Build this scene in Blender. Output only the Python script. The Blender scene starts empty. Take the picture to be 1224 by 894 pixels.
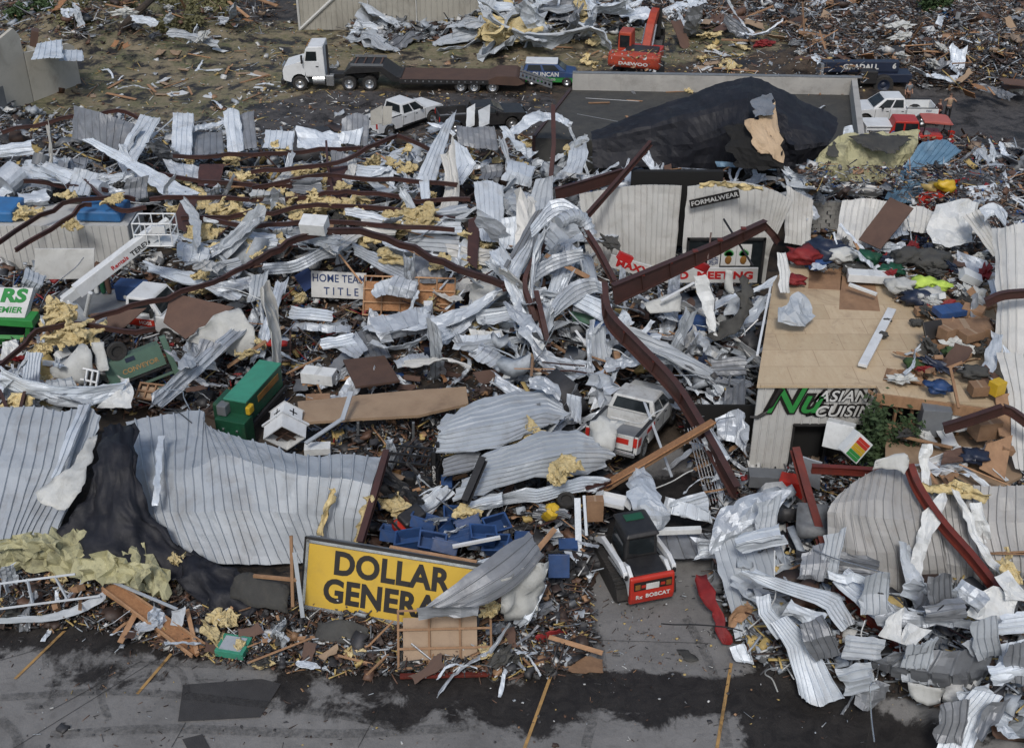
import bpy, bmesh, math, random
import numpy as np
from mathutils import Vector, Matrix, noise, Euler
random.seed(7); np.random.seed(7)
R = math.radians
S = bpy.context.scene
COL = S.collection
# ---------------------------------------------------------------- camera, world, sun, exposure
FP, PIT, HC = 1450.0, R(31.5), 27.8
cam = bpy.data.cameras.new('camera'); camo = bpy.data.objects.new('camera', cam); COL.objects.link(camo)
camo.location = (0, 0, HC); camo.rotation_euler = (R(90) - PIT, 0, 0)
cam.sensor_width = 36; cam.lens = 36 * FP / 1224; cam.clip_end = 3000; cam.clip_start = .5
S.camera = camo
W = bpy.data.worlds.new('World'); S.world = W; W.use_nodes = True
wn = W.node_tree; bg = wn.nodes['Background']
sky = wn.nodes.new('ShaderNodeTexSky'); sky.sky_type = 'NISHITA'; sky.sun_disc = False
SUN_EL, SUN_AZ = 50, 188     # degrees; azimuth clockwise from +Y
sky.sun_elevation = R(SUN_EL); sky.sun_rotation = R(SUN_AZ); sky.dust_density = 3.0; sky.air_density = 1.2; sky.ozone_density = 1.0
wn.links.new(sky.outputs[0], bg.inputs[0]); bg.inputs[1].default_value = 0.118
sl = bpy.data.lights.new('sun', 'SUN'); sl.energy = 1.75; sl.angle = R(11); sl.color = (1.0, .975, .945)
so = bpy.data.objects.new('sun', sl); COL.objects.link(so)
so.rotation_euler = (R(90 - SUN_EL), 0, R(180 - SUN_AZ)); so.location = (0, 0, 60)
S.view_settings.view_transform = 'Standard'; S.view_settings.look = 'None'; S.view_settings.gamma = 1
S.view_settings.exposure = 0.0
S.render.engine = 'CYCLES'; S.cycles.max_bounces = 5; S.cycles.diffuse_bounces = 3; S.cycles.glossy_bounces = 2
S.cycles.transparent_max_bounces = 6; S.cycles.use_denoising = True

def P(px, py, z=0.0):                       # where the sight line through a photo pixel meets the height z
    a = (px - 612) / FP; b = (py - 447) / FP
    dy = math.cos(PIT) - b * math.sin(PIT); dz = -math.sin(PIT) - b * math.cos(PIT)
    t = (z - HC) / dz
    return Vector((a * t, dy * t, z))

# ---------------------------------------------------------------- materials
MT = {}
def nt(name):
    m = bpy.data.materials.new(name); m.use_nodes = True
    return m, m.node_tree, m.node_tree.nodes['Principled BSDF']
def N(t, ty, **k):
    n = t.nodes.new(ty)
    for a, b in k.items(): setattr(n, a, b)
    return n
def mixc(t, fac, a, b, mode='MIX'):
    n = N(t, 'ShaderNodeMix', data_type='RGBA', blend_type=mode)
    for i, v in ((0, fac), (6, a), (7, b)):
        if hasattr(v, 'links'): t.links.new(v, n.inputs[i])
        else: n.inputs[i].default_value = v if i == 0 else (*v[:3], 1)
    return n.outputs[2]
def ramp(t, src, stops, interp='LINEAR'):
    n = N(t, 'ShaderNodeValToRGB'); n.color_ramp.interpolation = interp
    e = n.color_ramp.elements
    while len(e) < len(stops): e.new(1)
    for q, (p, c) in zip(e, stops):
        q.position = p; q.color = (c, c, c, 1) if not hasattr(c, '__len__') else (*c, 1)
    t.links.new(src, n.inputs[0]); return n.outputs[0]
def nz(t, co, scale, detail=4, rough=.6, dist=0.0):
    n = N(t, 'ShaderNodeTexNoise'); n.inputs['Scale'].default_value = scale; n.inputs['Detail'].default_value = detail
    n.inputs['Roughness'].default_value = rough; n.inputs['Distortion'].default_value = dist
    t.links.new(co, n.inputs['Vector']); return n.outputs[0]
def coords(t, sc=(1, 1, 1), kind='Object'):
    c = N(t, 'ShaderNodeTexCoord'); m = N(t, 'ShaderNodeMapping'); m.inputs['Scale'].default_value = sc
    t.links.new(c.outputs[kind], m.inputs[0]); return m.outputs[0]
def mat(name, c1, c2=None, sc=1.5, rough=.5, metal=0, bump=0, bsc=12, dirt=0, dcol=(.10, .085, .07), dsc=.9, rv=.12, stretch=(1, 1, 1), spec=None):
    m, t, b = nt(name)
    c2 = c2 or tuple(x * .8 for x in c1)
    co = coords(t, stretch)
    f = ramp(t, nz(t, co, sc, 5, .65, .3), [(.3, 0.), (.7, 1.)])
    col = mixc(t, f, c1, c2)
    if dirt:
        d = ramp(t, nz(t, co, dsc, 8, .72, .6), [(.5, 0.), (.5 + .25, dirt)])
        col = mixc(t, d, col, dcol)
        d2 = ramp(t, nz(t, co, 14, 3, .7), [(.62, 0.), (.72, dirt * .8)])
        col = mixc(t, d2, col, dcol)
    if rv:
        oi = N(t, 'ShaderNodeObjectInfo'); mr = N(t, 'ShaderNodeMapRange')
        mr.inputs[3].default_value = 1 - rv; mr.inputs[4].default_value = 1 + rv
        t.links.new(oi.outputs['Random'], mr.inputs[0])
        hs = N(t, 'ShaderNodeHueSaturation'); t.links.new(mr.outputs[0], hs.inputs['Value']); t.links.new(col, hs.inputs['Color']); col = hs.outputs[0]
    t.links.new(col, b.inputs['Base Color'])
    b.inputs['Roughness'].default_value = rough; b.inputs['Metallic'].default_value = metal
    if spec is not None: b.inputs['Specular IOR Level'].default_value = spec
    if bump:
        bn = N(t, 'ShaderNodeBump'); bn.inputs['Strength'].default_value = bump; bn.inputs['Distance'].default_value = .05
        t.links.new(nz(t, co, bsc, 4, .65), bn.inputs['Height']); t.links.new(bn.outputs[0], b.inputs['Normal'])
    MT[name] = m; return m
mat('white_sheet', (.56, .61, .66), (.43, .475, .525), .8, .45, .1, .3, 7, .6, (.25, .24, .22), rv=.12)
mat('roof_sheet', (.37, .405, .44), (.30, .33, .36), .5, .55, .05, .15, 4, .55, (.17, .155, .14), rv=.06)
mat('wall_sheet', (.54, .54, .52), (.44, .445, .43), .6, .5, .05, .1, 3, .4, (.22, .19, .15), rv=.06)
mat('grey_sheet', (.22, .235, .255), (.15, .16, .175), 1, .45, .25, .25, 5, .4, (.08, .07, .06), rv=.25)
mat('silver_sheet', (.53, .575, .62), (.33, .36, .40), 1.3, .45, .3, .5, 6, .5, (.15, .14, .13), rv=.2)
mat('blue_sheet', (.13, .24, .34), (.09, .17, .25), 1, .45, .2, .2, 5, .4, (.07, .07, .07), rv=.1)
mat('maroon_steel', (.068, .029, .024), (.042, .022, .019), 2, .5, .1, .2, 9, .5, (.05, .03, .025), rv=.2)
mat('red_steel', (.16, .026, .016), (.09, .02, .015), 2, .5, .1, .2, 9, .5, (.05, .03, .025), rv=.1)
mat('insulation', (.60, .50, .28), (.44, .35, .17), 6, .95, 0, .9, 9, .6, (.2, .15, .08), 2.5, rv=.18)
mat('faced_insulation', (.42, .40, .24), (.33, .32, .19), 2, .8, 0, .5, 5, .95, (.03, .029, .027), 1.4, rv=.05)
mat('black_membrane', (.008, .009, .013), (.015, .016, .022), 1.1, .62, 0, .4, 3, .5, (.05, .05, .053), 1.8, rv=.05, spec=.3)
mat('dark_felt', (.035, .035, .034), (.06, .06, .055), 1.5, .85, 0, .5, 6, .5, (.10, .09, .07), rv=.2)
mat('plywood', (.50, .375, .25), (.41, .30, .19), 1.2, .75, 0, .12, 9, .4, (.2, .13, .08), .8, rv=.08, stretch=(1, .35, 1))
mat('osb', (.36, .185, .085), (.24, .115, .05), 9, .8, 0, .5, 20, .4, (.1, .05, .03), rv=.12)
mat('lumber', (.34, .20, .11), (.24, .135, .07), 3, .8, 0, .3, 14, .5, (.08, .05, .035), rv=.3, stretch=(1, 1, .3))
mat('dirty_white', (.52, .53, .52), (.40, .41, .40), 1.5, .5, 0, .15, 5, .85, (.16, .14, .12), 1.8, rv=0)
mat('brown_board', (.105, .06, .042), (.075, .043, .032), 1.2, .75, 0, .2, 8, .4, (.05, .035, .03), rv=.2)
mat('cardboard', (.29, .175, .10), (.2, .115, .065), 2, .85, 0, .3, 6, .5, (.12, .08, .05), rv=.25)
mat('tan_panel', (.32, .23, .15), (.26, .18, .115), 1.2, .65, 0, .1, 5, .55, (.13, .085, .055), .7, rv=.05)
mat('white_paint', (.66, .68, .69), (.56, .58, .59), 1.2, .38, 0, .06, 5, .35, (.25, .22, .18), 1.4, rv=.06)
mat('white_plastic', (.62, .64, .64), (.5, .52, .52), 1.2, .5, 0, .35, 5, .4, (.22, .2, .16), 1.4, rv=.12)
mat('white_cloth', (.50, .51, .49), (.36, .37, .36), 1.6, .8, 0, .5, 4, .45, (.17, .16, .13), 1.4, rv=.12)
mat('beige_wall', (.34, .325, .28), (.28, .27, .235), .5, .75, 0, .1, 4, .5, (.12, .105, .08), .5, rv=0)
mat('pale_wall', (.46, .44, .385), (.39, .37, .32), .5, .75, 0, .1, 4, .5, (.15, .13, .10), .5, rv=0)
mat('concrete', (.40, .39, .365), (.30, .295, .28), .8, .8, 0, .2, 8, .6, (.15, .14, .12), .7, rv=0)
mat('glass_dark', (.010, .013, .015), (.02, .025, .028), 3, .12, 0, 0, rv=0, spec=.25)
mat('rubber', (.013, .013, .013), (.03, .028, .026), 6, .8, 0, .3, 12, .3, (.07, .055, .045), rv=0)
mat('black_metal', (.014, .014, .016), (.03, .03, .03), 3, .5, .2, .2, 8, .3, (.06, .05, .045), rv=.1)
mat('dark_void', (.008, .008, .008), None, 3, .9, rv=0)  # flat near-black: painted shade for openings and gaps, also dark hair
mat('chrome', (.55, .57, .58), (.35, .36, .37), 3, .25, .8, .1, rv=0)
mat('grey_paint', (.15, .16, .17), (.11, .12, .13), 2, .5, 0, .1, 6, .4, rv=.15)
mat('red_paint', (.42, .022, .014), (.30, .018, .012), 2, .4, 0, .08, 6, .3, (.1, .04, .03), rv=.05)
mat('bright_red', (.45, .03, .015), (.33, .02, .012), 1.5, .42, 0, .05, 6, .25, (.12, .05, .04), rv=.03)
mat('orange_red', (.40, .058, .025), (.28, .035, .018), 2, .5, 0, .15, 6, .4, (.1, .04, .03), rv=.03)
mat('green_paint', (.012, .085, .042), (.01, .055, .03), 2, .5, .1, .15, 6, .5, (.06, .06, .04), rv=.05)
mat('mint_paint', (.05, .28, .18), (.04, .21, .14), 1.2, .5, .1, .15, 6, .35, (.06, .09, .06), rv=.03)
mat('sage_paint', (.085, .155, .115), (.065, .12, .09), 1.2, .55, .1, .15, 6, .5, (.08, .09, .06), rv=.03)
mat('leaf_green', (.03, .24, .05), (.022, .18, .04), 2, .55, 0, .1, rv=.03)
mat('blue_paint', (.025, .068, .19), (.018, .045, .12), 2, .48, 0, .2, 6, .45, rv=.15)
mat('mid_blue', (.03, .15, .36), (.03, .12, .28), 2, .5, 0, .1, 6, .3, rv=.1)
mat('navy', (.012, .02, .045), (.01, .016, .035), 2, .5, 0, .1, 6, .3, (.05, .05, .05), rv=.05)
mat('sign_yellow', (.55, .36, .04), (.47, .305, .035), .7, .45, 0, .06, 4, .5, (.3, .22, .06), .8, rv=0)
mat('sign_black', (.015, .013, .012), None, 2, .45, rv=0)
mat('sign_red', (.50, .02, .02), None, 2, .5, rv=0)
mat('sign_white', (.60, .605, .59), (.5, .505, .49), 1, .5, 0, .06, 4, .55, (.3, .28, .25), rv=0)
mat('sign_navy', (.02, .045, .14), None, 2, .5, rv=0)
mat('yellow_plastic', (.55, .36, .02), (.42, .27, .02), 2, .45, 0, .1, rv=.05)
mat('brass_rust', (.30, .15, .03), (.16, .07, .02), 2, .6, .2, .2, rv=.05)
mat('red_cloth', (.22, .012, .012), (.12, .008, .01), 1.5, .7, 0, .4, 5, rv=.08)
mat('skin', (.45, .26, .18), None, 2, .6, rv=0)
mat('canopy_metal', (.33, .33, .325), (.27, .27, .265), .7, .55, .05, .2, 5, .5, (.16, .13, .10), 1.0, rv=.05)
mat('olive_leaf', (.10, .105, .045), (.14, .125, .06), 3, .8, rv=.2)
mat('green_leaf', (.025, .05, .018), (.04, .075, .02), 3, .8, rv=.2)
mat('bark', (.06, .045, .035), (.035, .028, .022), 3, .9, 0, .5, 9, rv=.1)
mat('lime_plastic', (.45, .60, .10), (.30, .42, .06), 3, .7, 0, .3, rv=.1)
mat('yellow_line', (.42, .25, .085), (.22, .14, .06), 3, .7, 0, .2, 9, .75, (.06, .05, .045), 2.2, rv=0)
mat('asphalt_patch', (.028, .027, .028), (.04, .039, .04), 2, .85, 0, .4, 20, .2, (.08, .075, .07), rv=0)
mat('joint', (.035, .033, .03), None, 2, .9, rv=0)

def litter_mat(name, pal, rough=.6, metal=0.0):          # every loose piece takes one colour of the palette
    m, t, b = nt(name); g = N(t, 'ShaderNodeNewGeometry')
    n = len(pal); c = ramp(t, g.outputs['Random Per Island'], [(i / n, p) for i, p in enumerate(pal)], 'CONSTANT')
    f = ramp(t, nz(t, coords(t), 4, 4, .7), [(.3, .6), (.7, 1.)])
    t.links.new(mixc(t, 1.0, c, f, 'MULTIPLY'), b.inputs['Base Color'])
    b.inputs['Roughness'].default_value = rough; b.inputs['Metallic'].default_value = metal
    MT[name] = m; return m
WH, LG, MG, DG = (.60, .61, .60), (.38, .42, .46), (.17, .18, .19), (.045, .045, .048)
BR, DB, LU, YE = (.13, .07, .045), (.055, .035, .027), (.34, .20, .11), (.50, .37, .14)
RD, BL, GR, TN = (.25, .02, .02), (.02, .07, .22), (.02, .12, .05), (.28, .21, .15)
litter_mat('litter_mix', [DG, WH, DB, LG, BR, MG, LU, DG, LG, DB, MG, MG, YE, BR, DB, DG, RD, MG, BL, DB, LG, BR, DG, TN, DB, WH, DG, DB, MG])
litter_mat('litter_wood', [DB, BR, MG, TN, DB, WH, LU, DG, DG, BR, MG, MG, DB, LG, BR, LG, DB, TN, DG, WH, MG, DB])
litter_mat('litter_metal', [LG, WH, MG, DG, LG, DB, WH, LG, MG, BR, LG, DG, YE, MG, DB, LG, DG])
litter_mat('litter_dark', [DG, DB, BR, DG, MG, DB, DG, LU, DB, DG, LG, BR, DG, WH, DB, YE])
litter_mat('litter_grass', [TN, LU, WH, YE, BR, TN, YE, WH, LU, BR, LG, DB])

# ---------------------------------------------------------------- mesh builder
class MB:
    def __init__(s): s.v = []; s.f = []; s.m = []; s.T = Matrix(); s.k = 0
    def add(s, vs, fs):
        n = len(s.v); s.v += [s.T @ Vector(v) for v in vs]
        s.f += [tuple(i + n for i in f) for f in fs]; s.m += [s.k] * len(fs); return s
    def box(s, c, d, rot=None, taper=1.0):
        x, y, z = (q / 2 for q in d); M_ = (Euler(rot).to_matrix() if rot else Matrix.Identity(3)); c = Vector(c); vs = []
        for sz in (-1, 1):
            k = taper if sz > 0 else 1
            for sx, sy in ((-1, -1), (1, -1), (1, 1), (-1, 1)): vs.append(c + M_ @ Vector((sx * x * k, sy * y * k, sz * z)))
        return s.add(vs, [(3, 2, 1, 0), (4, 5, 6, 7), (0, 1, 5, 4), (1, 2, 6, 5), (2, 3, 7, 6), (3, 0, 4, 7)])
    def hexa(s, a, b):                     # two quads, bottom and top, counter-clockwise from above
        return s.add(list(a) + list(b), [(3, 2, 1, 0), (4, 5, 6, 7), (0, 1, 5, 4), (1, 2, 6, 5), (2, 3, 7, 6), (3, 0, 4, 7)])
    def prism(s, prof, y0, y1, ins=0.0):   # x-z profile pulled along y; ins narrows the far ends
        n = len(prof); vs = [(x, y0, z) for x, z in prof] + [(x, y1, z) for x, z in prof]
        fs = [tuple(range(n)), tuple(range(2 * n - 1, n - 1, -1))] + [(i, i + n, (i + 1) % n + n, (i + 1) % n) for i in range(n)]
        return s.add(vs, fs)
    def tube(s, pts, r, n=8, r2=None):
        pts = [Vector(p) for p in pts]; vs = []; fs = []
        for i, p in enumerate(pts):
            d = (pts[min(i + 1, len(pts) - 1)] - pts[max(i - 1, 0)]).normalized()
            u = d.cross(Vector((0, 0, 1)) if abs(d.z) < .9 else Vector((1, 0, 0))).normalized(); w = d.cross(u)
            rr = r if r2 is None else r + (r2 - r) * i / (len(pts) - 1)
            vs += [p + (u * math.cos(2 * math.pi * k / n) + w * math.sin(2 * math.pi * k / n)) * rr for k in range(n)]
        for i in range(len(pts) - 1):
            for k in range(n):
                a, b = i * n + k, i * n + (k + 1) % n; fs.append((a, b, b + n, a + n))
        fs += [tuple(range(n - 1, -1, -1)), tuple(range(len(vs) - n, len(vs)))]
        return s.add(vs, fs)
    def lathe(s, prof, c=(0, 0, 0), axis='Y', n=20, caps=True):   # prof: (radius, along)
        vs = []; fs = []; c = Vector(c)
        for r, h in prof:
            for k in range(n):
                a = 2 * math.pi * k / n; x, y = r * math.cos(a), r * math.sin(a)
                vs.append(c + Vector({'Y': (x, h, y), 'Z': (x, y, h), 'X': (h, x, y)}[axis]))
        for i in range(len(prof) - 1):
            for k in range(n):
                a, b = i * n + k, i * n + (k + 1) % n; fs.append((a, b, b + n, a + n))
        if caps: fs += [tuple(range(n - 1, -1, -1)), tuple(range(len(vs) - n, len(vs)))]
        return s.add(vs, fs)
    def blob(s, c, r, amp=.35, fr=1.6, sub=3, seed=0):
        bm = bmesh.new(); bmesh.ops.create_icosphere(bm, subdivisions=sub, radius=1); vs = []
        for v in bm.verts:
            p = v.co.normalized(); q = p * fr + Vector((seed * 3.1, seed * 1.7, 0))
            k = 1 + amp * (noise.fractal(q, .7, 2.3, 5) * 1.5 + (.2 - abs(noise.noise(q * 2.7))) * 1.2)
            vs.append(Vector(c) + Vector((p.x * r[0], p.y * r[1], p.z * r[2])) * k)
        fs = [tuple(v.index for v in f.verts) for f in bm.faces]; bm.free(); return s.add(vs, fs)
    def build(s, name, mats, parent=None, smooth=False, bevel=0, loc=None):
        me = bpy.data.meshes.new(name); vs = s.v
        if parent is None and loc is None and vs:
            lo = Vector([min(v[i] for v in vs) for i in range(3)]); hi = Vector([max(v[i] for v in vs) for i in range(3)])
            loc = Vector(((lo.x + hi.x) / 2, (lo.y + hi.y) / 2, lo.z)); vs = [v - loc for v in vs]
        me.from_pydata([tuple(v) for v in vs], [], s.f)
        mats = mats if isinstance(mats, (list, tuple)) else [mats]
        for q in mats: me.materials.append(MT[q])
        me.polygons.foreach_set('material_index', s.m)
        if smooth: me.polygons.foreach_set('use_smooth', [True] * len(s.f))
        me.update(); o = bpy.data.objects.new(name, me); COL.objects.link(o)
        if parent: o.parent = parent
        if loc is not None: o.location = loc
        if bevel:
            b = o.modifiers.new('bevel', 'BEVEL'); b.width = bevel; b.segments = 2; b.limit_method = 'ANGLE'; b.angle_limit = R(35)
        return o
def tag(o, label=None, cat=None, group=None, kind=None):
    for k, v in (('label', label), ('category', cat), ('group', group), ('kind', kind)):
        if v: o[k] = v
    return o
def thing(name, label, cat, loc=(0, 0, 0), rz=0, group=None, rot=None):
    o = bpy.data.objects.new(name, None); COL.objects.link(o); o.location = loc
    o.rotation_euler = rot if rot else (0, 0, rz); o.empty_display_size = .3
    return tag(o, label, cat, group)
def text(s, size, M4, mt, parent=None, name='lettering', ext=.01, bold=.02, shear=0, sx=1.0, align='CENTER'):
    c = bpy.data.curves.new(name, 'FONT'); c.body = s; c.size = size; c.extrude = ext; c.offset = bold * size
    c.align_x = align; c.align_y = 'CENTER'; c.shear = shear; c.resolution_u = 4; c.space_character = 1.0 + bold
    t = bpy.data.objects.new('tmp', c); COL.objects.link(t)
    dg = bpy.context.evaluated_depsgraph_get(); me = bpy.data.meshes.new_from_object(t.evaluated_get(dg))
    bpy.data.objects.remove(t); me.transform(Matrix.Diagonal((sx, 1, 1, 1))); me.transform(M4); me.materials.clear(); me.materials.append(MT[mt])
    o = bpy.data.objects.new(name, me); COL.objects.link(o)
    if parent: o.parent = parent
    return o
def frame4(o, u, v, off=0.0):               # matrix whose x runs along u, y along v, z out
    u = Vector(u).normalized(); n = u.cross(Vector(v)).normalized(); w = n.cross(u)
    m = Matrix((u, w, n)).transposed().to_4x4(); m.translation = Vector(o) + n * off; return m
def pp(s, off=0.0):
    return [P(*(float(q) for q in a.split(','))) for a in s.split()]
def cr(p0, p1, p2, p3, t):
    return .5 * ((2 * p1) + (p2 - p0) * t + (2 * p0 - 5 * p1 + 4 * p2 - p3) * t * t + (3 * p1 - p0 - 3 * p2 + p3) * t ** 3)
def spline(pts, n, curved=True):
    if len(pts) == 2 or not curved:
        out = []
        L = len(pts) - 1
        for i in range(n + 1):
            s = i / n * L; k = min(int(s), L - 1); out.append(pts[k].lerp(pts[k + 1], s - k))
        return out
    q = [2 * pts[0] - pts[1]] + list(pts) + [2 * pts[-1] - pts[-2]]; L = len(pts) - 1; out = []
    for i in range(n + 1):
        s = i / n * L; k = min(int(s), L - 1); out.append(cr(q[k], q[k + 1], q[k + 2], q[k + 3], s - k))
    return out
RIB = ((0, 0), (.36, 0), (.74, 0), (.80, 1), (.90, 1), (.96, 0))
def crease(q):
    a = noise.noise(q); b_ = abs(noise.noise(q * 1.9 + Vector((7, 3, 1)))); c = abs(noise.noise(q * 4.3 + Vector((1, 9, 4)))); d = abs(noise.noise(q * 9.1))
    return a * .9 + (.22 - b_) * 1.5 + (.2 - c) * .8 + (.2 - d) * .35
def patch(rows, ribs=6, du='u', nv=14, crum=.05, cf=.7, th=.015, rh=.06, jag=.06, curved=True, mb=None, seed=None, cell=.35):
    """sheet through rows of points; narrow seams run along it, side by side across u (or v)"""
    seed = random.random() * 50 if seed is None else seed
    def L(ps): return sum((ps[i + 1] - ps[i]).length for i in range(len(ps) - 1))
    wu = max(L(r) for r in rows); wv = L([r[0] for r in rows])
    if not ribs: cell = min(cell, .2)
    def even(w): n = max(6, min(64, int(w / cell))); return [(i / n, 0) for i in range(n + 1)]
    seams = [((i + a) / ribs, h) for i in range(ribs) for a, h in RIB] + [(1, 0)] if ribs else None
    US = seams if ribs and du == 'u' else even(wu); VS = seams if ribs and du != 'u' else even(wv)
    nu, nvv = len(US) - 1, len(VS) - 1
    U = [spline(r, 96, curved) for r in rows]
    def samp(c, s_):
        s_ *= len(c) - 1; k = min(int(s_), len(c) - 2); return c[k].lerp(c[k + 1], s_ - k)
    G = [[None] * (nu + 1) for _ in VS]
    for i, (u_, _) in enumerate(US):
        col_ = spline([samp(U[j], u_) for j in range(len(rows))], 96, curved and not (ribs and du == 'u'))
        for j, (v_, _) in enumerate(VS): G[j][i] = samp(col_, v_)
    nrm = [[None] * (nu + 1) for _ in range(nvv + 1)]
    for j in range(nvv + 1):
        for i in range(nu + 1):
            a = G[j][min(i + 1, nu)] - G[j][max(i - 1, 0)]; b = G[min(j + 1, nvv)][i] - G[max(j - 1, 0)][i]
            n = a.cross(b); n = n.normalized() if n.length > 1e-6 else Vector((0, 0, 1))
            if n.z < 0: n = -n
            nrm[j][i] = n
    out = []
    for j in range(nvv + 1):
        row = []
        for i in range(nu + 1):
            p = G[j][i].copy()
            if ribs: p += nrm[j][i] * (rh * (US[i][1] if du == 'u' else VS[j][1]))
            q = Vector((G[j][i].x * cf, G[j][i].y * cf, G[j][i].z * cf + seed))
            p += nrm[j][i] * ((noise.noise(q) * .8 + (.22 - abs(noise.noise(q * 1.7 + Vector((7, 3, 1))))) * 1.3 if ribs else crease(q)) * crum * 1.6)
            if not ribs: p += Vector((noise.noise(q * 2.3), noise.noise(q * 2.3 + Vector((5, 5, 5))), 0)) * crum * .8
            if jag and (j in (0, nvv) or i in (0, nu)):
                q2 = q * 3.1 / cf; p += Vector((noise.noise(q2), noise.noise(q2 + Vector((9, 0, 0))), 0)) * jag * 1.6
            row.append(p)
        out.append(row)
    mb = mb or MB(); vs = []; fs = []
    w = nu + 1; n1 = w * (nvv + 1)
    for s_ in (0, 1):
        for j in range(nvv + 1):
            for i in range(w): vs.append(out[j][i] - nrm[j][i] * (th * s_))
    for j in range(nvv):
        for i in range(nu):
            a = j * w + i; fs.append((a, a + 1, a + 1 + w, a + w)); a += n1; fs.append((a + w, a + 1 + w, a + 1, a))
    edge = [(i, i + 1) for i in range(nu)] + [(j * w + nu, (j + 1) * w + nu) for j in range(nvv)] + \
        [(nvv * w + i + 1, nvv * w + i) for i in range(nu)][::-1] + [((j + 1) * w, j * w) for j in range(nvv)]
    for a, b in edge: fs.append((b, a, a + n1, b + n1))
    return mb.add(vs, fs)
def batt(mb, p, r_, rnd, k=4):               # torn flat layers of fibre lying over one another
    for i in range(k):
        c = p + Vector((rnd.uniform(-.7, .7) * r_, rnd.uniform(-.5, .5) * r_, rnd.uniform(-.1, .25) * r_)); a = rnd.uniform(0, 6.28); w_, l_ = r_ * rnd.uniform(.35, .6), r_ * rnd.uniform(.5, 1.0); M_ = Euler((rnd.gauss(0, .35), rnd.gauss(0, .35), a)).to_matrix(); bd = rnd.uniform(-.3, .5)
        g = [[c + M_ @ Vector((x * l_, y * w_, bd * x * x * l_ + rnd.uniform(-.06, .06))) for x in (-1, -.35, .35, 1)] for y in (-1, 0, 1)]
        patch(g, ribs=0, crum=.075, cf=3.2, jag=.16, th=.07, cell=.09, mb=mb)
    return mb
def rows(s): return [pp(r) for r in s.split('/')]
def sheet(name, label, cat, m, rs, group=None, parent=None, **k):
    o = patch(rows(rs), **k).build(name, m, parent, smooth=(not k.get('ribs', 6)) and (m in ('white_cloth', 'insulation', 'red_cloth', 'dark_felt') or (m == 'black_membrane' and k.get('curved', True)))); return tag(o, label, cat, group) if parent is None else o
def beam(name, label, cat, m, path, w=.18, d=.3, group=None, curved=True, up=(0, 0, 1), d2=None, kind='I', parent=None, n=None):
    pts = pp(path) if isinstance(path, str) else path
    if len(pts) > 3 and name == 'steel_purlin': pts = [p_ + Vector((noise.noise(p_ * .9), noise.noise(p_ * .9 + Vector((4, 4, 4))), noise.noise(p_ * 1.3))) * .22 for p_ in spline(pts, (len(pts) - 1) * 3)]; curved = False
    c = spline(pts, n or (len(pts) - 1) * (6 if curved and len(pts) > 2 else 1), curved); mb = MB(); vs = []; fs = []; t = .025
    for i, p in enumerate(c):
        dr = (c[min(i + 1, len(c) - 1)] - c[max(i - 1, 0)]).normalized(); u = dr.cross(Vector(up)).normalized(); v = u.cross(dr)
        dd = d + ((d2 or d) - d) * i / (len(c) - 1); a, b = w / 2, dd / 2
        if kind == 'I': pr = [(-a, -b), (a, -b), (a, -b + t), (t, -b + t), (t, b - t), (a, b - t), (a, b), (-a, b), (-a, b - t), (-t, b - t), (-t, -b + t), (-a, -b + t)]
        elif kind == 'C': pr = [(-a, -b), (a, -b), (a, -b + t), (-a + t, -b + t), (-a + t, b - t), (a, b - t), (a, b), (-a, b)]
        elif kind == 'L': pr = [(-a, -b), (a, -b), (a, -b + t), (-a + t, -b + t), (-a + t, b), (-a, b)]
        else: pr = [(-a, -b), (a, -b), (a, b), (-a, b)]
        vs += [p + u * x + v * y for x, y in pr]
    k = len(pr)
    for i in range(len(c) - 1):
        for j in range(k): a, b = i * k + j, i * k + (j + 1) % k; fs.append((a, b, b + k, a + k))
    fs += [tuple(range(k - 1, -1, -1)), tuple(range(len(vs) - k, len(vs)))]
    o = mb.add(vs, fs).build(name, m, parent); return tag(o, label, cat, group) if parent is None else o

# ---------------------------------------------------------------- rubble height and ground
MOUNDS = [(60, 260, 7, .6), (200, 230, 8, .7), (400, 250, 9, .8), (560, 260, 7, .8), (640, 330, 5, .9), (660, 210, 5, 1.0), (500, 330, 6, .5), (80, 430, 5, .6),
          (200, 400, 6, .5), (60, 560, 6, .7), (560, 430, 4, .3), (700, 400, 5, .7), (820, 420, 5, .6), (850, 540, 3, .4), (600, 640, 3.5, .6), (420, 700, 5, .35),
          (1000, 720, 5, 1.0), (1150, 760, 5, 1.1), (1190, 850, 3, .8), (1100, 640, 5, .9), (100, 690, 4, .45), (620, 740, 2.5, .5), (560, 770, 3, .3), (1040, 250, 7, .5),
          (150, 25, 12, 1.8), (620, 30, 9, 1.2), (700, 15, 12, .9), (1000, 85, 7, 1.5), (1120, 60, 12, 1.2), (860, 20, 12, .6), (470, 40, 4, .5), (700, 270, 6, .6), (960, 580, 3, .5)]
MW = [(P(a, b).x, P(a, b).y, r, h) for a, b, r, h in MOUNDS]
def Hn(x, y):
    x = np.asarray(x, float); y = np.asarray(y, float); h = np.zeros_like(x)
    for a, b, r, k in MW: h = np.maximum(h, k * np.exp(-((x - a) ** 2 + (y - b) ** 2) / (r * r) * 1.6))
    n = .5 + .25 * np.sin(x * 1.3 + 1.7 * np.sin(y * .9)) + .25 * np.sin(y * 1.9 + 1.3 * np.sin(x * 1.1)) + .18 * np.sin(x * 4.1 + y * 3.3) * np.sin(y * 4.7 - x * 2.2)
    return np.maximum(0, h * (.45 + .75 * n) - .07)
def Hf(x, y): return float(Hn([x], [y])[0])
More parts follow.
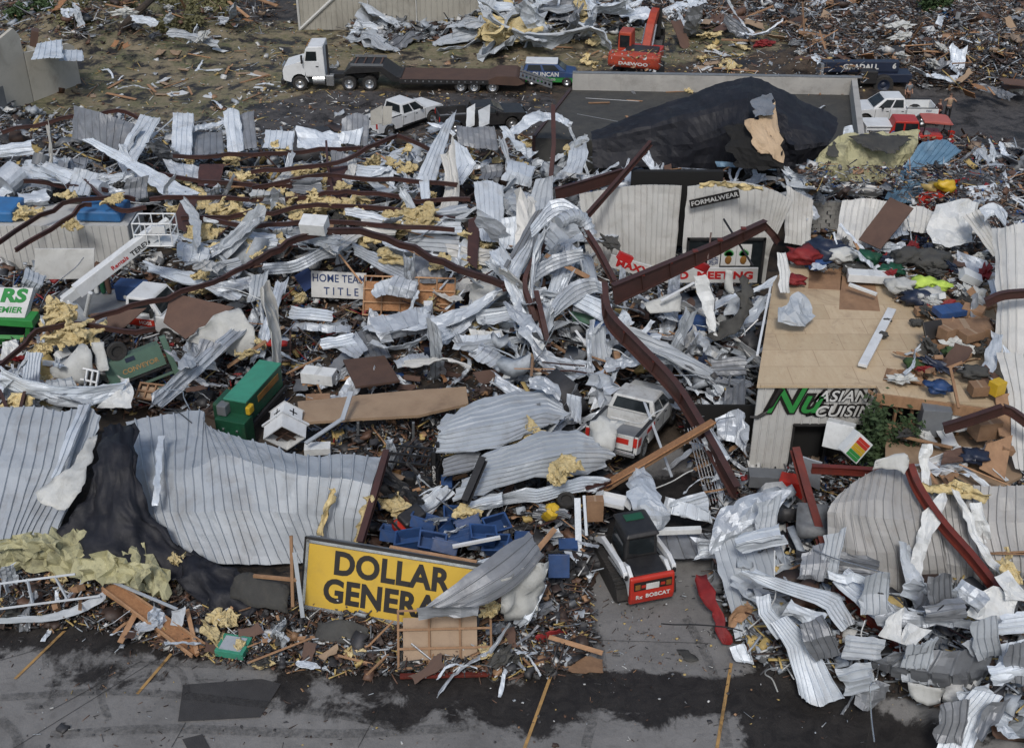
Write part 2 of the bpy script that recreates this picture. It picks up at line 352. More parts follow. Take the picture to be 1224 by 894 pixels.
def sd_poly(X, Y, poly):                     # signed distance, positive inside
    d = np.full(X.shape, 1e9); ins = np.zeros(X.shape, bool); n = len(poly)
    for i in range(n):
        (x0, y0), (x1, y1) = poly[i], poly[(i + 1) % n]; ex, ey = x1 - x0, y1 - y0
        t = np.clip(((X - x0) * ex + (Y - y0) * ey) / (ex * ex + ey * ey + 1e-9), 0, 1)
        d = np.minimum(d, np.hypot(X - x0 - t * ex, Y - y0 - t * ey))
        c = ((y0 > Y) != (y1 > Y)) & (X < ex * (Y - y0) / (ey + 1e-12) + x0); ins ^= c
    return np.where(ins, d, -d)
def gp(s): return [(P(float(a.split(',')[0]), float(a.split(',')[1])).x, P(float(a.split(',')[0]), float(a.split(',')[1])).y) for a in s.split()]
xs = np.arange(-52, 52.01, .28); ys = np.concatenate([np.arange(18, 48, .2), np.arange(48, 135, .4)])
X, Y = np.meshgrid(xs, ys); Z = Hn(X, Y)
Z += .03 * np.sin(X * .7) * np.sin(Y * .5)
lot = gp('-200,735 120,735 240,760 420,770 640,770 690,740 700,610 720,560 800,540 900,560 870,640 860,760 900,790 1100,850 1224,894 1500,1000 -400,1000')
LOTD = sd_poly(X, Y, lot); Z = np.where(LOTD > 0, Z * np.clip(1 - LOTD / 1.0, 0, 1), Z)
Z = np.where(sd_poly(X, Y, gp('1090,112 1224,112 1400,112 1400,178 1120,178')) > 0, 0, Z)
def soft(s, w): return np.clip(.5 + sd_poly(X, Y, gp(s)) / w, 0, 1)
A_mud = np.maximum.reduce([soft('200,765 330,765 420,775 600,800 660,800 760,800 880,815 930,800 1050,850 1224,880 1224,894 1030,894 940,858 860,862 800,868 700,862 640,884 545,862 500,860 470,835 330,820 300,790', 2.8) * .92,
    soft('610,800 700,800 900,812 930,850 760,852 640,850', 1.2), soft('900,790 1060,850 1224,930 900,930 880,850', 1.5), soft('-50,720 100,725 240,750 320,785 250,798 80,778 -50,780', 2.2) * .95,
    soft('60,785 200,795 330,805 470,825 600,840 500,872 330,850 250,825 60,812', 3.5) * .85, soft('600,690 700,680 705,720 720,770 640,800 560,800', 1.5) * .9, soft('155,700 250,780 230,790 160,740', 1) * .5, soft('690,560 900,560 860,660 820,650 700,640', 2) * .75, (LOTD < .3) * .45])
A_grass = soft('40,10 420,20 900,30 1000,60 650,90 360,112 290,160 30,170 -200,200 -300,60', 5)
A_asph = np.maximum.reduce([soft('385,108 560,112 660,112 660,160 300,165 300,128', 3), soft('1080,100 1400,100 1400,185 1150,185 1100,160', 2), soft('0,135 110,170 60,240 -100,250', 3), soft('60,-10 420,-12 400,32 290,34 240,8', 4) * .7, soft('540,112 665,118 660,150 540,140', 2)])
def grid_mesh(name, X, Y, Z, attrs, mt):
    ny, nx = X.shape; me = bpy.data.meshes.new(name); nvt = nx * ny
    i = np.arange(nvt).reshape(ny, nx); q = np.stack([i[:-1, :-1], i[:-1, 1:], i[1:, 1:], i[1:, :-1]], -1).reshape(-1, 4)
    me.vertices.add(nvt); me.vertices.foreach_set('co', np.stack([X, Y, Z], -1).reshape(-1).astype(np.float32))
    me.loops.add(q.size); me.loops.foreach_set('vertex_index', q.reshape(-1).astype(np.int32))
    me.polygons.add(len(q)); me.polygons.foreach_set('loop_start', np.arange(0, q.size, 4, dtype=np.int32))
    me.update(calc_edges=True); me.polygons.foreach_set('use_smooth', np.ones(len(q), bool))
    for k, a in attrs.items():
        at = me.attributes.new(k, 'FLOAT', 'POINT'); at.data.foreach_set('value', a.reshape(-1).astype(np.float32))
    me.materials.append(mt); o = bpy.data.objects.new(name, me); COL.objects.link(o); return o
m, t, b = nt('ground_surface'); co = coords(t)
def attr(n): a = N(t, 'ShaderNodeAttribute'); a.attribute_name = n; return a.outputs['Fac']
def mth(op, a, c):
    n = N(t, 'ShaderNodeMath', operation=op)
    for i, v in enumerate((a, c)):
        if hasattr(v, 'links'): t.links.new(v, n.inputs[i])
        else: n.inputs[i].default_value = v
    return n.outputs[0]
def masked(at, sc, amp, det=8):
    return ramp(t, mth('ADD', attr(at), mth('MULTIPLY', mth('SUBTRACT', nz(t, co, sc, det, .7, .4), .5), amp)), [(.44, 0.), (.56, 1.)])
dirt = mixc(t, ramp(t, nz(t, co, .7, 8, .75), [(.35, 0.), (.65, 1.)]), (.035, .028, .022), (.085, .065, .048))
conc = mixc(t, ramp(t, nz(t, co, .35, 10, .7), [(.3, 0.), (.7, 1.)]), (.125, .123, .121), (.215, .212, .207))
conc = mixc(t, ramp(t, nz(t, co, 2.2, 8, .8, 1.0), [(.5, 0.), (.75, .55)]), conc, (.07, .067, .064))
conc = mixc(t, ramp(t, nz(t, co, 22, 3, .8), [(.6, 0.), (.75, .5)]), conc, (.05, .047, .044))
gras = mixc(t, ramp(t, nz(t, co, .28, 9, .7), [(.42, 0.), (.58, 1.)]), (.175, .15, .095), (.078, .09, .042))
gras = mixc(t, ramp(t, nz(t, co, 2.5, 6, .85), [(.42, 0.), (.70, .85)]), gras, (.26, .21, .15))
asph = mixc(t, ramp(t, nz(t, co, .9, 9, .75, 1.5), [(.35, 0.), (.65, 1.)]), (.040, .039, .041), (.085, .08, .078))
mud = mixc(t, ramp(t, nz(t, co, 1.6, 9, .8, .8), [(.4, 0.), (.62, 1.)]), (.014, .0125, .012), (.032, .029, .027))
c = mixc(t, masked('lot', 1.5, .5), dirt, conc)
c = mixc(t, masked('grass', .5, .9), c, gras)
c = mixc(t, masked('asph', .6, .7), c, asph)
c = mixc(t, masked('mud', .6, 1.35, 12), c, mud)
t.links.new(c, b.inputs['Base Color'])
rg = mixc(t, masked('mud', .6, 1.35, 12), (.85, .85, .85), (.55, .55, .55)); t.links.new(rg, b.inputs['Roughness'])
b.inputs['Specular IOR Level'].default_value = .3
bn = N(t, 'ShaderNodeBump'); bn.inputs['Strength'].default_value = .6; bn.inputs['Distance'].default_value = .06
t.links.new(nz(t, co, 7, 8, .75), bn.inputs['Height']); t.links.new(bn.outputs[0], b.inputs['Normal'])
MT['ground_surface'] = m
g = grid_mesh('ground', X, Y, Z, {'mud': A_mud, 'grass': A_grass, 'asph': A_asph, 'lot': np.clip(.5 + LOTD / .8, 0, 1)}, m); tag(g, kind='structure')
far = MB()
for (x0, x1, y0, y1) in ((-600, 600, 134.9, 1200), (-600, 600, -300, 18.1), (-600, -51.9, 18.1, 134.9), (51.7, 600, 18.1, 134.9)):
    far.add([(x0, y0, -.06), (x1, y0, -.06), (x1, y1, -.06), (x0, y1, -.06)], [(0, 1, 2, 3)])
mat('far_dirt', (.10, .085, .06), (.06, .055, .035), .3, .9, 0, .4, 3, .4, rv=0)
tag(far.build('terrain', 'far_dirt', loc=(0, 0, 0)), kind='structure')

def decal(name, pts, z, m, label=None, cat=None, group=None, kind='structure'):
    mb = MB(); vs = [Vector((P(x, y).x, P(x, y).y, z)) for x, y in pts]; mb.add(vs, [tuple(range(len(vs)))])
    o = mb.build(name, m)
    if o.data.polygons[0].normal.z < 0: o.data.flip_normals()
    return tag(o, label, cat, group, kind)
def strip(path, w, z):
    c = [P(float(a.split(',')[0]), float(a.split(',')[1])) for a in path.split()]; c = spline(c, (len(c) - 1) * 6); mb = MB(); vs = []
    for i, p in enumerate(c):
        d = (c[min(i + 1, len(c) - 1)] - c[max(i - 1, 0)]).normalized(); u = Vector((d.y, -d.x, 0)); vs += [p - u * w / 2 + Vector((0, 0, z)), p + u * w / 2 + Vector((0, 0, z))]
    mb.add(vs, [(2 * i, 2 * i + 1, 2 * i + 3, 2 * i + 2) for i in range(len(c) - 1)]); return mb
for k, p in enumerate(('665,790 625,900', '874,793 856,900', '205,782 164,830', '80,752 18,812')):
    tag(strip(p, .10, .036).build('parking_line', 'yellow_line'), kind='structure')
for p in ('0,790 130,752', '170,790 60,850', '222,864 205,894', '452,850 428,894', '1052,800 1035,894', '330,700 0,905', '690,765 870,770'):
    tag(strip(p, .017, .034).build('pavement_joint', 'joint'), kind='structure')
decal('asphalt_patch', [(219, 819), (313, 812), (336, 818), (311, 858), (213, 863)], .040, 'asphalt_patch')
decal('asphalt_patch', [(218, 884), (242, 878), (254, 900), (228, 903)], .040, 'asphalt_patch')
m, t, b = nt('tyre_mark'); co = coords(t); MT['tyre_mark'] = m
b.inputs['Base Color'].default_value = (.02, .019, .018, 1); b.inputs['Roughness'].default_value = .8
t.links.new(ramp(t, nz(t, co, 6, 6, .8), [(.40, 0.), (.72, .6)]), b.inputs['Alpha'])
for i, (p, w) in enumerate((('30,845 60,840 75,800 110,780 180,768 240,772', .28), ('55,800 58,770 100,760', .2), ('130,862 120,820 150,790 210,800 225,830', .22), ('0,860 20,880 22,905', .3), ('60,880 200,872 400,878 560,870', .35), ('0,835 150,828 330,845 480,868', .3),
                            ('110,800 200,795 330,800', .25), ('700,720 720,800 700,894', .3), ('820,740 850,800 870,894', .3))):
    tag(strip(p, w, .043 + .0035 * i).build('tyre_mark', 'tyre_mark'), kind='structure')
# ---------------------------------------------------------------- parse helper with "x,y@Y" (a point on the upright plane at depth Y)
def PY(px, py, Yd):
    a = (px - 612) / FP; b = (py - 447) / FP
    dy = math.cos(PIT) - b * math.sin(PIT); dz = -math.sin(PIT) - b * math.cos(PIT); t = Yd / dy
    return Vector((a * t, Yd, HC + dz * t))
def pp(s, off=0.0):
    out = []
    for a in s.split():
        if '@' in a:
            q, y = a.split('@'); x_, y_ = q.split(','); out.append(PY(float(x_), float(y_), float(y)))
        else: out.append(P(*(float(q) for q in a.split(','))))
    return out
def wallpoly(base, prof, th, parent, m, name='wall'):   # upright wall over a base line; prof: (share along, height)
    a, b_ = base; d = b_ - a; n = Vector((d.y, -d.x, 0)).normalized() * th; mb = MB()
    pts = [a, b_] + [a + d * s + Vector((0, 0, h)) for s, h in reversed(prof)]
    k = len(pts); mb.add([*pts, *[p - n for p in pts]], [tuple(range(k)), tuple(range(2 * k - 1, k - 1, -1))] + [(i, i + k, (i + 1) % k + k, (i + 1) % k) for i in range(k)])
    return mb.build(name, m, parent)
def ribwall(x0, x1, z0, z1, Yd, parent, m, name='wall', pitch=.3, mb=None, dep=.04, th=.06):
    mb = mb or MB(); n = max(1, round((x1 - x0) / pitch)); pr = []
    for i in range(n):
        a = x0 + (x1 - x0) * i / n; w = (x1 - x0) / n; pr += [(a, 0), (a + w * .72, 0), (a + w * .78, -dep), (a + w * .92, -dep)]
    pr.append((x1, 0)); vs = [(x, Yd + y, z) for z in (z0, z1) for x, y in pr]; k = len(pr); fs = [(i, i + 1, i + 1 + k, i + k) for i in range(k - 1)]
    vs += [(x, Yd + th, z) for z in (z0, z1) for x, _ in pr]; fs += [(2 * k + i + 1, 2 * k + i, 3 * k + i, 3 * k + i + 1) for i in range(k - 1)]
    fs += [(k + i, k + i + 1, 3 * k + i + 1, 3 * k + i) for i in range(k - 1)] + [(0, k, 3 * k, 2 * k), (k - 1, 3 * k - 1, 4 * k - 1, 2 * k - 1)]
    mb.add(vs, fs)
    return mb.build(name, m, parent) if name else mb

# far warehouse
t0 = thing('metal_warehouse', 'beige ribbed metal warehouse at the top edge beyond the grass', 'building', P(466, 33))
def at(o, p): return Vector(p) - o.location
a = P(358, 36); b2 = P(577, 30)
mb = MB(); L = b2.x - a.x
ribwall(0, L, 0, 7, 0, None, None, name=None, pitch=.45, mb=mb)
w = mb.build('wall', 'beige_wall', t0, loc=a - t0.location)
mb = MB().box((L / 2, 7, 3.5), (L, 13.8, 6.98)); mb.build('rear_wall', 'beige_wall', t0, loc=a - t0.location)
mb = MB().box((L / 2, 7, 7.15), (L + .6, 15, .3)); mb.build('roof', 'grey_sheet', t0, loc=a - t0.location)
for p0, p1, r in (((.1, -.1, .1), (3.8, -.1, 3.3), .13), ((5.7, -.1, 0), (5.7, -.1, 7), .05), ((9.6, -.1, 0), (9.6, -.1, 7), .05), ((.05, -.1, 0), (.05, -.1, 7), .1)):
    MB().tube([p0, p1], r, 6).build('trim', 'wall_sheet', t0, loc=a - t0.location)

# torn beige building, upper left
t0 = thing('torn_building', 'beige walled building torn open at the upper left, roof gone', 'building', P(40, 120))
o = wallpoly((P(-40, 160) - t0.location, P(40, 122) - t0.location), [(0, 4.2), (.5, 4.5), (.93, 5.2), (1, 4.6)], .25, t0, 'pale_wall')
o = wallpoly((P(41, 121.5) - t0.location, P(97, 100) - t0.location), [(0, 3.4), (.35, 3.2), (.9, 3.0), (1, 2.7)], .25, t0, 'pale_wall')
o = wallpoly((P(97, 100) - t0.location, P(40, 78) - t0.location), [(0, 2.5), (.2, 1.8), (.5, 2.3), (.7, 1.2), (1, 1.5)], .25, t0, 'beige_wall')
d = (P(40, 122) - P(-40, 160)).normalized(); pd = P(4, 141) - t0.location; n = Vector((d.y, -d.x, 0))
mb = MB(); mb.T = frame4(pd + Vector((0, 0, 1.0)) + n * .03, d, (0, 0, 1)); mb.box((0, 0, 0), (1.1, 2.05, .05)); mb.build('door', 'grey_paint', t0)
mb.T = Matrix(); 
for q in ('17,60,3 20,82,2', '28,90,1.6 36,100,1.2'):
    A_ = [x - t0.location for x in pp(q)]; MB().box((A_[0] + A_[1]) / 2 + n * .05, (.25, .1, .5)).build('wall_hole_shade', 'dark_void', t0)  # solid near-black boxes on the wall face, painted shade of holes
MB().box(at(t0, P(41, 45, 3.2)), (.5, .9, 1.1), (0, .3, .3)).build('broken_brick', 'brown_board', t0)
sheet('metal_sheet', 'white metal sheet hanging over the top of the torn beige wall', 'metal sheet', 'white_sheet', '44,52,3.6 74,48,3.6 / 38,71,3.5 75,70,3.5', ribs=5)
sheet('metal_sheet', 'pale sheet lying on the right end of the torn beige wall', 'metal sheet', 'white_sheet', '74,60,3.2 99,60,3.2 / 70,74,3 100,73,3', ribs=4)
sheet('metal_sheet', 'small white sheet curled on the left end of the torn beige wall', 'metal sheet', 'white_sheet', '4,42,3.6 15,40,3.8 / 12,50,3.5 26,48,3.3', ribs=0, crum=.15)

# flat roofed building with parapet, top right of centre
t0 = thing('flat_roofed_building', 'low building with dark flat roof and pale concrete parapet behind the black tarp', 'building', P(850, 130))
LO = t0.location
c = [P(684, 108, 3), P(1022, 114, 3), P(1031, 185, 3), P(640, 165, 3)]
MB().hexa([Vector((p.x, p.y, 0)) - LO for p in reversed(c)][::1], [p - LO for p in reversed(c)]).build('roof', 'dark_felt', t0)
def pw(a, b_, z0, z1, th, nm='parapet', m='concrete'):
    d = (b_ - a); d.z = 0; d.normalize(); n = Vector((d.y, -d.x, 0)) * th; q = [a, b_, b_ - n, a - n]
    MB().hexa([Vector((v.x, v.y, z0)) - LO for v in q], [Vector((v.x, v.y, z1)) - LO for v in q]).build(nm, m, t0, bevel=.02)
pw(c[0], c[1], 0, 4.05, .3); pw(c[0], c[1] + Vector((.3, 0, 0)), 4.053, 4.13, .36, 'coping', 'grey_paint')
pw(c[1], c[2], 0, 4.0, -.35, 'parapet'); pw(c[3], c[0], 0, 3.12, .2, 'roof_edge', 'maroon_steel')
for q in ('700,118,3 765,122,3', '690,137,3 760,150,3'):
    A_ = pp(q); MB().tube([A_[0] - LO + Vector((0, 0, .02)), A_[1] - LO + Vector((0, 0, .02))], .02, 5).build('roof_seam', 'grey_sheet', t0)

# clothing shop wall, centre right
t0 = thing('shop_building', 'shop with ribbed off-white metal walls and a dark plate above the window', 'building', P(820, 345)); LO = t0.location
def tsheet(nm, m, rs, **k):
    R_ = [[p - LO for p in pp(r)] for r in rs.split('/')]; return patch(R_, **k).build(nm, m, t0)
tsheet('wall', 'wall_sheet', '692,232@55.2 760,222@55 815,222@55 / 700,300@54.6 760,300@54.6 808,300@54.6 / 704,352@54.5 760,352@54.5 806,352@54.5', ribs=16, rh=.05, crum=.03, th=.06, jag=.02)
tsheet('wall', 'wall_sheet', '822,223@54.4 880,217@54.4 925,228@54.2 948,241@54 / 816,290@54 880,290@54 912,296@54 920,300@54 / 815,350@54 870,350@54 905,352@54 912,352@54', ribs=16, rh=.05, crum=.03, th=.06, jag=.02)
tsheet('wall', 'wall_sheet', '940,222@56 972,240@56 / 938,290@55 968,296@55', ribs=6, rh=.05, crum=.06, th=.05)
MB().box(P(808, 255, 3.2) - LO + Vector((0, .6, 0)), (4.5, .3, 4)).build('inner_wall', 'dark_void', t0)  # inner wall coloured near-black as the shade behind the gap
# cracked block wall
blk = MB()
for r in range(7):
    for q in range(4):
        x = q * .42 + (.2 if r % 2 else 0); blk.box((x + (.06 if q > 1 and r < 5 else 0), 0, r * .21 + (.03 if q > 1 else 0)), (.4, .2, .2))
o = blk.build('block_wall', 'concrete', t0); o.location = P(969, 296) - LO + Vector((0, .3, .9)); o.scale = (1, 1, 1.15)
# window with pineapples
wy = 53.75
fr = MB(); A_ = PY(823, 286, wy) - LO; B_ = PY(908, 340, wy) - LO
for x0, z0, x1, z1 in ((A_.x, A_.z, B_.x, A_.z), (A_.x, B_.z, B_.x, B_.z), (A_.x, A_.z, A_.x, B_.z), (B_.x, A_.z, B_.x, B_.z), ((A_.x + B_.x) / 2 + .6, A_.z, (A_.x + B_.x) / 2 + .6, B_.z)):
    fr.box(((x0 + x1) / 2, A_.y, (z0 + z1) / 2), (abs(x1 - x0) + .12, .12, abs(z1 - z0) + .12))
wf = fr.build('window', 'black_metal', t0)
MB().box(((A_.x + B_.x) / 2, A_.y + .06, (A_.z + B_.z) / 2), (B_.x - A_.x, .03, A_.z - B_.z)).build('pane', 'glass_dark', wf)
for px in (871, 889):
    c = PY(px, 305, wy - .09); pn = MB().box(c - LO, (.72, .03, 1.15)).build('window_poster', 'sign_white', wf)
    q = MB().blob(c - LO + Vector((0, -.03, -.25)), (.17, .03, .24), .08, 2, 2); q.build('pineapple_fruit', 'brass_rust', pn)
    lf = MB()
    for i in range(11):
        a = -1.15 + i * .23; l = .42 - abs(a) * .12; p0 = c - LO + Vector((0, -.035, -.05)); p1 = p0 + Vector((math.sin(a) * l, 0, math.cos(a) * l)); u = Vector((math.cos(a), 0, -math.sin(a))) * .06
        m_ = (p0 * .45 + p1 * .55); lf.add([p0, m_ - u, p1, m_ + u, p0 + Vector((0, .02, 0)), m_ - u + Vector((0, .02, 0)), p1 + Vector((0, .02, 0)), m_ + u + Vector((0, .02, 0))], [(0, 1, 2, 3), (7, 6, 5, 4), (0, 4, 5, 1), (1, 5, 6, 2), (2, 6, 7, 3), (3, 7, 4, 0)])
    lf.build('pineapple_leaves', 'leaf_green', pn)
c = PY(853, 311, wy - .09); pn = MB().box(c - LO, (.6, .03, .8)).build('window_poster', 'sign_white', wf)
for i, s in enumerate(('NEW', 'STYLE', 'SUIT')): text(s, .2, frame4(c - LO + Vector((.13 * (i - 1) * 1.2, -.03, 0)), (0, 0, 1), (-1, 0, 0)), 'sign_navy', pn, ext=.004)
# dark sign plate with word
t1 = thing('shop_sign', 'narrow dark sign plate reading FORMALWEAR on the off-white shop wall', 'sign', PY(854, 238, 53.85))
u = PY(884, 232, 53.85) - PY(825, 245, 53.85); v = Vector((0, 0, 1))
mb = MB(); mb.T = frame4((0, 0, 0), u, v); mb.box((0, 0, 0), (u.length, .42, .06)); mb.build('plate', 'sign_black', t1)
text('FORMALWEAR', .33, frame4(Vector((0, -.045, 0)), u, v), 'sign_white', t1, ext=.004, sx=1.02)
# long white banner
t1 = thing('banner_sign', 'long white fascia sign with red letters, broken behind the brown beam', 'sign', P(815, 350))
LO1 = t1.location
def board(parent, a, b_, c_, name, m, th=.12):           # flat board from top-left, top-right, bottom-left
    a, b_, c_ = a - LO1, b_ - LO1, c_ - LO1; u, v = b_ - a, a - c_; M_ = frame4((a + b_ + c_ + (c_ + u)) / 4, u, v)
    mb = MB(); mb.T = M_; mb.box((0, 0, -th / 2), (u.length, v.length, th)); return mb.build(name, m, parent), M_, u.length, v.length
o, M1, w1, h1 = board(t1, PY(728, 305, 52.6), PY(800, 325, 52.2), PY(729, 319, 52.6), 'panel', 'sign_white')
text('MAXX', .48, M1 @ Matrix.Translation((-.35, 0, .01)), 'sign_red', t1, ext=.01, bold=.045, sx=1.15)
o, M1, w1, h1 = board(t1, PY(800, 321, 52), PY(906, 321, 51.8), PY(800, 338, 52), 'panel', 'sign_white')
text('D  MEETING', .52, M1 @ Matrix.Translation((.12, 0, .01)), 'sign_red', t1, ext=.01, bold=.045, sx=1.2)
for q in ('747,308,3.6', '838,318,3.7'): MB().box(P(*(float(x) for x in q.split(','))) - LO1, (.7, .25, .35), (0, .5, .2)).build('broken_letter_box', 'sign_red', t1)

# restaurant with plywood roof, right
t0 = thing('restaurant_building', 'white metal restaurant front with bare plywood roof and painted name', 'building', P(970, 572)); LO = t0.location
YF = P(893, 572).y; xl = P(893, 572).x; RZ = 4.3
def X_(px, py=520): return PY(px, py, YF).x
x1, x2, x3 = X_(947), X_(988), X_(1049, 480); zt = RZ - .12; zd = PY(960, 507, YF).z
wl = MB(); ribwall(xl - LO.x, x1 - LO.x, 0, zt, YF - LO.y, None, None, None, .32, wl); ribwall(x1 - LO.x, x2 - LO.x, zd, zt, YF - LO.y, None, None, None, .32, wl); ribwall(x2 - LO.x, x3 - LO.x, 2.5, zt, YF - LO.y, None, None, None, .32, wl)
wl.build('front_wall', 'wall_sheet', t0)
df = MB()
for c_, s_ in ((((x1 + x2) / 2, 0, zd), (x2 - x1 + .1, .1, .08)), ((x1, 0, zd / 2), (.08, .1, zd)), ((x2, 0, zd / 2), (.08, .1, zd))): df.box((c_[0] - LO.x, YF - LO.y - .05, c_[2]), s_)
dfo = df.build('door_frame', 'black_metal', t0); MB().box(((x1 + x2) / 2 - LO.x, YF - LO.y + .5, zd / 2), (x2 - x1 - .1, .05, zd - .1)).build('doorway_shade', 'dark_void', dfo)  # near-black panel set back in the frame paints the doorway's shade
MB().box(((x3 + 6) / 2 + 4 - LO.x, YF + 1.5 - LO.y, 1.2), (14, .1, 2.4)).build('rear_wall', 'dark_void', t0)  # near-black slab, interior shade painted behind the open front
bl = P(926, 335, RZ); MB().hexa([Vector(q) - LO for q in ((xl, YF + .1, 0), (xl + .12, YF + .1, 0), (bl.x + .12, bl.y, 0), (bl.x, bl.y, 0))], [Vector(q) - LO for q in ((xl, YF + .1, zt), (xl + .12, YF + .1, zt), (bl.x + .12, bl.y, zt), (bl.x, bl.y, zt))]).build('side_wall', 'wall_sheet', t0)
def slab(pts, z, th, nm, m, par):
    q = [Vector((p.x, p.y, z)) - LO for p in pts]; k = len(q); vs = q + [v - Vector((0, 0, th)) for v in q]
    o = MB().add(vs, [tuple(range(k)), tuple(range(2 * k - 1, k - 1, -1))] + [(i, i + k, (i + 1) % k + k, (i + 1) % k) for i in range(k)]).build(nm, m, par)
    if o.data.polygons[0].normal.z < 0: o.data.flip_normals()
    return o
m, t, b = nt('plywood_deck'); MT['plywood_deck'] = m; co = coords(t)
bt = N(t, 'ShaderNodeTexBrick'); bt.offset = .5; t.links.new(co, bt.inputs['Vector'])
for k_, v_ in (('Scale', 1.0), ('Mortar Size', .012), ('Brick Width', 2.44), ('Row Height', 1.22), ('Bias', 0.0), ('Mortar Smooth', .1)): bt.inputs[k_].default_value = v_
for k_, v_ in (('Color1', (.50, .40, .27, 1)), ('Color2', (.42, .335, .22, 1)), ('Mortar', (.30, .215, .14, 1))): bt.inputs[k_].default_value = v_
cc = mixc(t, ramp(t, nz(t, coords(t, (1, .25, 1)), 5, 6, .7, .5), [(.35, 0.), (.7, .45)]), bt.outputs[0], (.36, .25, .15))
cc = mixc(t, ramp(t, nz(t, co, .6, 9, .75, .8), [(.52, 0.), (.68, .6)]), cc, (.24, .17, .115)); cc = mixc(t, ramp(t, nz(t, co, 11, 2, .6), [(.70, 0.), (.74, .9)]), cc, (.14, .09, .06))
t.links.new(cc, b.inputs['Base Color']); b.inputs['Roughness'].default_value = .8
bn = N(t, 'ShaderNodeBump'); bn.inputs['Strength'].default_value = .4; bn.inputs['Distance'].default_value = .02; t.links.new(nz(t, co, 9, 4, .7), bn.inputs['Height']); t.links.new(bn.outputs[0], b.inputs['Normal'])
slab([Vector((xl - .1, YF - .14, 0)), Vector((P(1050, 466, RZ).x, YF - .14, 0))] + pp('1053,470,4.3 1180,486,4.3 1214,480,4.3 1196,330,4.3 1110,312,4.3 940,316,4.3 924,338,4.3'), RZ, .1, 'roof', 'plywood_deck', t0)
for q in ('968,312 1008,316 1005,347 966,345', '1005,330 1045,335 1052,372 1003,370', '1060,440 1110,450 1105,462 1055,455'):
    slab([P(float(a.split(',')[0]), float(a.split(',')[1]), RZ) for a in q.split()], RZ + .012, .01, 'roof_panel', 'cardboard', t0)
mb = MB()
for x in range(9):
    for y in range(5): pass
A_, B_ = P(1048, 469, RZ), P(1184, 488, RZ); u = B_ - A_
mb = MB(); mb.T = frame4((A_ + B_) / 2 - LO - Vector((0, .06, .22)), u, (0, 0, 1)); mb.box((0, 0, 0), (u.length, .42, .1)); mb.build('fascia', 'lumber', t0)
for i in range(7):
    p = A_ + u * (i + .5) / 7 - LO; MB().box(p + Vector((0, .2, -1.0)), (.09, .14, 1.2)).build('stud', 'lumber', t0)
slab(pp('1060,498,3.2 1120,496,3.2 1210,500,3.2 1224,560,3.2 1150,600,3.2 1060,560,3.2'), 2.9, .12, 'canopy_deck', 'tan_panel', t0)
# painted name
zc = PY(1000, 470, YF)
nm = thing('restaurant_sign', 'cut-out restaurant name, green script beside white block capitals on the wall', 'sign', PY(970, 490, YF - .08))
def onwall(px, py): return frame4(PY(px, py, YF - .09) - nm.location, (1, 0, 0), (0, 0, 1))
text('Nu', 1.55, onwall(947, 480) @ Matrix.Translation((0, 0, -.03)), 'sign_black', nm, ext=.01, bold=.075, shear=.35, sx=1.0)
text('Nu', 1.55, onwall(947, 480) @ Matrix.Translation((0, 0, .02)), 'leaf_green', nm, ext=.01, bold=.01, shear=.35, sx=1.0)
sw = MB(); sw.tube([PY(x, y, YF - .1) - nm.location for x, y in ((897, 498), (905, 499), (914, 494), (922, 484), (929, 472), (934, 464))], .05, 6, .11); sw.build('swash', 'sign_black', nm)
for s, px, py in (('ASIAN', 1007, 474), ('CUISINE', 1012, 492)):
    text(s, .66, onwall(px, py) @ Matrix.Translation((0, 0, -.03)), 'sign_black', nm, ext=.01, bold=.085, shear=.25, sx=1.0)
    text(s, .66, onwall(px, py) @ Matrix.Translation((0, 0, .02)), 'sign_white', nm, ext=.01, bold=.012, shear=.25, sx=1.0)
# big yellow store sign
t1 = thing('store_sign', 'large yellow store sign with heavy black capitals leaning in the front debris', 'sign', P(460, 750)); LO1 = t1.location
a, b_, c_ = P(366, 642, 2.5), P(576, 676, 2.62), P(360, 726, .35)
o, M1, w1, h1 = board(t1, a, b_, c_, 'frame', 'grey_paint', .35)
mb = MB(); mb.T = M1; mb.box((.02, -.02, .012), (w1 - .22, h1 - .3, .03)); mb.build('yellow_face', 'sign_yellow', t1)
mb = MB(); mb.T = M1
for c2, s2 in (((0, h1 / 2, 0), (w1 + .06, .07, .12)), ((-w1 / 2, 0, 0), (.07, h1 + .06, .12))): mb.box(c2, s2)
mb.build('edge_trim', 'sign_black', t1)
mb = MB(); mb.T = M1
for c2, s2 in (((0, h1 / 2 - .09, .03), (w1, .09, .05)), ((0, -h1 / 2 + .07, .03), (w1, .12, .05)), ((-w1 / 2 + .09, 0, .03), (.1, h1, .05))): mb.box(c2, s2)
mb.build('retainer', 'chrome', t1)
k_ = w1 / 7.6
text('DOLLAR', 1.06, M1 @ Matrix.Translation((-w1 / 2 + 3.0, h1 * .2, .035)), 'sign_black', t1, ext=.008, bold=.038, sx=.95)
text('GENERAL', 1.06, M1 @ Matrix.Translation((-w1 / 2 + 2.95, -h1 * .2, .035)), 'sign_black', t1, ext=.008, bold=.038, sx=.95)
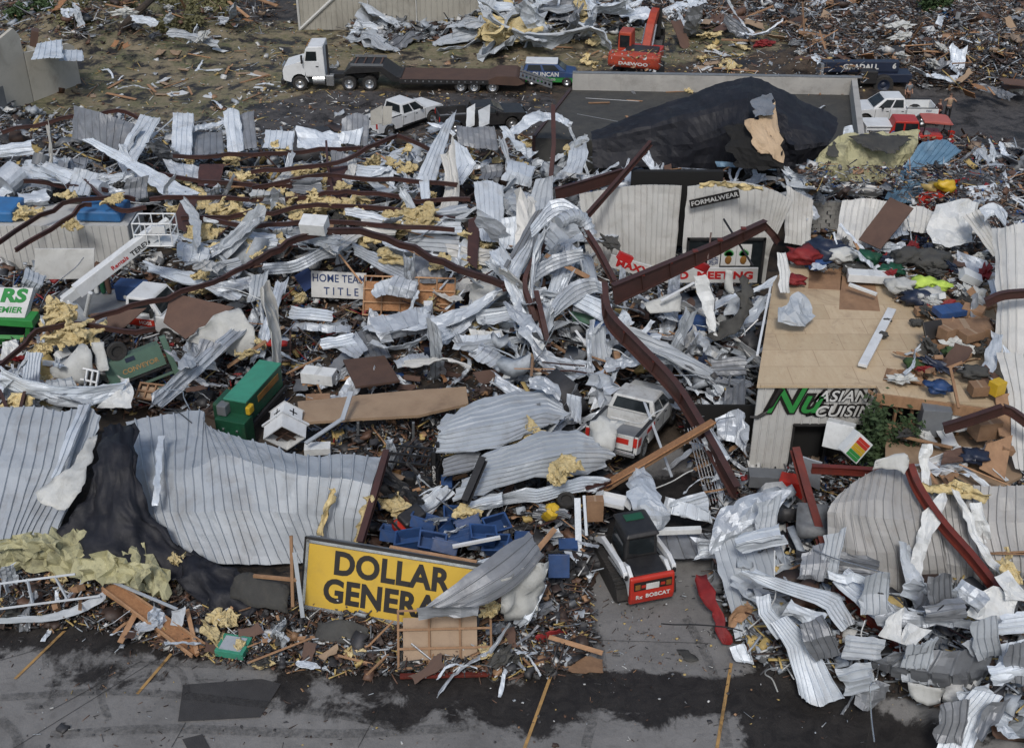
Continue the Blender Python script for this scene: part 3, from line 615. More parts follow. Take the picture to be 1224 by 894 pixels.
# white / navy office sign
t1 = thing('office_sign', 'tilted white office sign with navy HOME TEAM TITLE lettering', 'sign', P(400, 360)); LO1 = t1.location
o, M1, w1, h1 = board(t1, P(370, 324, 1.9), P(436, 327, 1.9), P(374, 355, .7), 'panel', 'sign_white')
text('HOME TEAM', .52, M1 @ Matrix.Translation((.02, .3, .012)), 'sign_navy', t1, ext=.006, bold=.01, sx=.88)
text('T I T L E', .52, M1 @ Matrix.Translation((.12, -.32, .012)), 'sign_navy', t1, ext=.006, bold=.01, sx=.9)
mb = MB(); mb.T = M1; mb.box((-w1 / 2 - .25, .2, -.06), (.8, .9, .1), (0, 0, .6)); mb.build('emblem', 'sign_navy', t1)
# ---------------------------------------------------------------- vehicles
def wheel(par, c, r, w, rim='chrome', name='wheel', hub=.55, side=1):
    t = MB().lathe([(r * .62, -w / 2), (r * .93, -w / 2), (r, -w * .36), (r, w * .36), (r * .93, w / 2), (r * .62, w / 2)], c, caps=False); o = t.build(name, 'rubber', par, smooth=False, bevel=0, loc=None if par is None else (0, 0, 0))
    MB().lathe([(r * hub, -w * .47), (r * .62, -w * .5), (r * .62, w * .5), (r * hub, w * .47), (r * hub * .55, w * .25), (r * .2, w * .36), (r * .08, w * .42)] if side > 0 else [(r * .08, -w * .42), (r * .2, -w * .36), (r * hub * .55, -w * .25), (r * hub, -w * .47), (r * .62, -w * .5), (r * .62, w * .5), (r * hub, w * .47)], c, n=16).build('rim', rim, o)
    return o
def arch(cx, r, z, n=7, a0=180, a1=0):
    return [(cx + r * math.cos(R(a0 + (a1 - a0) * i / n)), z + r * math.sin(R(a0 + (a1 - a0) * i / n))) for i in range(n + 1)]
def loft(mb, a, b_): return mb.hexa(a, b_)
def rect(x0, x1, hw, z): return [(x0, -hw, z), (x1, -hw, z), (x1, hw, z), (x0, hw, z)]
def cabin(t, m, x0, x1, X0, X1, hw, HW, z0, z1, crew=True):
    """greenhouse: bottom x0..x1 half width hw at z0, roof X0..X1 half width HW at z1, with its panes"""
    c = MB(); c.hexa(rect(x0, x1, hw, z0), rect(X0, X1, HW, z1)); cb = c.build('cab', m, t, bevel=.05)
    def on(side, s, h, e=.012):            # point on a flank / front / rear; s along, h up 0..1
        if side in ('L', 'R'):
            q = Vector((x0 + (x1 - x0) * s, hw, z0)).lerp(Vector((X0 + (X1 - X0) * s, HW, z1)), h) + Vector((0, e, 0)); return q if side == 'L' else Vector((q.x, -q.y, q.z))
        xb, xt, k = (x1, X1, 1) if side == 'F' else (x0, X0, -1)
        q = Vector((xb, 0, z0)).lerp(Vector((xt, 0, z1)), h); y = (hw + (HW - hw) * h) * (s * 2 - 1); return q + Vector((e * k, y, e * .5))
    def pane(side, s0, s1, h0, h1, nm):
        q = [on(side, s0, h0), on(side, s1, h0), on(side, s1, h1), on(side, s0, h1)]; n = (q[1] - q[0]).cross(q[3] - q[0]).normalized() * .02
        ctr = Vector((0, 0, (z0 + z1) / 2)); n = n if (q[0] - ctr).dot(n) > 0 else -n
        MB().hexa([v - n for v in q], [v + n * .3 for v in q]).build(nm, 'glass_dark', cb)
    pane('F', .08, .92, .1, .88, 'windshield'); pane('R', 0, 0, 0, 0, 'x') if 0 else None
    for s in 'LR':
        if crew: pane(s, .08, .44, .12, .85, 'side_window'); pane(s, .5, .88, .12, .85, 'side_window')
        else: pane(s, .12, .86, .12, .86, 'side_window')
    pane('B', .1, .9, .15, .85, 'rear_window')
    return cb
def pickup(name, label, m, loc, rz, bed=True, rim='chrome', crush=0, stripe=None, rot=None, word=None):
    t = thing(name, label, 'pickup truck', loc, rz, rot=rot); L2 = 2.9; hw = .98
    pr = [(L2, .5), (L2, .95), (L2 - .1, 1.12), (1.35, 1.2), (-.75, 1.2), (-.75, .45)] + arch(0, .01, .45, 1)[:0] + [(1.35, .42)] + arch(1.85, .5, .42, 7)[0:] + [(2.5, .42)]
    pr = [(-.75, .42), (-.75, 1.2), (1.3, 1.22), (L2 - .15, 1.12), (L2, .98), (L2, .48), (2.4, .44)] + arch(1.88, .5, .44, 7, 0, 180)[0:]
    MB().prism(pr, -hw, hw).build('body', m, t, bevel=.04)
    cabin(t, m, -.72, 1.45, -.6, .62, .93, .74, 1.2, 1.86 - crush)
    bp = [(-2.85, .55), (-2.85, 1.22), (-.78, 1.24), (-.78, .44)] + arch(-1.85, .5, .44, 7, 0, 180)
    for s in (-1, 1):
        MB().prism(bp, s * hw, s * (hw - .13)).build('bed_side', m, t, bevel=.02)
        MB().box((-1.8, s * (hw - .07), 1.25), (2.05, .13, .03)).build('bed_rail', 'black_metal', t)
        for x in (1.88, -1.85): wheel(t, (x, s * (hw - .12), .4), .4, .26, rim, side=s)
        MB().box((L2 - .02, s * .72, .93), (.08, .42, .2)).build('headlight', 'chrome', t, bevel=.02)
        MB().box((-2.86, s * .89, 1.0), (.06, .14, .34)).build('taillight', 'red_paint', t, bevel=.01)
        MB().box((.85, s * 1.08, 1.35), (.12, .2, .18)).build('mirror', 'black_metal', t, bevel=.03)
    MB().box((-1.8, 0, .72), (2.05, 1.68, .06)).build('bed_floor', 'grey_sheet' if m != 'white_paint' else 'white_plastic', t)
    MB().box((-.84, 0, 1.0), (.06, 1.68, .5)).build('bed_front', m, t)
    MB().box((-2.82, 0, .93), (.08, 1.62, .56)).build('tailgate', m, t, bevel=.02)
    MB().box((-2.95, 0, .56), (.16, 1.9, .16)).build('rear_bumper', 'chrome', t, bevel=.03)
    MB().box((L2 + .04, 0, .58), (.18, 1.95, .22)).build('front_bumper', 'chrome', t, bevel=.03)
    MB().box((L2 + .01, 0, .93), (.05, .95, .3)).build('grille', 'black_metal', t)
    for s in (-1, 1):
        for x in (1.28, .32, -.68): MB().box((x, s * (hw + .001), .84), (.018, .012, .68)).build('door_seam', 'black_metal', t)
        for x in (.5, -.5): MB().box((x, s * (hw + .01), 1.06), (.16, .03, .04)).build('door_handle', 'black_metal', t)
        MB().box((.3, s * (hw + .005), .5), (2.1, .03, .1)).build('side_step', 'black_metal', t)
    MB().box((0, 0, .5), (5.2, 1.2, .2)).build('chassis', 'black_metal', t)
    if stripe:
        for s in (-1, 1):
            MB().box((-1.3, s * (hw + .004), 1.05), (.9, .012, .16)).build('side_stripe', stripe, t)
            MB().box((-2.6, s * (hw + .004), .95), (.35, .012, .3)).build('side_stripe', stripe, t)
        MB().box((-2.866, -.35, .98), (.012, .6, .2)).build('tailgate_badge', stripe, t)
    if word: text(word, .2, frame4((-2.2, hw + .01, 1.08), (-1, 0, 0), (0, 0, 1)), 'sign_navy', t, ext=.003)
    return t
# white pickup behind the fallen roof, dark pickup beside it, white crew cab at right, buried one in the centre
a, b_ = P(463, 163), P(512, 146); rz = math.atan2(b_.y - a.y, b_.x - a.x)
pickup('pickup_truck', 'white pickup truck parked behind the fallen roof, bed toward the camera', 'white_paint', P(480, 152), rz)
pickup('pickup_truck', 'black pickup truck crushed among upright white boards behind the wreckage', 'black_metal', P(575, 152), R(12), crush=.25)
pickup('pickup_truck', 'clean white crew cab pickup parked beside the parapet at the right', 'white_paint', P(1062, 146), R(180), word='FX4')
g = pickup('pickup_truck', 'battered white pickup with red stripes buried nose first in the central debris', 'dirty_white', P(757, 520, .75), R(66), crush=.1, stripe='red_paint', rot=(0, R(11), R(66)))
g.scale = (1.05,) * 3
# semi tractor
t = thing('semi_tractor', 'white day cab semi tractor hitched to a lowboy trailer', 'truck', P(403, 103), R(180)); 
X0 = 0
def lx(px): return -(P(px, 103).x - t.location.x)
fw, r1, r2 = lx(362), lx(420), lx(444)
MB().box(((lx(350) + r2) / 2, 0, .85), (lx(350) - r2 + 1.2, .9, .28)).build('chassis', 'black_metal', t)
hd = [(lx(343), .75), (lx(343), 1.45), (lx(345), 1.72), (lx(352), 1.85), (lx(369), 2.12), (lx(369), .95), (fw - .62, .6)] + arch(fw, .6, .6, 7, 180, 0)
MB().prism(hd, -1.02, 1.02).build('hood', 'white_paint', t, bevel=.09)
cbp = [(lx(370), 1.0), (lx(367.5), 2.05), (lx(371.5), 2.95), (lx(375), 3.12), (lx(392), 3.15), (lx(393), 1.0)]
cb = MB().prism(cbp, -1.1, 1.1).build('cab', 'white_paint', t, bevel=.06)
for s in (-1, 1):
    MB().prism([(lx(370.5), 2.15), (lx(372.6), 2.8), (lx(384), 2.8), (lx(384), 2.15)], s * 1.08, s * 1.125).build('side_window', 'glass_dark', cb)
    d = MB().prism([(lx(370.5), 1.1), (lx(369.5), 2.1), (lx(386), 2.1), (lx(386), 1.1)], s * 1.09, s * 1.115).build('door', 'white_paint', cb, bevel=.01)
    MB().box((lx(384), s * 1.13, 1.75), (.18, .03, .06)).build('handle', 'black_metal', d)
    MB().box((lx(367), s * 1.3, 2.3), (.12, .22, .55)).build('mirror', 'black_metal', t)
    MB().tube([(lx(378), s * .95, .75), (lx(392), s * .95, .75)], .34, 14).build('fuel_tank', 'chrome', t)
    MB().box((lx(398), s * .95, .75), (.55, .5, .75)).build('step_box', 'chrome', t, bevel=.03)
    wheel(t, (fw, s * .98, .52), .52, .3, side=s)
    for x in (r1, r2): wheel(t, (x, s * .88, .52), .52, .55, side=s)
    MB().box((lx(342.5), s * .8, 1.2), (.06, .3, .22)).build('headlight', 'chrome', t)
MB().prism([(lx(368.4), 2.2), (lx(371.9), 2.85), (lx(371.6), 2.87), (lx(367.8), 2.2)], -.95, .95).build('windshield', 'glass_dark', cb)
MB().box((lx(342), 0, .62), (.25, 2.2, .4)).build('bumper', 'black_metal', t, bevel=.05)
MB().box((lx(341.8), 0, 1.3), (.06, 1.1, .7)).build('grille', 'chrome', t)
for y_ in (-.7, -.25, .25, .7): MB().box((lx(373), y_, 3.12), (.1, .14, .07)).build('marker_light', 'brass_rust', cb)
MB().tube([(lx(396), .8, 1), (lx(396), .8, 3.2)], .08, 10).build('exhaust', 'black_metal', t)
MB().box((r1 - .6, 0, 1.12), (1.6, .9, .14)).build('fifth_wheel', 'black_metal', t)
# lowboy
a, b_ = P(428, 103), P(628, 106); rz = math.atan2(b_.y - a.y, b_.x - a.x)
t = thing('lowboy_trailer', 'long low black trailer with rusty deck hitched behind the white tractor', 'trailer', a, rz)
Lt = (b_ - a).length
MB().prism([(-.8, 1.25), (-.2, 1.75), (2.0, 1.75), (3.0, 1.05), (3.3, 1.05), (3.3, .7), (2.6, .72), (1.8, 1.4), (-.6, 1.2)], -1.15, 1.15).build('gooseneck', 'black_metal', t, bevel=.02)
[MB().box((.9, y_, 1.86), (2.3, .1, .14)).build('gooseneck_rail', 'grey_paint', t) for y_ in (-1.05, 1.05)]; [MB().box((x_, 0, 1.79), (.1, 1.9, .06)).build('cross_member', 'brown_board', t) for x_ in (0, .6, 1.2, 1.8)]
MB().prism([(3.2, .62), (3.2, .98), (9.4, .98), (10.0, 1.25), (Lt - .6, 1.25), (Lt, .75), (Lt - .5, .6), (9.5, .68)], -1.3, 1.3).build('deck', 'brown_board', t)
MB().box((6.3, 1.32, .82), (6.3, .05, .3)).build('side_rail', 'black_metal', t); MB().box((6.3, -1.32, .82), (6.3, .05, .3)).build('side_rail', 'black_metal', t)
for i in range(14): MB().box((3.6 + i * .42, -1.36, .84), (.09, .04, .1)).build('stake_pocket', 'grey_paint', t)
for px in (552, 568, 590):
    x = (P(px, 110) - a).x
    for s in (-1, 1): wheel(t, (x, s * .98, .45), .45, .5, side=s)
for s in (-1, 1):
    rm = MB()
    for i in range(9): rm.box((i * .28, 0, 0), (.12, .9, .07))
    rm.box((1.12, .45, 0), (2.4, .07, .12)); rm.box((1.12, -.45, 0), (2.4, .07, .12)); o = rm.build('ramp', 'grey_paint', t, loc=(Lt - .3, s * .75, 1.2)); o.rotation_euler = (0, R(18), 0)
# wrapped van
t = thing('compact_van', 'small van wrapped in blue over green behind the trailer ramps', 'van', P(657, 99), R(-4)); 
pr = [(-1.9, .3), (-1.95, .95)] + [(1.0, .98), (1.85, .88), (2.0, .6), (2.0, .3), (1.65, .3)] + arch(1.25, .38, .3, 7, 0, 180) + arch(-1.25, .38, .3, 7, 0, 180)
pr = [(-1.65, .3), (-1.9, .3), (-1.95, .62), (2.0, .62), (2.0, .3), (1.65, .3)] + arch(1.25, .36, .3, 7, 0, 180) + arch(-1.25, .36, .3, 7, 0, 180)
MB().prism(pr, -.88, .88).build('lower_body', 'leaf_green', t, bevel=.02)
MB().prism([(-1.95, .622), (-1.9, 1.05), (1.0, 1.05), (1.85, .92), (2.0, .622)], -.88, .88).build('upper_body', 'blue_paint', t, bevel=.03)
cabin(t, 'blue_paint', -1.88, 1.2, -1.65, .5, .85, .72, 1.05, 1.58); MB().box((-.58, 0, 1.6), (2.3, 1.45, .07)).build('roof', 'white_paint', t, bevel=.03)
for s in (-1, 1):
    for x in (-1.25, 1.25): wheel(t, (x, s * .8, .33), .33, .22, side=s)
MB().box((-1.94, -.7, .85), (.05, .2, .3)).build('taillight', 'red_paint', t)
text('DUNCAN', .42, frame4((-.25, -.90, .86), (1, 0, 0), (0, 0, 1)), 'sign_white', t, ext=.004, bold=.03)
text('DESIGN CO', .2, frame4((-.1, -.90, .5), (1, 0, 0), (0, 0, 1)), 'sign_white', t, ext=.004)
# excavator seen from behind
t = thing('excavator', 'orange-red tracked excavator seen from behind with its boom raised', 'excavator', P(762, 93), R(74))
for s in (-1, 1):
    tr = MB(); n = 24; pr = []
    for i in range(n):
        a = 2 * math.pi * i / n; pr.append((1.75 * max(-1, min(1, 1.35 * math.cos(a))) + .0, .48 + .45 * max(-1, min(1, 1.3 * math.sin(a)))))
    tr.prism(pr, s * 1.0, s * 1.65); tr.build('track', 'rubber', t, bevel=.03)
MB().box((0, 0, .95), (2.2, 1.8, .4)).build('undercarriage', 'black_metal', t)
MB().prism([(-2.0, 1.25), (-2.15, 1.5), (-2.1, 2.2), (-1.7, 2.3), (-1.2, 2.3), (-1.2, 1.25)], -1.85, 1.85).build('counterweight', 'orange_red', t, bevel=.12)
MB().box((.2, 0, 1.65), (2.8, 3.1, .75)).build('upper_body', 'bright_red', t, bevel=.05)
MB().box((-.5, -.3, 2.15), (1.7, 2.3, .3)).build('engine_cover', 'black_metal', t, bevel=.05)
cb = MB().box((.6, 1.05, 2.55), (1.5, 1.0, 1.4), taper=.93).build('cab', 'orange_red', t, bevel=.08)
MB().box((-.16, 1.05, 2.6), (.05, .7, .85)).build('rear_window', 'glass_dark', cb); MB().box((.6, 1.57, 2.65), (1.1, .04, .9)).build('side_window', 'glass_dark', cb); MB().box((1.35, 1.05, 2.6), (.05, .75, 1)).build('windshield', 'glass_dark', cb)
bmj = [(.7, 1.9), (1.2, 2.4), (2.2, 3.3), (3.4, 3.9), (4.3, 4.0), (4.4, 3.6), (3.6, 3.3), (2.7, 2.7), (1.7, 1.6)]
MB().prism(bmj, -.62, -.05).build('boom', 'orange_red', t, bevel=.04)
MB().prism([(4.2, 4.15), (4.8, 3.9), (4.9, 2.2), (4.7, 1.7), (4.4, 1.8), (4.3, 3.2)], -.75, -.3).build('stick', 'black_metal', t, bevel=.03)
MB().tube([(1.3, -.7, 1.9), (2.6, -.7, 3.2)], .09, 8).build('hydraulic_cylinder', 'chrome', t); MB().tube([(1.3, .03, 1.9), (2.6, .03, 3.2)], .09, 8).build('hydraulic_cylinder', 'chrome', t)
MB().prism([(4.6, 2.4), (5.5, 2.2), (5.7, 1.4), (5.2, .9), (4.5, 1.1), (4.7, 1.5), (5.1, 1.7)], -.95, .1).build('bucket', 'black_metal', t, bevel=.03)
text('DAEWOO', .3, frame4((-2.14, 0, 1.62), (0, -1, 0), (0, 0, 1)), 'sign_white', t, ext=.01, bold=.04, sx=1.5)
# skid steer
a, b_ = P(752, 712), P(708, 652); rz = math.atan2(b_.y - a.y, b_.x - a.x) - R(7)
t = thing('skid_steer', 'red and white tracked skid steer loader seen from behind on the driveway', 'skid steer loader', P(757, 690), rz); t.scale = (.96, 1.08, 1.06)
for s in (-1, 1):
    tr = MB(); tr.prism([(-1.35, .25), (-1.2, .08), (-.9, 0), (.9, 0), (1.25, .1), (1.4, .35), (1.25, .62), (.9, .72), (.2, .78), (-.7, .78), (-1.15, .62)], s * .58, s * .98); tk = tr.build('track', 'rubber', t, bevel=.03)
    lg = MB()
    for i in range(16): x = -1.2 + i * .16; lg.box((x, s * .78, .76 if -.8 < x < .4 else .7), (.06, .4, .07))
    lg.build('track_lugs', 'rubber', tk)
    MB().prism([(-1.45, .45), (-1.5, 1.3), (-1.1, 1.45), (-.6, 1.25), (-.5, .8), (-1.2, .78)], s * .55, s * .68).build('rear_post', 'white_paint', t, bevel=.03)
    arm = MB().prism([(-1.45, 1.25), (-1.4, 1.42), (-.9, 1.5), (.9, 1.25), (1.6, .75), (1.75, .3), (1.55, .3), (1.3, .75), (.7, 1.05), (-1.0, 1.28)], s * .72, s * .86); arm.build('lift_arm', 'white_paint', t, bevel=.025)
    MB().tube([(-1.2, s * .8, 1.15), (.2, s * .8, .9)], .05, 8).build('hydraulic_cylinder', 'chrome', t)
    MB().box((-1.42, s * .78, 1.25), (.16, .1, .16)).build('pivot', 'black_metal', t, bevel=.02)
MB().box((-.3, 0, .62), (2.2, 1.15, .75)).build('body', 'white_paint', t, bevel=.04)
dr = MB().prism([(-1.72, .35), (-1.78, .6), (-1.7, 1.32), (-1.55, 1.36), (-1.55, .3)], -.72, .72).build('rear_door', 'bright_red', t, bevel=.05)
MB().box((-1.745, 0, 1.06), (.06, 1.22, .3)).build('grille', 'sign_black', dr); MB().box((-1.785, .02, 1.04), (.02, .42, .22)).build('number_plate', 'sign_white', dr)
for s in (-1, 1): MB().box((-1.78, s * .5, 1.06), (.03, .16, .18)).build('taillight', 'brass_rust', dr); MB().box((-1.782, s * .31, 1.06), (.02, .14, .1)).build('reflector', 'bright_red', dr)
Mw = frame4((-1.795, 0, .66), (0, -1, 0), (0.06, 0, 1)); text('BOBCAT', .2, Mw @ Matrix.Translation((.16, .02, .01)), 'sign_white', dr, ext=.004, bold=.03); text('Rx', .2, Mw @ Matrix.Translation((-.45, .0, .01)), 'sign_white', dr, ext=.004, bold=.02)
MB().box((-1.1, 0, 1.3), (.92, 1.05, .14)).build('engine_cover', 'black_metal', t, bevel=.03)
cb = MB(); cb.hexa(rect(-.6, .85, .56, 1.0), rect(-.5, .65, .5, 2.12)); cb = cb.build('cab', 'grey_paint', t, bevel=.06); cb.data.materials[0] = MT['black_metal']
rf = MB(); rf.hexa(rect(-.66, .85, .56, 2.12), rect(-.56, .7, .48, 2.24)); rf.build('cab_roof', 'black_metal', cb, bevel=.05); MB().box((.35, 0, 2.25), (.35, .6, .03)).build('skylight', 'green_paint', cb)
MB().hexa([(-.57, -.42, 1.4), (-.56, .42, 1.4), (-.5, .42, 1.4), (-.5, -.42, 1.4)], [(-.535, -.4, 2.0), (-.535, .4, 2.0), (-.47, .4, 2.0), (-.47, -.4, 2.0)]).build('rear_window', 'glass_dark', cb)
for s in (-1, 1): MB().box((.1, s * .55, 1.5), (.95, .03, .6)).build('side_window', 'glass_dark', cb)
MB().prism([(1.55, .1), (1.6, .7), (2.1, .1), (2.2, .02), (1.5, .02)], -.95, .95).build('bucket', 'black_metal', t, bevel=.02)
# boom lift
t = thing('boom_lift', 'white telescopic boom lift with railed work basket over the wrecked truck', 'boom lift', P(90, 400)); LO = t.location
q0, q1 = P(87, 352, 2.6), P(192, 272, 4.6); u = q1 - q0
def along(name, m, s0, s1, w, h, off=(0, 0, 0), bev=.03):
    mb = MB(); Mx = frame4(q0 - LO, u, (0, 0, 1)); mb.T = Mx; mb.box(((s0 + s1) / 2 + off[0], off[1], off[2]), (s1 - s0, h, w)); return mb.build(name, m, t, bevel=bev)
Lb = u.length; bm1 = along('boom', 'white_paint', .2, Lb - .2, .42, .62); along('inner_boom', 'white_plastic', Lb - .3, Lb + .5, .3, .4); along('boom_root', 'white_plastic', -.5, .4, .34, .45, bev=.02)
text('TEREX', .34, frame4(q0 - LO, u, (0, 0, 1)) @ Matrix.Translation((Lb * .73, -.08, .222)), 'sign_black', bm1, ext=.004); text('Rentals', .3, frame4(q0 - LO, u, (0, 0, 1)) @ Matrix.Translation((Lb * .5, -.06, .222)), 'sign_red', bm1, ext=.004)
c1 = P(80, 358, 2.4) - LO; c2 = P(100, 395, .9) - LO
MB().hexa([c2 + Vector(v) for v in ((-.55, -.3, 0), (.5, -.3, 0), (.5, .3, 0), (-.55, .3, 0))], [c1 + Vector(v) for v in ((-.25, -.25, .1), (.15, -.25, .1), (.15, .25, .1), (-.25, .25, .1))]).build('turret', 'white_plastic', t, bevel=.05)
MB().tube([P(100, 388, 1.0) - LO, P(108, 350, 2.9) - LO], .1, 8).build('hydraulic_cylinder', 'white_plastic', t); MB().box(P(93, 400, .5) - LO, (1.9, 1.8, .9)).build('chassis', 'white_plastic', t, bevel=.08)
MB().tube([P(77, 350, 2.4) - LO, P(88, 392, 1.1) - LO], .12, 8).build('turret_arm', 'grey_paint', t)
bc = P(188, 288, 4.0) - LO; bk = MB(); w_, d_, h_ = .85, .55, 1.1
for z in (0, .55, h_):
    cs = [Vector((sx * w_, sy * d_, z)) for sx, sy in ((-1, -1), (1, -1), (1, 1), (-1, 1))]
    for i in range(4): bk.tube([bc + cs[i], bc + cs[(i + 1) % 4]], .035, 6)
for x in (-1, -.33, .33, 1):
    for y in (-1, 1): bk.tube([bc + Vector((x * w_, y * d_, 0)), bc + Vector((x * w_, y * d_, h_))], .03, 6)
bk.box(bc, (w_ * 2, d_ * 2, .05)); bk.build('basket', 'white_paint', t); MB().box(bc + Vector((.3, -.5, .8)), (.6, .15, .35)).build('control_box', 'white_paint', t)
MB().box(bc + Vector((-.5, -.3, .1)), (.5, .4, .5), (.4, .2, .3)).build('rotator', 'black_metal', t, bevel=.08)
# flatbed truck under it
t = thing('service_truck', 'white flatbed service truck with red door graphic under the boom lift', 'truck', P(165, 392), R(-14))
MB().box((-2.1, 0, .95), (4.2, 2.2, .16)).build('flatbed', 'grey_paint', t); MB().box((-2.1, -1.13, .98), (4.2, .05, .17)).build('bed_edge', 'yellow_line', t)
MB().prism([(.05, .5), (.05, 1.35), (1.75, 1.35), (2.9, 1.2), (3.0, .5)], -.98, .98).build('body', 'white_paint', t, bevel=.07)
cabin(t, 'white_paint', .1, 1.9, .2, 1.4, .95, .8, 1.35, 2.1, crew=False)
MB().box((.9, -1.0, .95), (1.3, .03, .35)).build('door_graphic', 'bright_red', t); text('HOSS', .25, frame4((1.1, -1.02, .95), (1, 0, 0), (0, 0, 1)), 'sign_white', t, ext=.004)
for s in (-1, 1):
    for x in (-2.6, 2.1): wheel(t, (x, s * .85, .42), .42, .3, side=s)
    MB().box((1.6, s * 1.2, 1.6), (.1, .2, .4)).build('mirror', 'black_metal', t)
t = thing('welder_generator', 'blue welder generator box standing on the flatbed truck', 'generator', P(160, 357, 1.05), R(-10))
MB().box((0, 0, .45), (1.4, .75, .85)).build('housing', 'blue_paint', t, bevel=.06); MB().box((.9, 0, .42), (.4, .7, .75)).build('end_panel', 'black_metal', t, bevel=.06)
text('Miller', .17, frame4((.1, -.385, .25), (1, 0, 0), (0, 0, 1)), 'sign_white', t, ext=.003); MB().lathe([(.1, -.39), (.1, -.38)], (-.2, 0, .25), n=14).build('emblem', 'sign_white', t)
for i, x in enumerate((116, 124, 131)):
    o = MB().lathe([(.1, 0), (.12, .1), (.12, .85), (.05, 1.0), (.04, 1.1)], axis='Z', n=12).build('gas_cylinder', ['white_plastic', 'green_paint', 'brown_board'][i], loc=P(x, 350, 1.1)); tag(o, ['white gas cylinder behind the boom on the flatbed', 'green gas cylinder behind the boom on the flatbed', 'brown gas cylinder behind the boom on the flatbed'][i], 'gas cylinder')
# telehandler
t = thing('telehandler', 'dark blue telehandler with white letters on its boom beyond the parapet', 'telehandler', P(1040, 108), R(180))
MB().box((1.0, 0, 1.75), (5.4, .6, .75)).build('boom', 'navy', t, bevel=.05); MB().box((-1.0, 0, 1.05), (3.2, 1.4, .6)).build('chassis', 'navy', t, bevel=.05); MB().box((.6, .9, 1.3), (1.2, .8, .9)).build('cab', 'black_metal', t, bevel=.06)
text('GRADALL', .5, frame4((-.25, .31, 1.75), (-1, 0, 0), (0, 0, 1)), 'sign_white', t, ext=.005, bold=.04, sx=1.1, align='RIGHT'); text('6', .5, frame4((-1.35, .31, 1.8), (-1, 0, 0), (0, 0, 1)), 'sign_white', t, ext=.005, bold=.04)
for s in (-1, 1):
    for x in (-.55, 2.2): wheel(t, (x, s * .95, .7), .7, .45, 'navy', side=s)
MB().box((3.75, 0, 1.6), (.2, 1.3, .9)).build('carriage', 'grey_sheet', t)
# red utility vehicle
t = thing('utility_vehicle', 'red utility vehicle with salmon canopy in front of the white crew cab', 'utility vehicle', P(1090, 175), R(175))
MB().prism([(-1.6, .4), (-1.6, 1.0), (.2, 1.0), (1.4, .95), (1.6, .7), (1.6, .4)], -.75, .75).build('body', 'bright_red', t, bevel=.06)
cb = MB(); cb.hexa(rect(-.2, 1.7, .74, .95), rect(0, 1.4, .68, 1.85)); cb = cb.build('cab', 'red_paint', t, bevel=.05); MB().box((.4, .74, 1.42), (.75, .04, .62)).build('side_window', 'glass_dark', cb); MB().box((1.15, .74, 1.42), (.5, .04, .62)).build('side_window', 'glass_dark', cb)
cn = MB(); cn.prism([(-2.1, 1.75), (-1.9, 1.85), (-.9, 1.93), (-.3, 1.9), (-.3, 1.8), (-2.0, 1.7)], -.8, .8); o = cn.build('canopy', 'red_cloth', t, bevel=.03)
mat('salmon', (.42, .11, .085), (.34, .085, .07), 1, .6, 0, .1, rv=0); o.data.materials[0] = MT['salmon']
for s in (-1, 1):
    for x in (-1.95, -.4): MB().tube([(x, s * .7, .9), (x, s * .7, 1.8)], .035, 6).build('canopy_post', 'black_metal', t)
    for x in (-1.1, 1.1): wheel(t, (x, s * .68, .32), .32, .24, 'black_metal', side=s)
t = thing('utility_trailer', 'white slatted box trailer beside the parapet end, left of the red vehicle', 'trailer', P(1044, 172)); MB().box((0, 0, .9), (1.7, 1.6, 1.1)).build('box', 'white_paint', t, bevel=.03)
for i in range(5): MB().box((0, -.82, .5 + i * .22), (1.6, .04, .05)).build('slat', 'grey_sheet', t)
for s in (-1, 1): wheel(t, (0, s * .85, .3), .3, .2, side=s)
o = MB().lathe([(.17, 0), (.22, .4), (.23, .42), (.21, .42), (.16, .05)], axis='Z', n=16).build('bucket', 'bright_red', loc=P(1136, 165)); tag(o, 'red plastic bucket at the right end of the salmon canopy', 'bucket')
# forklift
t = thing('forklift', 'black forklift with tall mast buried behind the blue crates', 'forklift', P(500, 600), R(-10)); 
for s in (-1, 1):
    MB().box((.75, s * .3, 1.35), (.12, .1, 2.5)).build('mast_rail', 'black_metal', t); MB().box((.68, s * .2, 1.3), (.08, .08, 2.2)).build('inner_mast_rail', 'black_metal', t); MB().box((1.35, s * .25, .45), (1.0, .12, .05)).build('fork', 'black_metal', t)
lb = MB()
for i in range(5): lb.box((.88, -.4 + i * .2, 1.35), (.04, .04, 1.1))
for z in (.85, 1.35, 1.88): lb.box((.8, 0, z), (.06, .85, .09))
lb.build('load_backrest', 'black_metal', t); MB().box((-.2, 0, .6), (1.6, 1.0, .6)).build('body', 'black_metal', t, bevel=.08); MB().box((-.95, 0, .75), (.5, 1.0, .75)).build('counterweight', 'brass_rust', t, bevel=.12)
gd = MB()
for i in range(7): gd.box((-.95 + i * .24, 0, 2.1), (.05, 1.05, .05))
for y in (-.52, 0, .52): gd.box((-.25, y, 2.13), (1.6, .06, .06))
for x in (-.95, .45):
    for s in (-1, 1): gd.tube([(x, s * .5, .8), (x, s * .5, 2.1)], .035, 6)
gd.build('overhead_guard', 'black_metal', t); MB().box((-.3, 0, 1.0), (.5, .5, .5)).build('seat', 'black_metal', t, bevel=.08)
for s in (-1, 1):
    for x in (-.8, .5): wheel(t, (x, s * .48, .3), .3, .2, 'brass_rust', side=s)
text('RAYMOND', .16, frame4((.75, -.36, 1.6), (0, 0, 1), (-1, 0, 0)), 'sign_white', t, ext=.003)
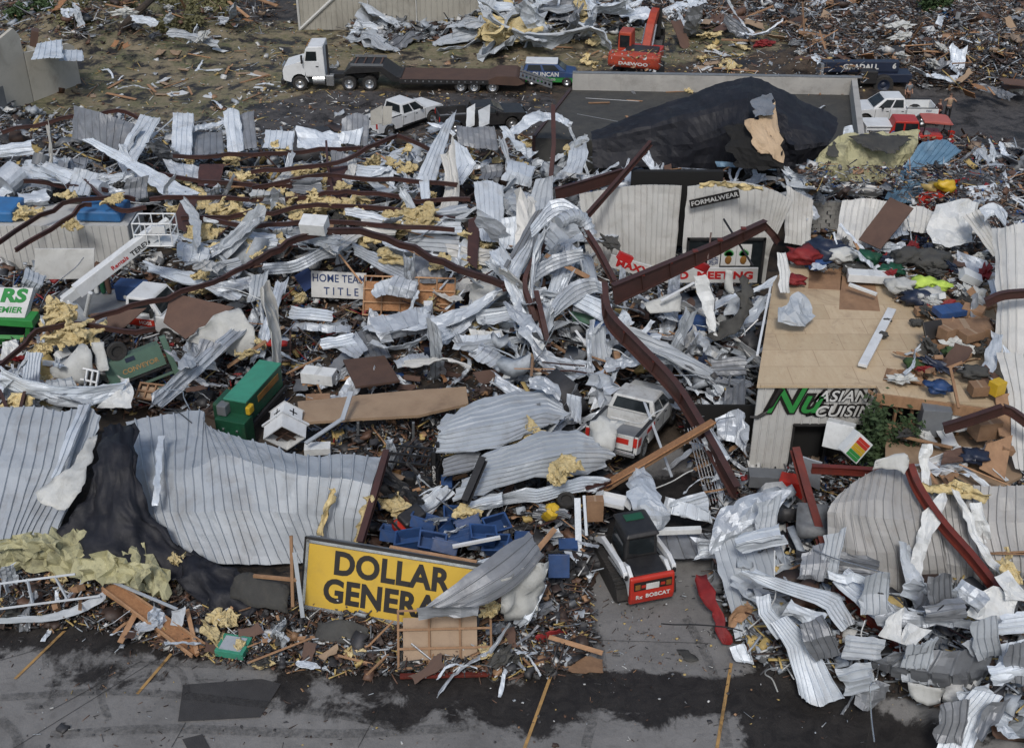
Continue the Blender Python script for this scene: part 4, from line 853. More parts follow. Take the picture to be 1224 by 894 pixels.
# balers
t = thing('baler', 'green industrial baler with mint lid standing beside the white cupola', 'baler', P(295, 525)); LO = t.location
q = pp('311,433,2.0 335,433,2.0 291,480,2.0 270,478,2.0'); ax = ((q[0] + q[1]) / 2 - (q[2] + q[3]) / 2).normalized(); rz = math.atan2(ax.y, ax.x); ctr = (q[0] + q[1] + q[2] + q[3]) / 4; Ln = ((q[0] + q[1]) / 2 - (q[2] + q[3]) / 2).length
mb = MB(); mb.T = Matrix.Translation(ctr - LO) @ Matrix.Rotation(rz, 4, 'Z'); T0 = mb.T
def bx(nm, m, c, d, par=t, bev=.02, rot=None, T=None):
    mb = MB(); mb.T = T if T is not None else T0; mb.box(c, d, rot); return mb.build(nm, m, par, bevel=bev)
bx('housing', 'green_paint', (0, 0, -.55), (Ln, .95, 1.0)); bx('lid', 'mint_paint', (0, 0, 0), (Ln + .05, 1.0, .08)); bx('hopper', 'green_paint', (-Ln / 2 - .25, .0, -1.2), (.7, 1.3, 1.2)); bx('skid', 'black_metal', (.1, -.55, -1.15), (Ln, .1, .2)); bx('skid', 'black_metal', (.1, .5, -1.15), (Ln, .1, .2))
bx('motor_box', 'grey_paint', (-Ln / 2 - .15, .45, -.35), (.45, .4, .45), bev=.04); bx('pump', 'yellow_plastic', (-Ln / 2 + .1, -.56, -.35), (.4, .2, .35), bev=.05); bx('side_opening', 'brass_rust', (.3, -.485, -.4), (1.8, .03, .3)); bx('gearbox', 'green_paint', (-Ln / 2 + .5, .75, -.7), (1.2, .5, .9), bev=.08)
for x in (-.3, .3): bx('bolt', 'chrome', (-Ln / 2 - .62, x, -1.0), (.05, .1, .1))
t = thing('baler', 'faded sage green machine with yellow stencil tipped over at the left', 'baler', P(165, 465)); LO = t.location; LO1 = LO
o, M1, w1, h1 = board(t, P(125, 436, 2.0), P(192, 410, 2.4), P(130, 462, 1.1), 'side_panel', 'sage_paint', .7); 
text('CONVEYOR', .28, M1 @ Matrix.Translation((.2, -.15, .02)), 'yellow_line', t, ext=.003); mb = MB(); mb.T = M1; mb.box((-.1, .3, .02), (.4, .18, .03)); mb.build('label_plate', 'navy', t)
mb = MB(); mb.T = M1; mb.box((w1 / 2 + .25, -.2, -.2), (.25, h1 + .8, .3)); mb.box((w1 / 2 - .4, -h1 / 2 - .5, -.3), (1.5, .1, .2)); mb.box((w1 / 2 - .4, -h1 / 2 - .9, -.3), (1.5, .08, .2)); mb.build('end_frame', 'sage_paint', t, bevel=.02)
mb = MB(); mb.T = M1; mb.box((-w1 / 2 - .1, -h1 / 2 - .25, -.2), (.7, .6, .5)); mb.build('foot', 'mint_paint', t, bevel=.03); mb = MB(); mb.T = M1; mb.box((.1, -h1 / 2 - .07, 0), (w1, .08, .1)); mb.build('edge_bar', 'black_metal', t)
# kiosk at the left edge
t = thing('vending_trailer', 'green and white concession trailer at the left edge with big green letters', 'trailer', P(5, 425)); LO = t.location; LO1 = LO
o, M1, w1, h1 = board(t, P(-50, 343, 2.9), P(34, 345, 2.9), P(-50, 377, 2.2), 'sign_panel', 'sign_white', .3)
text('RS', .95, M1 @ Matrix.Translation((w1 / 2 - .75, .32, .01)), 'leaf_green', t, ext=.01, bold=.05, sx=1.1); text('PREMIER', .42, M1 @ Matrix.Translation((w1 / 2 - 1.0, -.42, .01)), 'leaf_green', t, ext=.01, bold=.03)
pa, pb = P(-50, 378, 2.15) - LO, P(38, 384, 2.15) - LO; MB().hexa([pa + Vector((0, 0, -.35)), pb + Vector((0, 0, -.35)), pb + Vector((0, .9, -.35)), pa + Vector((0, .9, -.35))], [pa, pb, pb + Vector((0, .9, 0)), pa + Vector((0, .9, 0))]).build('green_band', 'leaf_green', t, bevel=.03)
for a_, b_ in (('-50,402,1.0', '33,404,1.0'), ('33,404,1.0', '34,388,1.9')):
    p0, p1 = pp(a_)[0] - LO, pp(b_)[0] - LO; MB().tube([p0, p1], .13, 4).build('window_frame', 'leaf_green', t)
MB().box(P(0, 400, .9) - LO + Vector((-.6, .7, -.2)), (3.6, 1.2, 1.0)).build('counter', 'leaf_green', t)
MB().box(P(0, 398, 1.4) - LO + Vector((-.6, .6, 0)), (3.4, .1, .8)).build('pane', 'glass_dark', t)
# steeple cupola
t = thing('cupola', 'white wooden roof cupola with dark crosses, tipped on the slab', 'cupola', P(339, 537), rot=(R(-70), 0, R(3)))
E45 = Matrix.Rotation(R(45), 4, 'Z')
def hol(nm, m, w, z0, z1, W2=None, par=t, th=.04):
    W2 = W2 or w; mb = MB(); mb.T = E45
    for k in range(4):
        mb.T = E45 @ Matrix.Rotation(R(90 * k), 4, 'Z'); a, b_ = w / 2, W2 / 2
        mb.hexa([(-a, -a, z0), (a, -a, z0), (a - th, -a + th, z0), (-a + th, -a + th, z0)], [(-b_, -b_, z1), (b_, -b_, z1), (b_ - th, -b_ + th, z1), (-b_ + th, -b_ + th, z1)])
    return mb.build(nm, m, par)
t.location = P(340, 524, 1.3)
hol('skirt', 'white_paint', 1.15, 0, .62); hol('molding', 'white_paint', 1.3, .6, .68); bxo = hol('tower', 'white_paint', .88, .68, 1.3)
mb = MB(); mb.T = E45; mb.hexa(rect(-.5, .5, .5, 1.3), [(-.02, -.02, 1.55), (.02, -.02, 1.55), (.02, .02, 1.55), (-.02, .02, 1.55)]); mb.build('cap', 'white_paint', t)
mb = MB(); mb.T = E45; mb.box((0, 0, .4), (1.02, 1.02, .03)); mb.box((0, 0, .2), (.06, 1.05, .06)); mb.box((0, 0, .2), (1.05, .06, .06)); mb.build('inner_frame', 'brown_board', t)
for k in (0, 3):
    mb = MB(); mb.T = E45 @ Matrix.Rotation(R(90 * k), 4, 'Z'); mb.box((0, -.445, .98), (.05, .015, .42)); mb.box((0, -.445, 1.02), (.36, .015, .05)); mb.build('cross', 'sign_black', bxo)
# people
def figure(label, loc, rz, pose, top, legs, hair, s=1.0):
    J, E_ = pose; 
    def sk(nm, keep, rad, m, par):
        idx = [i for i in range(len(J)) if i in keep]; mp = {j: i for i, j in enumerate(idx)}
        me = bpy.data.meshes.new(nm); me.from_pydata([Vector(J[i]) * s for i in idx], [(mp[a], mp[b]) for a, b in E_ if a in keep and b in keep], [])
        me.materials.append(MT[m]); o = bpy.data.objects.new(nm, me); COL.objects.link(o)
        md = o.modifiers.new('skin', 'SKIN'); md.use_smooth_shade = True
        for i, j in enumerate(idx): me.skin_vertices[0].data[i].radius = (rad(j) * s, rad(j) * s * .85)
        me.skin_vertices[0].data[0].use_root = True
        o.modifiers.new('sub', 'SUBSURF').levels = 1; o.modifiers['sub'].render_levels = 1
        if par: o.parent = par
        return o
    RAD = {0: .14, 1: .13, 2: .15, 3: .055, 4: .085, 5: .10, 6: .06, 7: .055, 8: .045, 9: .035, 10: .045, 11: .06, 12: .055, 13: .045, 14: .035, 15: .045, 16: .1, 17: .065, 18: .045, 19: .045, 20: .1, 21: .065, 22: .045, 23: .045}
    t = sk('person', set(range(24)), lambda j: RAD[j], 'skin', None); t.location = loc; t.rotation_euler = (0, 0, rz); tag(t, label, 'person')
    sk('jacket', {0, 1, 2, 6, 7, 8, 11, 12, 13}, lambda j: RAD[j] + .022, top, t); sk('trousers', {0, 16, 17, 18, 20, 21, 22}, lambda j: RAD[j] + .02, legs, t)
    for j in (19, 23): MB().box(Vector(J[j]) * s + Vector((0, 0, .02)), (.11, .24, .1)).build('shoe', 'black_metal', t, bevel=.03)
    MB().blob(Vector(J[5]) * s + Vector((0, -.012, .03)), (.1, .11, .11), .04, 2, 2).build('hair', hair, t, smooth=True)
    return t
def pose(arm='down'):
    J = [(0, 0, .95), (0, 0, 1.15), (0, 0, 1.38), (0, 0, 1.5), (0, .02, 1.58), (0, .02, 1.66)]
    for s in (-1, 1):
        if arm == 'up': J += [(s * .17, 0, 1.4), (s * .24, .02, 1.38), (s * .36, .12, 1.28), (s * .2, .22, 1.45), (s * .12, .24, 1.55)]
        elif arm == 'fold': J += [(s * .17, 0, 1.4), (s * .23, 0, 1.36), (s * .27, .06, 1.1), (s * .1, .2, 1.12), (s * .0, .22, 1.14)]
        else: J += [(s * .17, 0, 1.4), (s * .22, 0, 1.36), (s * .27, -.02, 1.1), (s * .28, .06, .88), (s * .28, .09, .8)]
    for s in (-1, 1): J += [(s * .1, 0, .88), (s * .12, .02, .5), (s * .13, -.02, .09), (s * .13, .08, .05)]
    E_ = [(0, 1), (1, 2), (2, 3), (3, 4), (4, 5), (2, 6), (6, 7), (7, 8), (8, 9), (9, 10), (2, 11), (11, 12), (12, 13), (13, 14), (14, 15), (0, 16), (16, 17), (17, 18), (18, 19), (0, 20), (20, 21), (21, 22), (22, 23)]
    return J, E_
figure('person in tan jacket and dark trousers with raised arms at the pickup tail', P(1131, 145), R(170), pose('up'), 'tan_panel', 'black_metal', 'brown_board', 1.08)
figure('person in dark clothing standing right behind the white pickup tailgate', P(1119, 150), R(120), pose('fold'), 'maroon_steel', 'black_metal', 'brown_board', 1.0)
figure('person in grey jacket standing behind the cab of the white pickup', P(1083, 127), R(200), pose('down'), 'grey_paint', 'brown_board', 'dark_void', 1.05)
# brush and trees
def foliage(name, label, cat, loc, rad, n, m, leaf=.16, trunk=None, group=None, limbs=14):
    t = thing(name, label, cat, loc, group=group); mb = MB(); rnd = random.Random(int(loc[0] * 97 + loc[1] * 31))
    cl = [Vector((rnd.uniform(-1, 1) * rad[0] * .75, rnd.uniform(-1, 1) * rad[1] * .75, rnd.uniform(.25, .95) * rad[2])) for _ in range(limbs)]
    for i in range(n):
        c = rnd.choice(cl); p = c + Vector((rnd.gauss(0, 1) * rad[0] * .16, rnd.gauss(0, 1) * rad[1] * .16, rnd.gauss(0, 1) * rad[2] * .13)); p.z = max(.05, p.z)
        a = Vector((rnd.gauss(0, 1), rnd.gauss(0, 1), rnd.gauss(0, 1))).normalized(); b_ = a.orthogonal().normalized(); l = leaf * rnd.uniform(.6, 1.4)
        mb.add([p - a * l, p + b_ * l * .45, p + a * l, p - b_ * l * .45], [(0, 1, 2, 3)])
    mb.build('crown', m, t); tk = MB()
    for c in cl: tk.tube([(0, 0, 0), Vector((c.x * .4, c.y * .4, c.z * .6)), c], .07, 5, .02)
    if trunk: tk.tube([Vector(q) for q in trunk], .28, 8, .16)
    tk.build('trunk', 'bark', t); return t
foliage('evergreen_tree', 'dark green tree standing at the top edge near the blue tarp', 'tree', P(1118, 22), (1.6, 1.6, 3.2), 2600, 'green_leaf', .17)
foliage('shrub', 'dark leafy shrub growing against the restaurant front under the name', 'shrub', P(1046, 596), (1.0, .8, 3.9), 2200, 'green_leaf', .11, limbs=18)
for i, (x, y, r, m, lb) in enumerate(((40, 26, 2.0, 'green_leaf', 'green bush beyond the torn beige building'), (125, 25, 3.0, 'olive_leaf', 'olive brush heap left of the fallen black trunk'), (190, 20, 3.0, 'olive_leaf', 'tangled brush heap right of the fallen black trunk'), (215, 45, 2.0, 'olive_leaf', 'low leafy brush in front of the brush heap'), (250, 25, 2.2, 'olive_leaf', 'brush at the right end of the upper left heap'), (95, 40, 1.7, 'olive_leaf', 'small brush clump behind the torn beige wall end'))):
    foliage('brush_pile', lb, 'brush pile', P(x, y), (r, r, 1.1 * r ** .6), int(1700 * r), m, .19, limbs=26)
o = MB().tube([P(143, 42, .4), P(152, 28, 1.4), P(172, 8, 2.6), P(190, -8, 3)], .42, 10, .2).build('fallen_tree', 'bark'); tag(o, 'blackened fallen tree trunk leaning in the brush at upper left', 'tree')
o = MB().blob(P(1140, 20, .5), (1.1, .8, .5), .3, 1.6).build('tarp', 'mid_blue', smooth=True); tag(o, 'bundled bright blue tarp beside the dark evergreen tree', 'tarp')
# ---------------------------------------------------------------- large pieces of wreckage, each placed where it lies
def S_(label, m, rs, ribs=5, name='metal_sheet', cat='metal sheet', **k): return sheet(name, label, cat, m, rs, ribs=ribs, **k)
def B_(label, path, w=.16, d=.24, m='maroon_steel', name='steel_purlin', cat='steel beam', **k): return beam(name, label, cat, m, path, w, d, **k)
W_, G_, V_, RF = 'white_sheet', 'grey_sheet', 'silver_sheet', 'roof_sheet'
# --- the big fallen white roof in front
S_('largest fallen roof section, ribbed and folded, behind the yellow store sign', RF, '150,505,1.7 195,497,2.0 240,492,2.3 246,507,2.4 275,520,2.6 320,533,2.7 370,545,2.7 410,543,2.7 457,547,2.6 / 160,560,2.0 200,562,2.2 232,560,2.5 262,545,2.8 290,548,3.0 330,562,3.0 370,570,3.0 410,572,2.9 446,580,2.7 / 178,615,1.5 205,612,1.6 235,612,1.8 270,610,2.0 300,610,2.0 335,612,2.0 368,615,1.9 400,618,1.8 437,620,1.8 / 195,668,.5 225,672,.5 262,674,.5 290,674,.5 325,674,.5 360,673,.5 385,672,.5 405,668,.5 425,660,.6', 24, rh=.075, crum=.06, name='roof_section', cat='roof section', jag=.05)
S_('fallen ribbed roof section at the left edge beside the black membrane', RF, '-40,490,2.4 10,486,2.5 45,486,2.5 75,492,2.5 103,487,2.6 120,498,2.6 / -60,560,1.8 -10,560,1.8 30,560,1.8 60,560,1.8 80,560,1.8 100,560,1.8 / -70,652,.7 -30,652,.7 5,652,.7 20,648,.7 40,642,.7 68,640,.7', 13, rh=.075, crum=.05, name='roof_section', cat='roof section')
S_('narrow grey flashing strip lying up the left roof section', 'white_sheet', '95,483,2.8 108,484,2.8 / 75,530,2.6 88,532,2.6 / 62,570,2.2 70,574,2.2', 2, name='flashing', cat='flashing')
S_('white strip resting slanted on the largest fallen roof', 'white_sheet', '188,522,2.8 197,520,2.8 / 184,570,2.7 192,570,2.6 / 182,605,2.2 188,606,2.2', 0, name='flashing', cat='flashing', crum=.02)
S_('cream faced insulation blanket curled over the left roof section', 'white_cloth', '106,525,2.9 115,520,2.9 / 84,560,2.9 108,556,2.9 / 60,575,2.8 96,585,2.8 / 43,590,2.6 50,603,2.5 78,609,2.5', 0, crum=.13, name='insulation_blanket', cat='insulation')
S_('black roof membrane draped down between the two white roof sections', 'black_membrane', '118,530,3.2 126,508,3.4 145,503,3.5 158,512,3.3 / 112,560,3.0 130,545,3.4 150,550,3.3 166,570,3.0 / 95,600,2.3 130,600,2.4 160,610,2.3 182,612,2.0 / 72,635,1.5 130,642,1.7 180,640,1.5 215,655,1.4 / 70,655,1.0 130,680,1.1 200,690,1.0 285,690,.9', 0, crum=.22, cf=.6, name='black_membrane', cat='roof membrane', cell=.22)
S_('crumpled black membrane fold under the left end of the yellow sign', 'black_membrane', '215,650,1.3 250,668,1.2 290,685,1.2 / 215,690,.9 260,705,.8 310,710,.8 / 240,725,.4 270,735,.4 300,740,.4', 0, crum=.25, name='black_membrane', cat='roof membrane')
for i, (lb, rs) in enumerate((('mottled khaki insulation board folded along the lower left debris', '-30,655,1.2 40,640,1.5 95,630,1.7 150,645,1.5 190,668,1.3 / -30,672,1.0 40,665,1.2 95,655,1.5 150,662,1.5 205,690,1.1 / -30,690,.6 40,682,.7 95,690,.9 140,700,.9 205,715,.5'),
    ('khaki insulation piece with dark spots propped below the black membrane', '90,665,1.9 130,660,2.0 175,680,1.7 / 100,690,1.2 140,695,1.3 180,705,1.0'), ('curled khaki insulation roll at the lower left edge', '-20,645,1.8 30,638,1.9 70,645,1.9 / -20,660,1.4 30,655,1.6 70,662,1.6'))):
    S_(lb, 'faced_insulation', rs, 0, crum=.24, cf=1.5, name='insulation_board', cat='insulation', cell=.16, curved=False, jag=.2)
# --- centre sheets
S_('wide pale roof sheet fanned out left of the buried pickup, upper of two', RF, '528,502,2.6 560,482,2.6 610,468,2.5 650,465,2.3 678,487,2.2 / 524,520,2.6 570,510,2.9 620,500,2.8 655,492,2.6 680,497,2.3 / 520,542,2.2 560,540,2.6 600,533,2.6 625,520,2.6 640,515,2.5', 9, du='v', rh=.06, crum=.05, curved=False, jag=.2, name='roof_section', cat='roof section')
S_('wide pale roof sheet fanned out left of the buried pickup, lower of two', RF, '575,545,2.5 610,530,2.9 650,518,2.9 690,513,2.8 700,520,2.7 / 560,565,2.4 610,556,2.9 650,546,3.0 690,538,2.8 735,540,2.6 / 540,600,1.9 590,585,2.4 640,570,2.4 690,568,2.2 720,560,2.0', 9, du='v', rh=.06, crum=.05, curved=False, jag=.2, name='roof_section', cat='roof section')
S_('blue-grey sheet under the lower pale roof sheet', 'white_sheet', '600,590,1.9 650,580,2.2 700,570,2.2 730,572,2.1 / 600,602,1.3 650,598,1.6 680,590,1.7 720,585,1.6', 5, du='v', crum=.1)
S_('small pale sheet bent over above the upper fanned roof sheet', V_, '632,452,2.9 650,448,3.0 668,460,3 / 632,465,2.6 650,468,2.8 670,478,2.6', 0, crum=.15)
S_('grey mesh like sheet beside the forklift mast', G_, '530,548,2.1 560,538,2.3 575,540,2.3 / 530,570,1.8 555,565,2.0 570,560,2.0', 5, du='v')
S_('dark grey folded roof panel covering the right end of the yellow sign', G_, '508,724,3.0 555,690,3.5 600,655,3.8 632,635,3.8 / 535,726,2.9 575,705,3.2 615,680,3.5 642,650,3.7 / 575,724,2.8 600,712,2.9 628,690,3.2 650,664,3.5', 4, du='v', crum=.03, rh=.06, name='roof_section', cat='roof section')
S_('lower grey folded strip across the end of the yellow sign', G_, '500,726,2.6 540,722,2.6 573,722,2.5 / 502,740,2.2 540,737,2.2 570,736,2.2', 0, crum=.05, name='flashing', cat='flashing')
S_('white crumpled plastic hanging right of the yellow sign', 'white_cloth', '600,690,3.4 630,672,3.4 655,672,3.2 / 598,715,2.5 620,710,2.5 645,700,2.4 / 605,735,1.5 620,738,1.5 628,730,1.5', 0, crum=.2, name='plastic_sheet', cat='plastic sheet')
S_('white strip of metal slanting beside the white crumpled plastic', 'white_sheet', '645,695,2.3 655,700,2.2 / 622,735,1.6 633,742,1.5 / 614,745,1.0 622,750,1.0', 2, crum=.05)
S_('white metal sheet bent behind the skid steer cab', 'white_sheet', '748,568,2.0 762,560,2.2 775,565,2.2 / 755,600,2.2 775,592,2.6 792,600,2.4 / 765,635,1.7 785,635,1.9 802,625,1.8', 0, crum=.16)
S_('ribbed sheet right of the skid steer cab, lying flat', 'white_sheet', '795,593,1.6 850,610,1.7 / 790,612,1.2 850,625,1.3', 4)
S_('dark ribbed sheet low on the right of the skid steer', G_, '785,640,.9 850,635,.9 / 790,668,.5 870,668,.5', 5)
S_('ribbed strip folded below the long brown rafter near the restaurant corner', 'white_sheet', '825,520,2.0 850,512,2.1 / 850,540,2.1 872,545,2.1 / 862,570,1.6 850,575,1.4', 4)
S_('silver sheets tangled at the foot of the restaurant side wall', V_, '855,500,2.3 885,490,2.5 892,520,2.3 / 858,525,1.7 880,530,1.8 892,545,1.5', 4, crum=.2)
S_('grey bent sheet just left of the restaurant corner', G_, '865,470,2.2 890,455,2.4 / 860,500,1.8 890,490,1.9', 4, crum=.15)
S_('shiny foil sheet standing left of the buried pickup cab', V_, '702,445,2.6 722,442,2.8 730,460,2.7 / 705,465,2.1 722,470,2.1 732,475,2.1 / 707,482,1.2 720,486,1.2 733,482,1.2', 0, crum=.3, cf=2)
S_('thin upright sheet left of the buried pickup tail', V_, '678,470,2.8 695,475,2.8 / 680,495,2.0 695,508,2.0', 3, crum=.08)
S_('torn pale cover hanging over the buried pickup tailgate', 'white_cloth', '708,503,3.2 722,495,3.4 748,500,3.3 / 703,520,2.8 718,518,3.0 735,518,2.9 / 710,540,2.2 725,542,2.2 733,546,2.1', 0, crum=.2, name='plastic_sheet', cat='plastic sheet')
for i, (rs, lb, m) in enumerate((('400,415,1.3 425,395,1.6 / 425,430,1.2 440,418,1.3', 'bent sheet above the brown table, left of the long silver sheet', V_), ('440,382,1.9 480,372,2.0 518,362,2.1 / 450,400,1.6 490,392,1.7 510,390,1.7 / 455,410,1.2 490,402,1.2 508,398,1.2', 'long silver sheet folded in the middle of the bare slab', V_),
    ('525,375,1.8 545,395,1.5 / 535,405,1.3 560,420,1.2', 'sheet standing right of the white post on the slab', V_), ('545,400,1.4 600,400,1.5 / 540,418,1.1 590,425,1.2', 'pale sheet lying across the slab right of the white post', W_), ('500,370,2 512,365,2 / 505,400,1.2 520,398,1.2', 'narrow silver strip standing behind the white post', V_),
    ('598,403,1.8 620,412,1.8 / 640,445,1.6 615,440,1.5', 'curved strip leading down to the buried pickup', V_), ('560,393,1.5 600,395,1.5 / 565,405,1.2 605,410,1.2', 'flat pale strip lying above the curved strip', 'white_plastic'), ('350,385,1.5 420,390,1.5 / 350,393,1.3 420,400,1.3', 'long crumpled gutter on the left part of the slab', V_),
    ('420,400,1.2 448,392,1.3 / 440,432,.9 468,428,.9', 'dark ribbed sheet leaning on the brown table', G_), ('470,430,.9 510,420,1.0 / 475,440,.7 515,432,.7', 'flat silver channel right of the brown table', V_), ('640,380,1.7 690,395,1.6 / 645,392,1.3 700,412,1.2', 'twisted sheet under the maroon post stub', V_))):
    S_(lb, m, rs, 4, crum=.11)
# --- middle band under the main arch
S_('crumpled silver duct sheet left of the dark hole above the office sign', V_, '315,315,2.6 350,312,2.9 385,295,3.1 405,285,3.2 / 318,328,2.1 355,325,2.4 390,310,2.7 412,305,2.6', 4, du='v', crum=.13)
S_('long fluted silver sheet right of the dark hole above the office sign', V_, '420,290,3.0 455,305,2.9 490,322,2.7 / 425,305,2.6 450,320,2.5 485,338,2.3', 5, du='v', crum=.06)
S_('curved grey sheet at the right end of the fluted sheet', G_, '490,305,2.9 520,312,2.9 535,325,2.8 / 488,335,2.2 515,340,2.2 535,335,2.2', 0, crum=.1)
S_('pale sheet bulging right of the wooden rack', 'white_cloth', '560,340,2.1 585,335,2.3 607,345,2.2 / 562,365,1.6 590,370,1.7 605,362,1.7', 0, crum=.14)
S_('hanging white ribbed sheet at the right end of the yellow insulation beams', W_, '566,218,4.6 584,216,4.7 601,222,4.6 / 570,250,3.9 586,252,4.0 602,252,3.9 / 575,288,3.0 588,290,3.0 601,288,3.0', 6, crum=.04)
S_('blue-grey ribbed sheet behind the end of the maroon beams', 'blue_sheet', '494,262,3.3 552,262,3.3 / 490,280,2.8 552,280,2.9', 4, du='v', crum=.06).data.materials[0] = MT['white_sheet']
S_('second blue-grey ribbed sheet just below the maroon beam ends', 'roof_sheet', '490,280,2.7 550,282,2.8 / 488,300,2.1 548,304,2.2', 4, du='v', crum=.08)
S_('white wisp of torn sheet below the blue-grey ribbed sheets', W_, '556,285,2.8 562,283,2.8 / 548,305,2.5 560,305,2.6 / 546,318,2.2 563,320,2.2', 0, crum=.1)
# --- the fallen roof edge with upright white panels, upper left
for lb, m, rs, rb in (('dark grey ribbed panel standing at the far left behind crossed white strips', G_, '88,126,4.4 120,135,4.4 160,148,4.0 / 86,165,3.0 120,176,2.9 150,188,2.7', 8),
    ('white panel leaning right behind the long white gutter', W_, '168,137,4.2 192,142,4.2 / 138,190,2.9 160,200,2.9', 4),
    ('long white gutter slanting down across the left panels', W_, '97,166,4.3 110,165,4.4 / 150,198,3.7 158,190,3.8 / 205,238,3.1 240,232,3.1', 3),
    ('upright white panel left of the two grey panels', W_, '207,135,4.0 232,137,4.0 / 204,190,2.8 228,192,2.8', 4),
    ('white panel bent over at the top beside the small grey panel', W_, '266,134,4.3 276,129,4.4 286,133,4.3 / 270,155,3.6 278,155,3.7 289,155,3.6 / 272,181,2.9 282,182,2.9 292,180,2.9', 3),
    ('low grey panel between the upright white panels', G_, '230,158,3.1 266,156,3.1 / 228,186,2.7 268,184,2.7', 5),
    ('small grey panel right of the bent white panel', G_, '284,138,4 303,133,4 / 290,178,2.9 308,178,2.9', 3),
    ('thin white strip lying behind the upright panels', W_, '225,154,3.5 268,142,3.5 / 228,160,3.3 270,148,3.3', 0),
    ('bluish white sheet first in the row beside the grey peak', W_, '318,155,3.4 352,158,3.4 / 314,178,2.9 350,180,2.9', 5),
    ('crumpled white sheet in the middle of the row beside the grey peak', W_, '354,152,3.6 380,156,3.4 408,158,3.4 / 355,178,2.9 380,180,2.9 408,178,2.9', 0),
    ('grey peaked panel standing left of the parked white pickup', G_, '409,142,4.0 425,135,4.2 441,140,4.0 / 408,170,3.0 425,173,2.9 440,176,2.9', 5),
    ('white sheet at the foot of the grey peaked panel', W_, '407,158,3.6 434,154,3.6 / 406,172,3.0 430,174,3.0', 4),
    ('very tall white ribbed sheet standing right of the parked white pickup', W_, '528,150,4.6 546,132,4.9 / 512,182,3.9 532,178,3.9 / 496,218,3.0 520,220,2.9', 4),
    ('torn white sheet spreading right from the very tall sheet', W_, '540,165,4.0 556,178,3.9 / 535,200,3.1 570,196,3.3 / 522,220,2.6 552,222,2.6', 4),
    ('ribbed grey sheet with wire mesh below the crushed black pickup', G_, '546,150,3.9 592,152,3.8 / 548,174,3.1 596,180,3.0', 7),
    ('arched white sheet over the maroon post near the black tarp', W_, '600,160,4.4 630,140,4.7 660,133,4.8 685,146,4.6 / 603,168,4.2 632,152,4.4 662,145,4.5 682,152,4.3', 0),
    ('white bent strip falling left from the arched white sheet', W_, '598,152,4.6 606,152,4.6 / 615,175,4.0 625,172,4.0 / 632,190,3.4 642,182,3.4', 0),
    ('narrow white strip hanging from the end of the maroon purlins', W_, '501,210,3.9 513,210,3.9 / 503,235,3.4 514,235,3.4 / 505,256,2.9 514,256,2.9', 2),
    ('grey sheet lying flat left of the long gutter', G_, '70,192,3.0 105,188,3.0 / 66,215,2.6 100,212,2.6', 4),
    ('crumpled white sheets at the far left under the dark beam', W_, '0,205,2.9 28,198,3.2 60,200,3.1 / 0,240,2.3 30,225,2.5 62,228,2.4', 0),
    ('flat silver sheet below the long white gutter', V_, '195,190,3.0 245,200,3.0 / 205,212,2.6 240,215,2.6', 4)):
    S_(lb, m, rs, rb, crum=.09 if rb else .14)
for lb, rs in (('upright beige board hiding the tail of the parked white pickup', '443,133,3.2 457,126,3.3 / 443,150,2.6 457,148,2.6'), ('second beige board at the tail of the parked white pickup', '457,127,3.2 469,127,3.2 / 457,150,2.5 468,148,2.5')):
    S_(lb, 'beige_wall', rs, 0, crum=.02, jag=.01, name='wall_board', cat='board')
for lb, rs in (('upright white board left in the crushed black pickup', '558,130,3.2 568,124,3.3 / 557,155,2.5 567,150,2.5'), ('upright white board right in the crushed black pickup', '572,132,3.2 586,125,3.2 / 573,153,2.6 585,148,2.6')):
    S_(lb, 'white_plastic', rs, 0, crum=.02, jag=.01, name='wall_board', cat='board')
# --- rust-brown purlins with insulation
PU = (('0,157,2.9 60,146,3.2 100,139,3.4 140,133,3.5 168,141,3.3', 'purlin arching at the far left beyond the grey ribbed panel'), ('-20,300,2.8 35,268,3.0 75,246,3.3 130,236,3.5 160,242,3.4', 'upper of the two bowed purlins at the left edge'),
    ('20,300,2.9 60,275,3.1 95,248,3.5 110,243,3.6', 'lower of the two bowed purlins at the left edge'), ('165,203,3.4 215,213,3.3 300,222,3.3 350,222,3.4', 'purlin running below the flat silver sheet'),
    ('205,186,3.6 260,186,3.5 300,185,3.5 360,181,3.6 430,176,3.6', 'topmost straight purlin under the white panel row'), ('300,205,3.6 350,203,3.7 400,195,3.9 440,178,4.1 475,161,4.3', 'purlin rising to a peak near the parked white pickup'),
    ('475,162,4.3 500,172,4.0 515,180,3.7', 'short purlin descending right from the peak'), ('300,224,3.5 350,216,3.6 405,210,3.7 470,215,3.7 550,221,3.6', 'long purlin below the peak, second of the stack'),
    ('180,240,3.4 240,235,3.4 320,240,3.5 390,230,3.6 430,229,3.6 500,238,3.5 562,240,3.4', 'long purlin through the thickest yellow insulation'), ('215,262,3.3 300,255,3.4 380,246,3.5 470,253,3.4 545,263,3.3', 'fourth long purlin of the insulated stack'),
    ('235,262,3.3 300,270,3.3 370,266,3.4 450,270,3.4 545,278,3.3', 'lowest long purlin of the insulated stack'), ('110,382,2.7 160,366,3.0 220,350,3.1 270,332,3.2 310,310,3.3', 'dark purlin sweeping up in front of the service truck'),
    ('0,442,2.3 30,412,2.7 55,394,2.9 95,385,2.9 150,396,2.8 185,397,2.7', 'bowed purlin around the yellow fluff below the boom lift'), ('390,170,3.9 392,200,3.6 398,232,3.3', 'short upright purlin crossing the insulated stack'),
    ('0,215,3.0 40,216,3.0 90,224,3.1 130,228,3.2', 'thin purlin low at the far left under the white sheets'), ('100,215,3.3 140,250,3.4 175,248,3.5', 'bent purlin over the boom lift basket'), ('0,468,2.2 18,505,2.2 30,470,2.4', 'purlin stub above the left roof section'))
